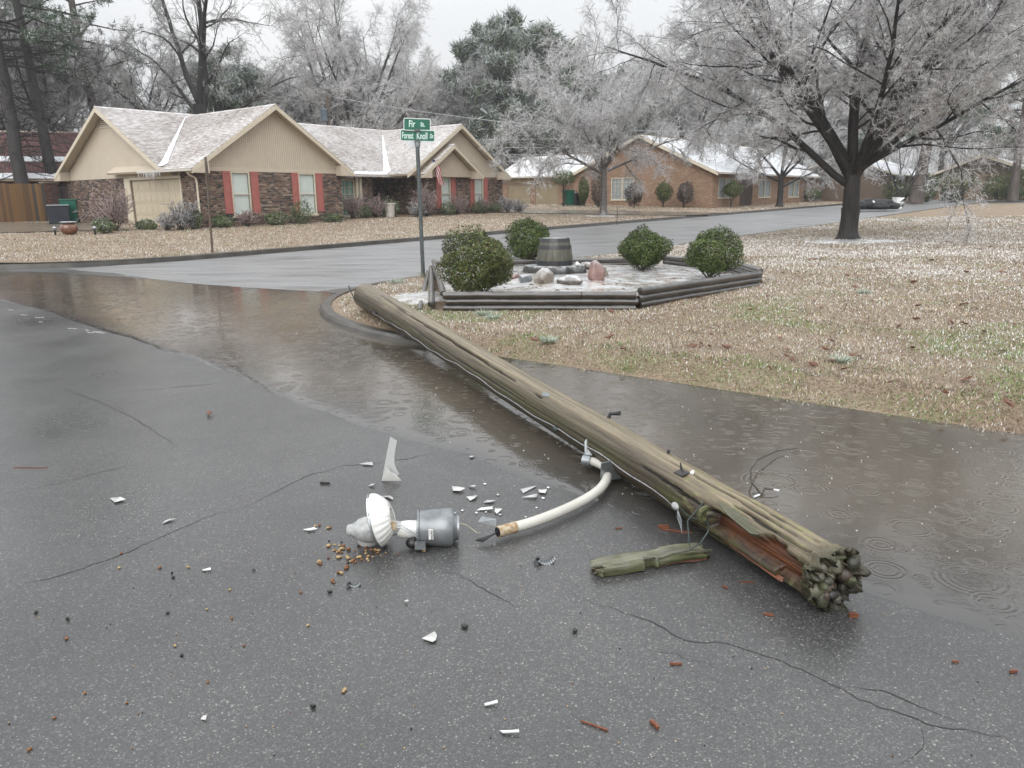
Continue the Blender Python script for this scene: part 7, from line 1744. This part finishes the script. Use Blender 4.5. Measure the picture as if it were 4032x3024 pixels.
    # topiary before the orange house
    def ball(px, py, zc, rx, rz, seed, lab, cols, y=61.0, stems=2, sr=.05, gap=.2):
        p = ATY(px, py, y); z = float(lawn2_h(p.x, p.y)); foliage('clipped_bush', None, rx, rx, rz, 2600, .05, seed, cols, lab, ground=(p.x, p.y, z), base_gap=gap, stems=stems, lump=.25, stem_r=sr, spread=.15, group='clipped bushes by the orange brick wall')
    DK = [(.05, .04, .035), (.085, .065, .055), (.04, .035, .03), (.12, .10, .09)]
    ball(2358, 812, 0, .55, 1.1, 231, 'tall dark purple bush left of the orange house window', DK, 60.0); ball(2498, 812, 0, .66, .78, 232, 'dark purple ball bush under the right of the orange house window', DK, 60.0)
    ball(2612, 812, 0, .62, .72, 233, 'green ball bush in the middle of the orange brick wall', BOX, 60.5, gap=.45); ball(2693, 815, 0, .64, .80, 234, 'dark purple ball bush nearest the corner of the orange brick wall', DK, 60.0, gap=.3)
    ball(2878, 808, 0, .75, .55, 235, 'green cone-shaped bush before the front window of the orange house', BOX, 61.0, gap=.8); ball(2220, 745, 0, .9, .5, 236, 'green cloud-pruned bush by the garage of the orange house', BOX + [(.2, .24, .14)], 62.0, gap=1.7, stems=4); ball(2300, 780, 0, .42, .95, 237, 'slim green bush beside the air conditioner', BOX, 62.5, gap=.3)
    ball(3200, 800, 0, .8, .6, 238, 'dark green low bush at the end of the orange house', BOX, 76.0, gap=.1)
    p = ATY(2272, 800, 63.5); z = float(lawn2_h(p.x, p.y)); T = tag(empty('air_conditioner', (p.x, p.y, z), .6), 'dark boxy air conditioner by the orange brick wall', 'appliance'); bevel(MB().box((-.45, -.45, .05), (.45, .45, 1.0)).build('cabinet', 'bin_navy', T), .03)
    for k in range(8): MB().box((-.46, -.462, .15 + k * .1), (.46, -.452, .19 + k * .1)).build('louvre', 'iron_black', T)
    # right end bushes and hedge
    for k, (px, py, y, rx, rz, lab) in enumerate([(3540, 770, 74, 1.1, .9, 'frosted cloud-shaped bush left of the thick pine trunk'), (3650, 775, 76, 1.0, 1.3, 'clipped dark bush right of the thick pine trunk'), (3760, 730, 79, 2.0, 1.0, 'dark green flat-topped tree-like bush before the stone house'), (3920, 765, 80, 1.5, 1.2, 'rounded green bush right of the stone house door'), (3980, 765, 79, 1.0, .7, 'light green ball bush by the far pine'), (4010, 750, 83, 1.9, 1.6, 'large green bush at the far right edge')]):
        p = ATY(px, py, y); z = float(lawn2_h(p.x, p.y)); foliage('garden_bush', None, rx, rx, rz, 2200, .08, 250 + k, BOX, lab, ground=(p.x, p.y, z), base_gap=.9 if 'tree-like' in lab else .05, stems=5, stem_r=.05, group='bushes at the far right houses')
    p = ATY(3750, 775, 80); z = float(lawn2_h(p.x, p.y)); T = tag(empty('hedge', (p.x, p.y, z), HRZ), 'long low clipped dark hedge before the stone fronted house', 'hedge'); rg = np.random.default_rng(3); n = 4200
    q = rg.uniform(-1, 1, (n, 3)); ax_ = rg.integers(0, 3, n); q[np.arange(n), ax_] = np.sign(q[np.arange(n), ax_]) * rg.uniform(.85, 1.02, n); P_ = q * np.array([3.2, .55, .55]) + np.array([0, 0, .58]); e1 = nrmz(rg.normal(0, 1, (n, 3))); e2 = nrmz(np.cross(e1, rg.normal(0, 1, (n, 3))))
    v = np.stack([P_ - e1 * .08, P_ - e2 * .05, P_ + e1 * .08, P_ + e2 * .05], 1).reshape(-1, 3); npmesh('foliage', v, np.arange(n * 4).reshape(-1, 4), 'leaves', T, col=np.repeat(np.array([.03, .05, .018]) * rg.uniform(.5, 1.6, (n, 1)), 4, 0)); MB().box((-3.0, -.45, 0), (3.0, .45, 1.0)).build('core', 'dark_inside', T)
    # rubbish bags and toilet at the far kerb
    gx = Vector((25.9, 55.6, 0)); rg = random.Random(3)
    for k, (dx, dy, sx, sz, lab) in enumerate([(-1.6, -.5, .75, .36, 'leftmost black rubbish bag of the pile at the far curb'), (-.7, -.15, .8, .42, 'black rubbish bag with a white tie in the middle of the pile'), (.35, .2, .9, .40, 'long black rubbish bag at the right of the pile'), (-.1, -.6, .6, .28, 'small black rubbish bag in front of the pile'), (.9, -.1, .6, .26, 'low black rubbish bag at the right end of the pile')]):
        x, y = gx.x + dx, gx.y + dy; z = float(lawn2_h(x, y)); T = tag(empty('rubbish_bag', (x, y, z)), lab, 'bag', 'rubbish bags'); mb = MB().sphere((0, 0, 0), 1, 22, 14); v = np.array(mb.v); v = v * (.78 + .5 * fbm(v[:, 0] * 1.8 + k * 3, v[:, 1] * 1.8 + v[:, 2] * 2, k + 2, 3))[:, None]; v[:, 2] = np.maximum(v[:, 2], -.75); mb.v = [tuple(q) for q in v * np.array([sx, sx * .75, sz]) + np.array([0, 0, sz * .72])]; mb.build('sack', 'bag_black', T, True)
        if 'white tie' in lab: MB().prism([(-.05, -.60, .35), (.10, -.62, .30), (.14, -.60, .55), (.02, -.55, .62)], (0, .02, .01)).build('tie', 'white_plate', T)
    x, y = 27.9, 56.6; z = float(lawn2_h(x, y)); T = tag(empty('toilet', (x, y, z), .25), 'white toilet standing on the grass at the far curb', 'toilet')
    MB().lathe([(.001, 0), (.17, 0), (.16, .06), (.12, .16), (.13, .24), (.20, .33), (.24, .38), (.25, .41), (.22, .42), (.19, .36), (.08, .27), (.001, .25)], 24, mod=lambda k, a: 1 + .25 * max(0, math.cos(a))).build('bowl', 'ceramic_white', T, True)
    bevel(MB().box((-.42, -.25, .38), (-.17, .25, .74)).build('tank', 'ceramic_white', T), .03, 2); bevel(MB().box((-.44, -.27, .745), (-.15, .27, .79)).build('tank_lid', 'ceramic_white', T), .015, 2)
    bevel(MB().prism([(-.17, -.2, .425), (.30, -.2, .425), (.30, .2, .425), (-.17, .2, .425)], (0, 0, .04)).build('seat', 'ceramic_white', T), .018, 2); bevel(MB().prism([(-.17, -.19, .47), (-.13, -.19, .47), (.28, -.19, .74), (.24, -.19, .76)], (0, .38, 0)).build('seat_lid', 'ceramic_white', T), .01)
    # flag
    p = h1w(15.25, .3, 3.45); T = tag(empty('flag', tuple(p)), 'drooping red and white striped flag on a short pole by the right wing window', 'flag')
    u_ = Vector((math.cos(HRZ), math.sin(HRZ), 0)); q = h1w(15.25, .3) - h1w(15.25, .85); q.z = 0; q.normalize()
    tipv = Vector((-.35, -.35, .55)); MB().tube([tuple(-tipv * .45), tuple(tipv * .8)], .016, 8).build('staff', 'wood_utility', T, True)
    top = Vector((0, 0, .1)); n = 11
    for s in range(7):
        mb = MB()
        for k in range(n):
            def fp(a, t): 
                wv = .05 * math.sin(t * 9 + a * 5); return Vector((-.30 + a * .34 + t * .30 + wv * .6, -.30 + .10 * math.sin(a * 6 + t * 5), .38 - t * 1.35 - a * .10))
            a0, a1 = s / 7, (s + 1) / 7; t0, t1 = k / n, (k + 1) / n
            mb.quad(fp(a0, t0), fp(a1, t0), fp(a1, t1), fp(a0, t1))
        mb.build('stripe', 'flag_red' if s % 2 == 0 else 'flag_white', T)
    mb = MB(); mb.quad(Vector((-.30, -.34, .38)), Vector((-.14, -.40, .36)), Vector((-.06, -.40, .02)), Vector((-.21, -.36, .03))); mb.build('canton', 'flag_blue', T)
    # utility pole with transformer, wires
    p = ATY(1297, 600, 68); z = float(terr(p.y)); tp = ATY(1288, 375, 68); T = tag(empty('power_pole', (p.x, p.y, z)), 'wooden power pole with grey transformer behind the brown brick house', 'pole'); MB().tube([(0, 0, 0), (tp.x - p.x, 0, tp.z - z)], [.17, .14], 12).build('shaft', 'wood_utility', T, True)
    t = ATY(1275, 452, 67.6); MB().lathe([(.001, -.5), (.27, -.5), (.28, -.42), (.28, .38), (.29, .40), (.27, .46), (.06, .52), (.05, .7), (.001, .7)], 20, (t.x - p.x, -.3, t.z - z)).build('transformer', 'transformer', T, True)
    MB().box((t.x - p.x + .2, -.2, t.z - z - .1), (t.x - p.x + .55, -.1, t.z - z + .1)).build('mount', 'galv_post', T)
    def wire(a, b, sag, lab, r_=.022, mat='wire_ice'):
        a, b = Vector(a), Vector(b); pts = [a.lerp(b, k / 24) - Vector((0, 0, sag * 4 * (k / 24) * (1 - k / 24))) for k in range(25)]; o = MB().tube([p_ - a for p_ in pts], r_, 5).build('overhead_wire', mat); o.location = a; tag(o, lab, 'wire')
    wire(ATY(1315, 383, 68), ATY(3300, 470, 92), 1.9, 'iced overhead wire sloping down from the power pole', .03)
    for k, (py0, py1, lab) in enumerate([(546, 520, 'upper of the three iced wires right of the brown house gable'), (574, 560, 'middle of the three iced wires right of the brown house gable'), (598, 594, 'lowest of the three iced wires right of the brown house gable')]): wire(ATY(1600, py0, 86), ATY(2900, py1, 92), .35, lab, .026)
    # sapling stake by the far kerb
    p = G(2428, 890, .3); z = float(lawn2_h(p.x, p.y)); T = tag(empty('sapling', (p.x, p.y, z)), 'thin bare sapling near the far curb', 'sapling'); MB().tube([(0, 0, 0), (.02, 0, .5), (.0, 0, .95)], [.02, .016, .008], 6).build('stem', 'shrub_stem', T); MB().tube([(.01, 0, .62), (.3, .1, .66), (.5, .1, .62)], [.012, .01, .005], 5).build('branch', 'shrub_stem', T); MB().tube([(.01, 0, .62), (-.25, 0, .70)], [.01, .005], 5).build('branch', 'shrub_stem', T)
    p = G(2740, 862, .35); o = tag(MB().prism([(-.6, -.05, 0), (.2, -.12, .02), (.7, .04, 0), (.1, .08, .02)], (0, 0, .09)).build('fallen_bough', 'bark_dark'), 'dark fallen bough lying on the far lawn near the curb', 'branch'); o.location = (p.x, p.y, float(lawn2_h(p.x, p.y)))
yard_things()

# ------------------------------------------------------------------ grass, frost, leaves
STRAW = np.array([[.44, .36, .26], [.37, .29, .205], [.28, .21, .15], [.52, .455, .37], [.19, .14, .105], [.40, .35, .28]])
def grass(name, x, y, z, h, w_, frost, green, seed, lab, lean=.9, bare=None):
    rg = np.random.default_rng(seed); n = len(x); base = np.stack([x, y, z - .005], 1)
    a = rg.uniform(0, 2 * np.pi, n); ln = rg.uniform(.2, 1.0, n) * lean; d = nrmz(np.stack([np.cos(a) * ln, np.sin(a) * ln, np.ones(n) * .75], 1))
    sd = np.stack([-np.sin(a + rg.normal(0, .6, n)), np.cos(a), 0 * a], 1); hh = (h * rg.uniform(.5, 1.3, n))[:, None]; ww = (w_ * rg.uniform(.6, 1.3, n))[:, None]
    v = np.stack([base - sd * ww, base + sd * ww, base + d * hh], 1).reshape(-1, 3)
    i = rg.integers(0, len(STRAW), n); col = STRAW[i] * rg.uniform(.75, 1.2, (n, 1))
    cl = fbm(x * 5.5, y * 5.5, seed + 80, 3); col *= np.clip(.15 + 1.5 * cl, .25, 1.4)[:, None]; v[2::3, 2] += (cl - .5) * h * .9 if np.ndim(h) else (cl - .5) * .03  # clump noise: brown gaps, with shade between clumps put into the colour
    gm = rg.random(n) < green; col[gm] = np.array([.13, .20, .055]) * rg.uniform(.6, 1.5, (gm.sum(), 1)) + np.array([.03, .02, .02])
    fm = rg.random(n) < frost; col[fm] = np.array([.70, .69, .67]) * rg.uniform(.75, 1.15, (fm.sum(), 1))
    pur = (rg.random(n) < .07) & ~gm; col[pur] = np.array([.26, .19, .19]) * rg.uniform(.7, 1.3, (pur.sum(), 1))
    o = npmesh(name, v, np.arange(3 * n).reshape(-1, 3), 'grass', None, col=np.repeat(col, 3, 0)); return tag(o, lab, 'grass', kind='stuff')
def lawns():
    rg = np.random.default_rng(77)
    # near corner lawn: blades thin out and grow coarser with distance so every part reads as turf
    def sample(n, d0, d1, ang0, ang1):
        d = d0 * (d1 / d0) ** rg.random(n); t = rg.uniform(ang0, ang1, n); return d * np.sin(t), d * np.cos(t), d
    x, y, d = sample(960000, 3.6, 46, R(-20), R(66))
    a, b = toAB(x, y); s = a - A0; t = b - B1; rc = RC1
    edge = .42 * (fbm(b * 2.2, b * 0, 5, 4) - .5) - .02 + .10 * rg.random(len(b))
    ok = (s > edge) & (t > .24) & ~((s < rc) & (t < rc) & ((s - rc) ** 2 + (t - rc) ** 2 > (rc - .27) ** 2))
    # not inside the bed
    poly = [(-1.0, 10.2), (1.68, 10.0), (4.05, 12.25), (4.07, 14.3), (3.15, 15.97), (-1.65, 15.65)]
    ins = np.ones(len(x), bool)
    for k in range(6):
        (x0, y0), (x1, y1) = poly[k], poly[(k + 1) % 6]; ins &= ((x1 - x0) * (y - y0) - (y1 - y0) * (x - x0)) > 0
    ok &= ~ins; x, y, d, a, b, s = (q[ok] for q in (x, y, d, a, b, s))
    z = lawn1_h(x, y); gp = np.clip((fbm(x * .9, y * .9, 61, 3) - .50) * 7, 0, 1) * np.clip((15 - d) / 5, 0.15, 1) * .85; gp += .06 + .16 * np.clip((fbm(x * 2.4, y * 2.4, 64, 2) - .52) * 8, 0, 1)
    fr = np.clip(.10 + (d - 6) / 19, .10, .72) * (.45 + 1.0 * np.clip((fbm(x * .55, y * .55, 66, 3) - .35) * 3, 0, 1)); ring = np.exp(-((x - 10.7) ** 2 + (y - 23.8) ** 2) / 2.5); fr = np.clip(fr + ring, 0, .95)
    grass('dead_grass', x, y, z, .026 * (1 + .03 * d), .0036 * (d / 6) ** .85, fr, gp, 1, 'dead straw-coloured frosted grass of the near corner lawn', lean=1.25)
    # far lawn
    x, y, d = sample(390000, 19, 80, R(-50), R(42)); a, b = toAB(x, y); t = B2 - b; s = a - A0; rc = 5
    ok = (t > .22) & (s > .22) & ~((s < rc) & (t < rc) & ((s - rc) ** 2 + (t - rc) ** 2 > (rc - .22) ** 2)) & (t < 26)
    p = np.stack([x + 13.37, y - 34.05], 1); U_ = np.array([math.cos(HRZ), math.sin(HRZ)]); V_ = np.array([-math.sin(HRZ), math.cos(HRZ)]); u, v = p @ U_, p @ V_
    ok &= ~((u > -.1) & (v > -.1) & (u < 23)); q = np.stack([x - 15.3, y - 60], 1); u2, v2 = q @ U_, q @ V_; ok &= ~((u2 > -.1) & (v2 > -.1) & (u2 < 27))
    def inq(quad):
        m_ = np.ones(len(x), bool); sg = 0
        cr = []
        for k in range(4):
            (x0, y0), (x1, y1) = quad[k], quad[(k + 1) % 4]; cr.append(((x1 - x0) * (y - y0) - (y1 - y0) * (x - x0)))
        cr = np.array(cr); return (cr > 0).all(0) | (cr < 0).all(0)
    for qd in DRIVES: ok &= ~inq(qd)
    x, y, d, t = x[ok], y[ok], d[ok], t[ok]; fr = .16 + .40 * np.clip((fbm(x * .7, y * .5, 71, 3) - .42) * 4, 0, 1) * np.clip(1.3 - t / 6, .25, 1); gp = .05 + .25 * np.clip((fbm(x * .5, y * .5, 75, 3) - .6) * 6, 0, 1) + .25 * (t < .5)
    grass('dead_grass', x, y, lawn2_h(x, y), .045 * (1 + .006 * d), .0024 * (d / 6), fr, gp, 2, 'dead tan grass of the lawn before the two brick houses', lean=1.2)
    # tufts of iced grass and clover sprigs
    rr = random.Random(12)
    for k, (px, py, sz, lab) in enumerate([(3310, 1425, .10, 'iced pale grass clump alone in the middle of the right lawn'), (1690, 1090, .22, 'tall iced grass tuft at the foot of the street sign'), (1560, 1115, .16, 'iced grass tuft on the corner by the curb'), (1905, 1240, .12, 'iced grass tuft in front of the left timber corner'), (1940, 1255, .10, 'pale grass tuft just right of the slipped timbers'), (3560, 870, .28, 'iced weed clump at the back edge of the corner lawn'), (2160, 1345, .10, 'pale grass tuft between pole and timbers'), (3400, 1155, .10, 'frosty weed tuft right of the timber bed')]):
        p = G(px, py, .12)
        for _ in range(8): p = G(px, py, float(lawn1_h(p.x, p.y)))
        rg2 = np.random.default_rng(k + 300); n = 260; a = rg2.uniform(0, 6.28, n); r_ = sz * rg2.random(n) ** .6; bx, by = r_ * np.cos(a) * .6, r_ * np.sin(a) * .6; d_ = nrmz(np.stack([np.cos(a) * 1.0, np.sin(a) * 1.0, np.full(n, .8)], 1) + rg2.normal(0, .3, (n, 3))); ln = (sz * rg2.uniform(.5, 1.1, n))[:, None]; sd = nrmz(np.cross(d_, rg2.normal(0, 1, (n, 3)))) * .0035
        base = np.stack([bx, by, 0 * bx], 1); v_ = np.stack([base - sd, base + sd, base + d_ * ln], 1).reshape(-1, 3); col = np.where(rg2.random((n, 1)) < .6, np.array([.52, .57, .52]), np.array([.27, .33, .20])) * rg2.uniform(.7, 1.2, (n, 1))
        T = npmesh('grass_tuft', v_, np.arange(3 * n).reshape(-1, 3), 'grass', None, col=np.repeat(col, 3, 0)); T.location = p; tag(T, lab, 'grass tuft')
    # fallen leaves on the turf
    lm = MB().prism([(-.05, 0, 0), (-.02, -.026, .012), (.02, -.022, .004), (.055, .0, .014), (.02, .024, .0), (-.015, .022, .016)], (0, 0, .002)).mesh('dead_leaf', 'leaf_brown')
    for k in range(95):
        px = rr.uniform(2000, 4000); py = rr.uniform(1130, 1600)
        if k % 3 == 0: py = rr.uniform(960, 1150); px = rr.uniform(2750, 4000)
        p = G(px, py, .15); a, b = toAB(p.x, p.y)
        if a < A0 + .1: continue
        for _ in range(6): p = G(px, py, float(lawn1_h(p.x, p.y)))
        o = bpy.data.objects.new('dead_leaf', lm); o.location = p + Vector((0, 0, .022)); o.rotation_euler = (rr.uniform(-.7, .7), rr.uniform(-.5, .5), rr.uniform(0, 6)); s_ = rr.uniform(.6, 1.15); o.scale = (s_, s_, s_); link(o); tag(o, 'curled brown leaf lying on the dead grass of the corner lawn', 'leaf', 'fallen leaves on the corner lawn')
    # thin ice round the big tree foot and rain splashes on the water
    mb = MB(); rr3 = random.Random(5)
    def patch(cx, cy, r1, r2, hf, lab):
        n = 40; c = Vector((cx, cy, 0)); v = [(cx, cy, float(hf(cx, cy)) + .035)]; f = []
        for ring in (.5, 1.0):
            for k in range(n):
                a_ = 2 * math.pi * k / n; q = ring * (.75 + .5 * vnoise(a_ * 3, ring, 4)); X_ = cx + r1 * q * math.cos(a_); Y_ = cy + r2 * q * math.sin(a_); v.append((X_, Y_, float(hf(X_, Y_)) + (.03 if ring < 1 else -.005)))
        for k in range(n): f.append((0, 1 + k, 1 + (k + 1) % n)); f.append((1 + k, 1 + n + k, 1 + n + (k + 1) % n)); f.append((1 + k, 1 + n + (k + 1) % n, 1 + (k + 1) % n))
        m_ = MB(); m_.v, m_.f = v, f; tag(m_.build('ice_patch', 'ice_crust', None, True), lab, 'ice')
    patch(10.4, 23.6, 1.5, .8, lawn1_h, 'pale ice patch at the foot of the big tree'); patch(5.4, 46.0, 1.1, .6, lawn2_h, 'white ice patch round the foot of the medium ice-coated tree')
    patch(-1.35, 11.6, .5, .7, lawn1_h, 'pale ice patch on the corner left of the slipped timbers')
    n = 260; rg4 = np.random.default_rng(8); mbv, mbf = [], []
    u = rg4.random(n); px = rg4.uniform(0, 4032, n)
    base = MB().sphere((0, 0, 0), 1, 6, 4); bv = np.array(base.v); bf = np.array(base.f); cnt = 0
    for k in range(n):
        py = rg4.uniform(1080, 1900) if px[k] < 1800 else rg4.uniform(1500, 2250); p = G(px[k], py, .006); a, b = toAB(p.x, p.y)
        line = np.interp(p.x, [-8.8, -5.3, -2.5, -.7, .5, 1.45, 1.9], [13.2, 9.85, 6.97, 5.0, 3.85, 2.9, 2.5])
        if p.y < line + .15 or a > A0 - .05 or p.y > 19: continue
        s_ = rg4.uniform(.003, .0065) * (.6 + p.y * .06); mbv.append(bv * np.array([s_, s_, s_ * .8]) + np.array([p.x, p.y, .006])); mbf.append(bf + cnt * len(bv)); cnt += 1
    tag(npmesh('rain_splash', np.concatenate(mbv), np.concatenate(mbf), 'frosted_glass', smooth=True), 'bubbles and splashes of rain dotting the puddle', 'rain', kind='stuff')
lawns()

# ------------------------------------------------------------------ damp winter air
def haze():
    o = MB().box((-310, -110, -1.6), (370, 370, 36)).build('haze', 'snow'); o['kind'] = 'stuff'
    m = bpy.data.materials.new('haze_air'); m.use_nodes = True; nt = m.node_tree; nt.nodes.clear()
    out = nt.nodes.new('ShaderNodeOutputMaterial'); pv = nt.nodes.new('ShaderNodeVolumePrincipled'); pv.inputs['Color'].default_value = (.92, .94, .96, 1); pv.inputs['Density'].default_value = .0008; pv.inputs['Anisotropy'].default_value = .2
    nt.links.new(pv.outputs[0], out.inputs['Volume']); o.data.materials.clear(); o.data.materials.append(m)
haze()
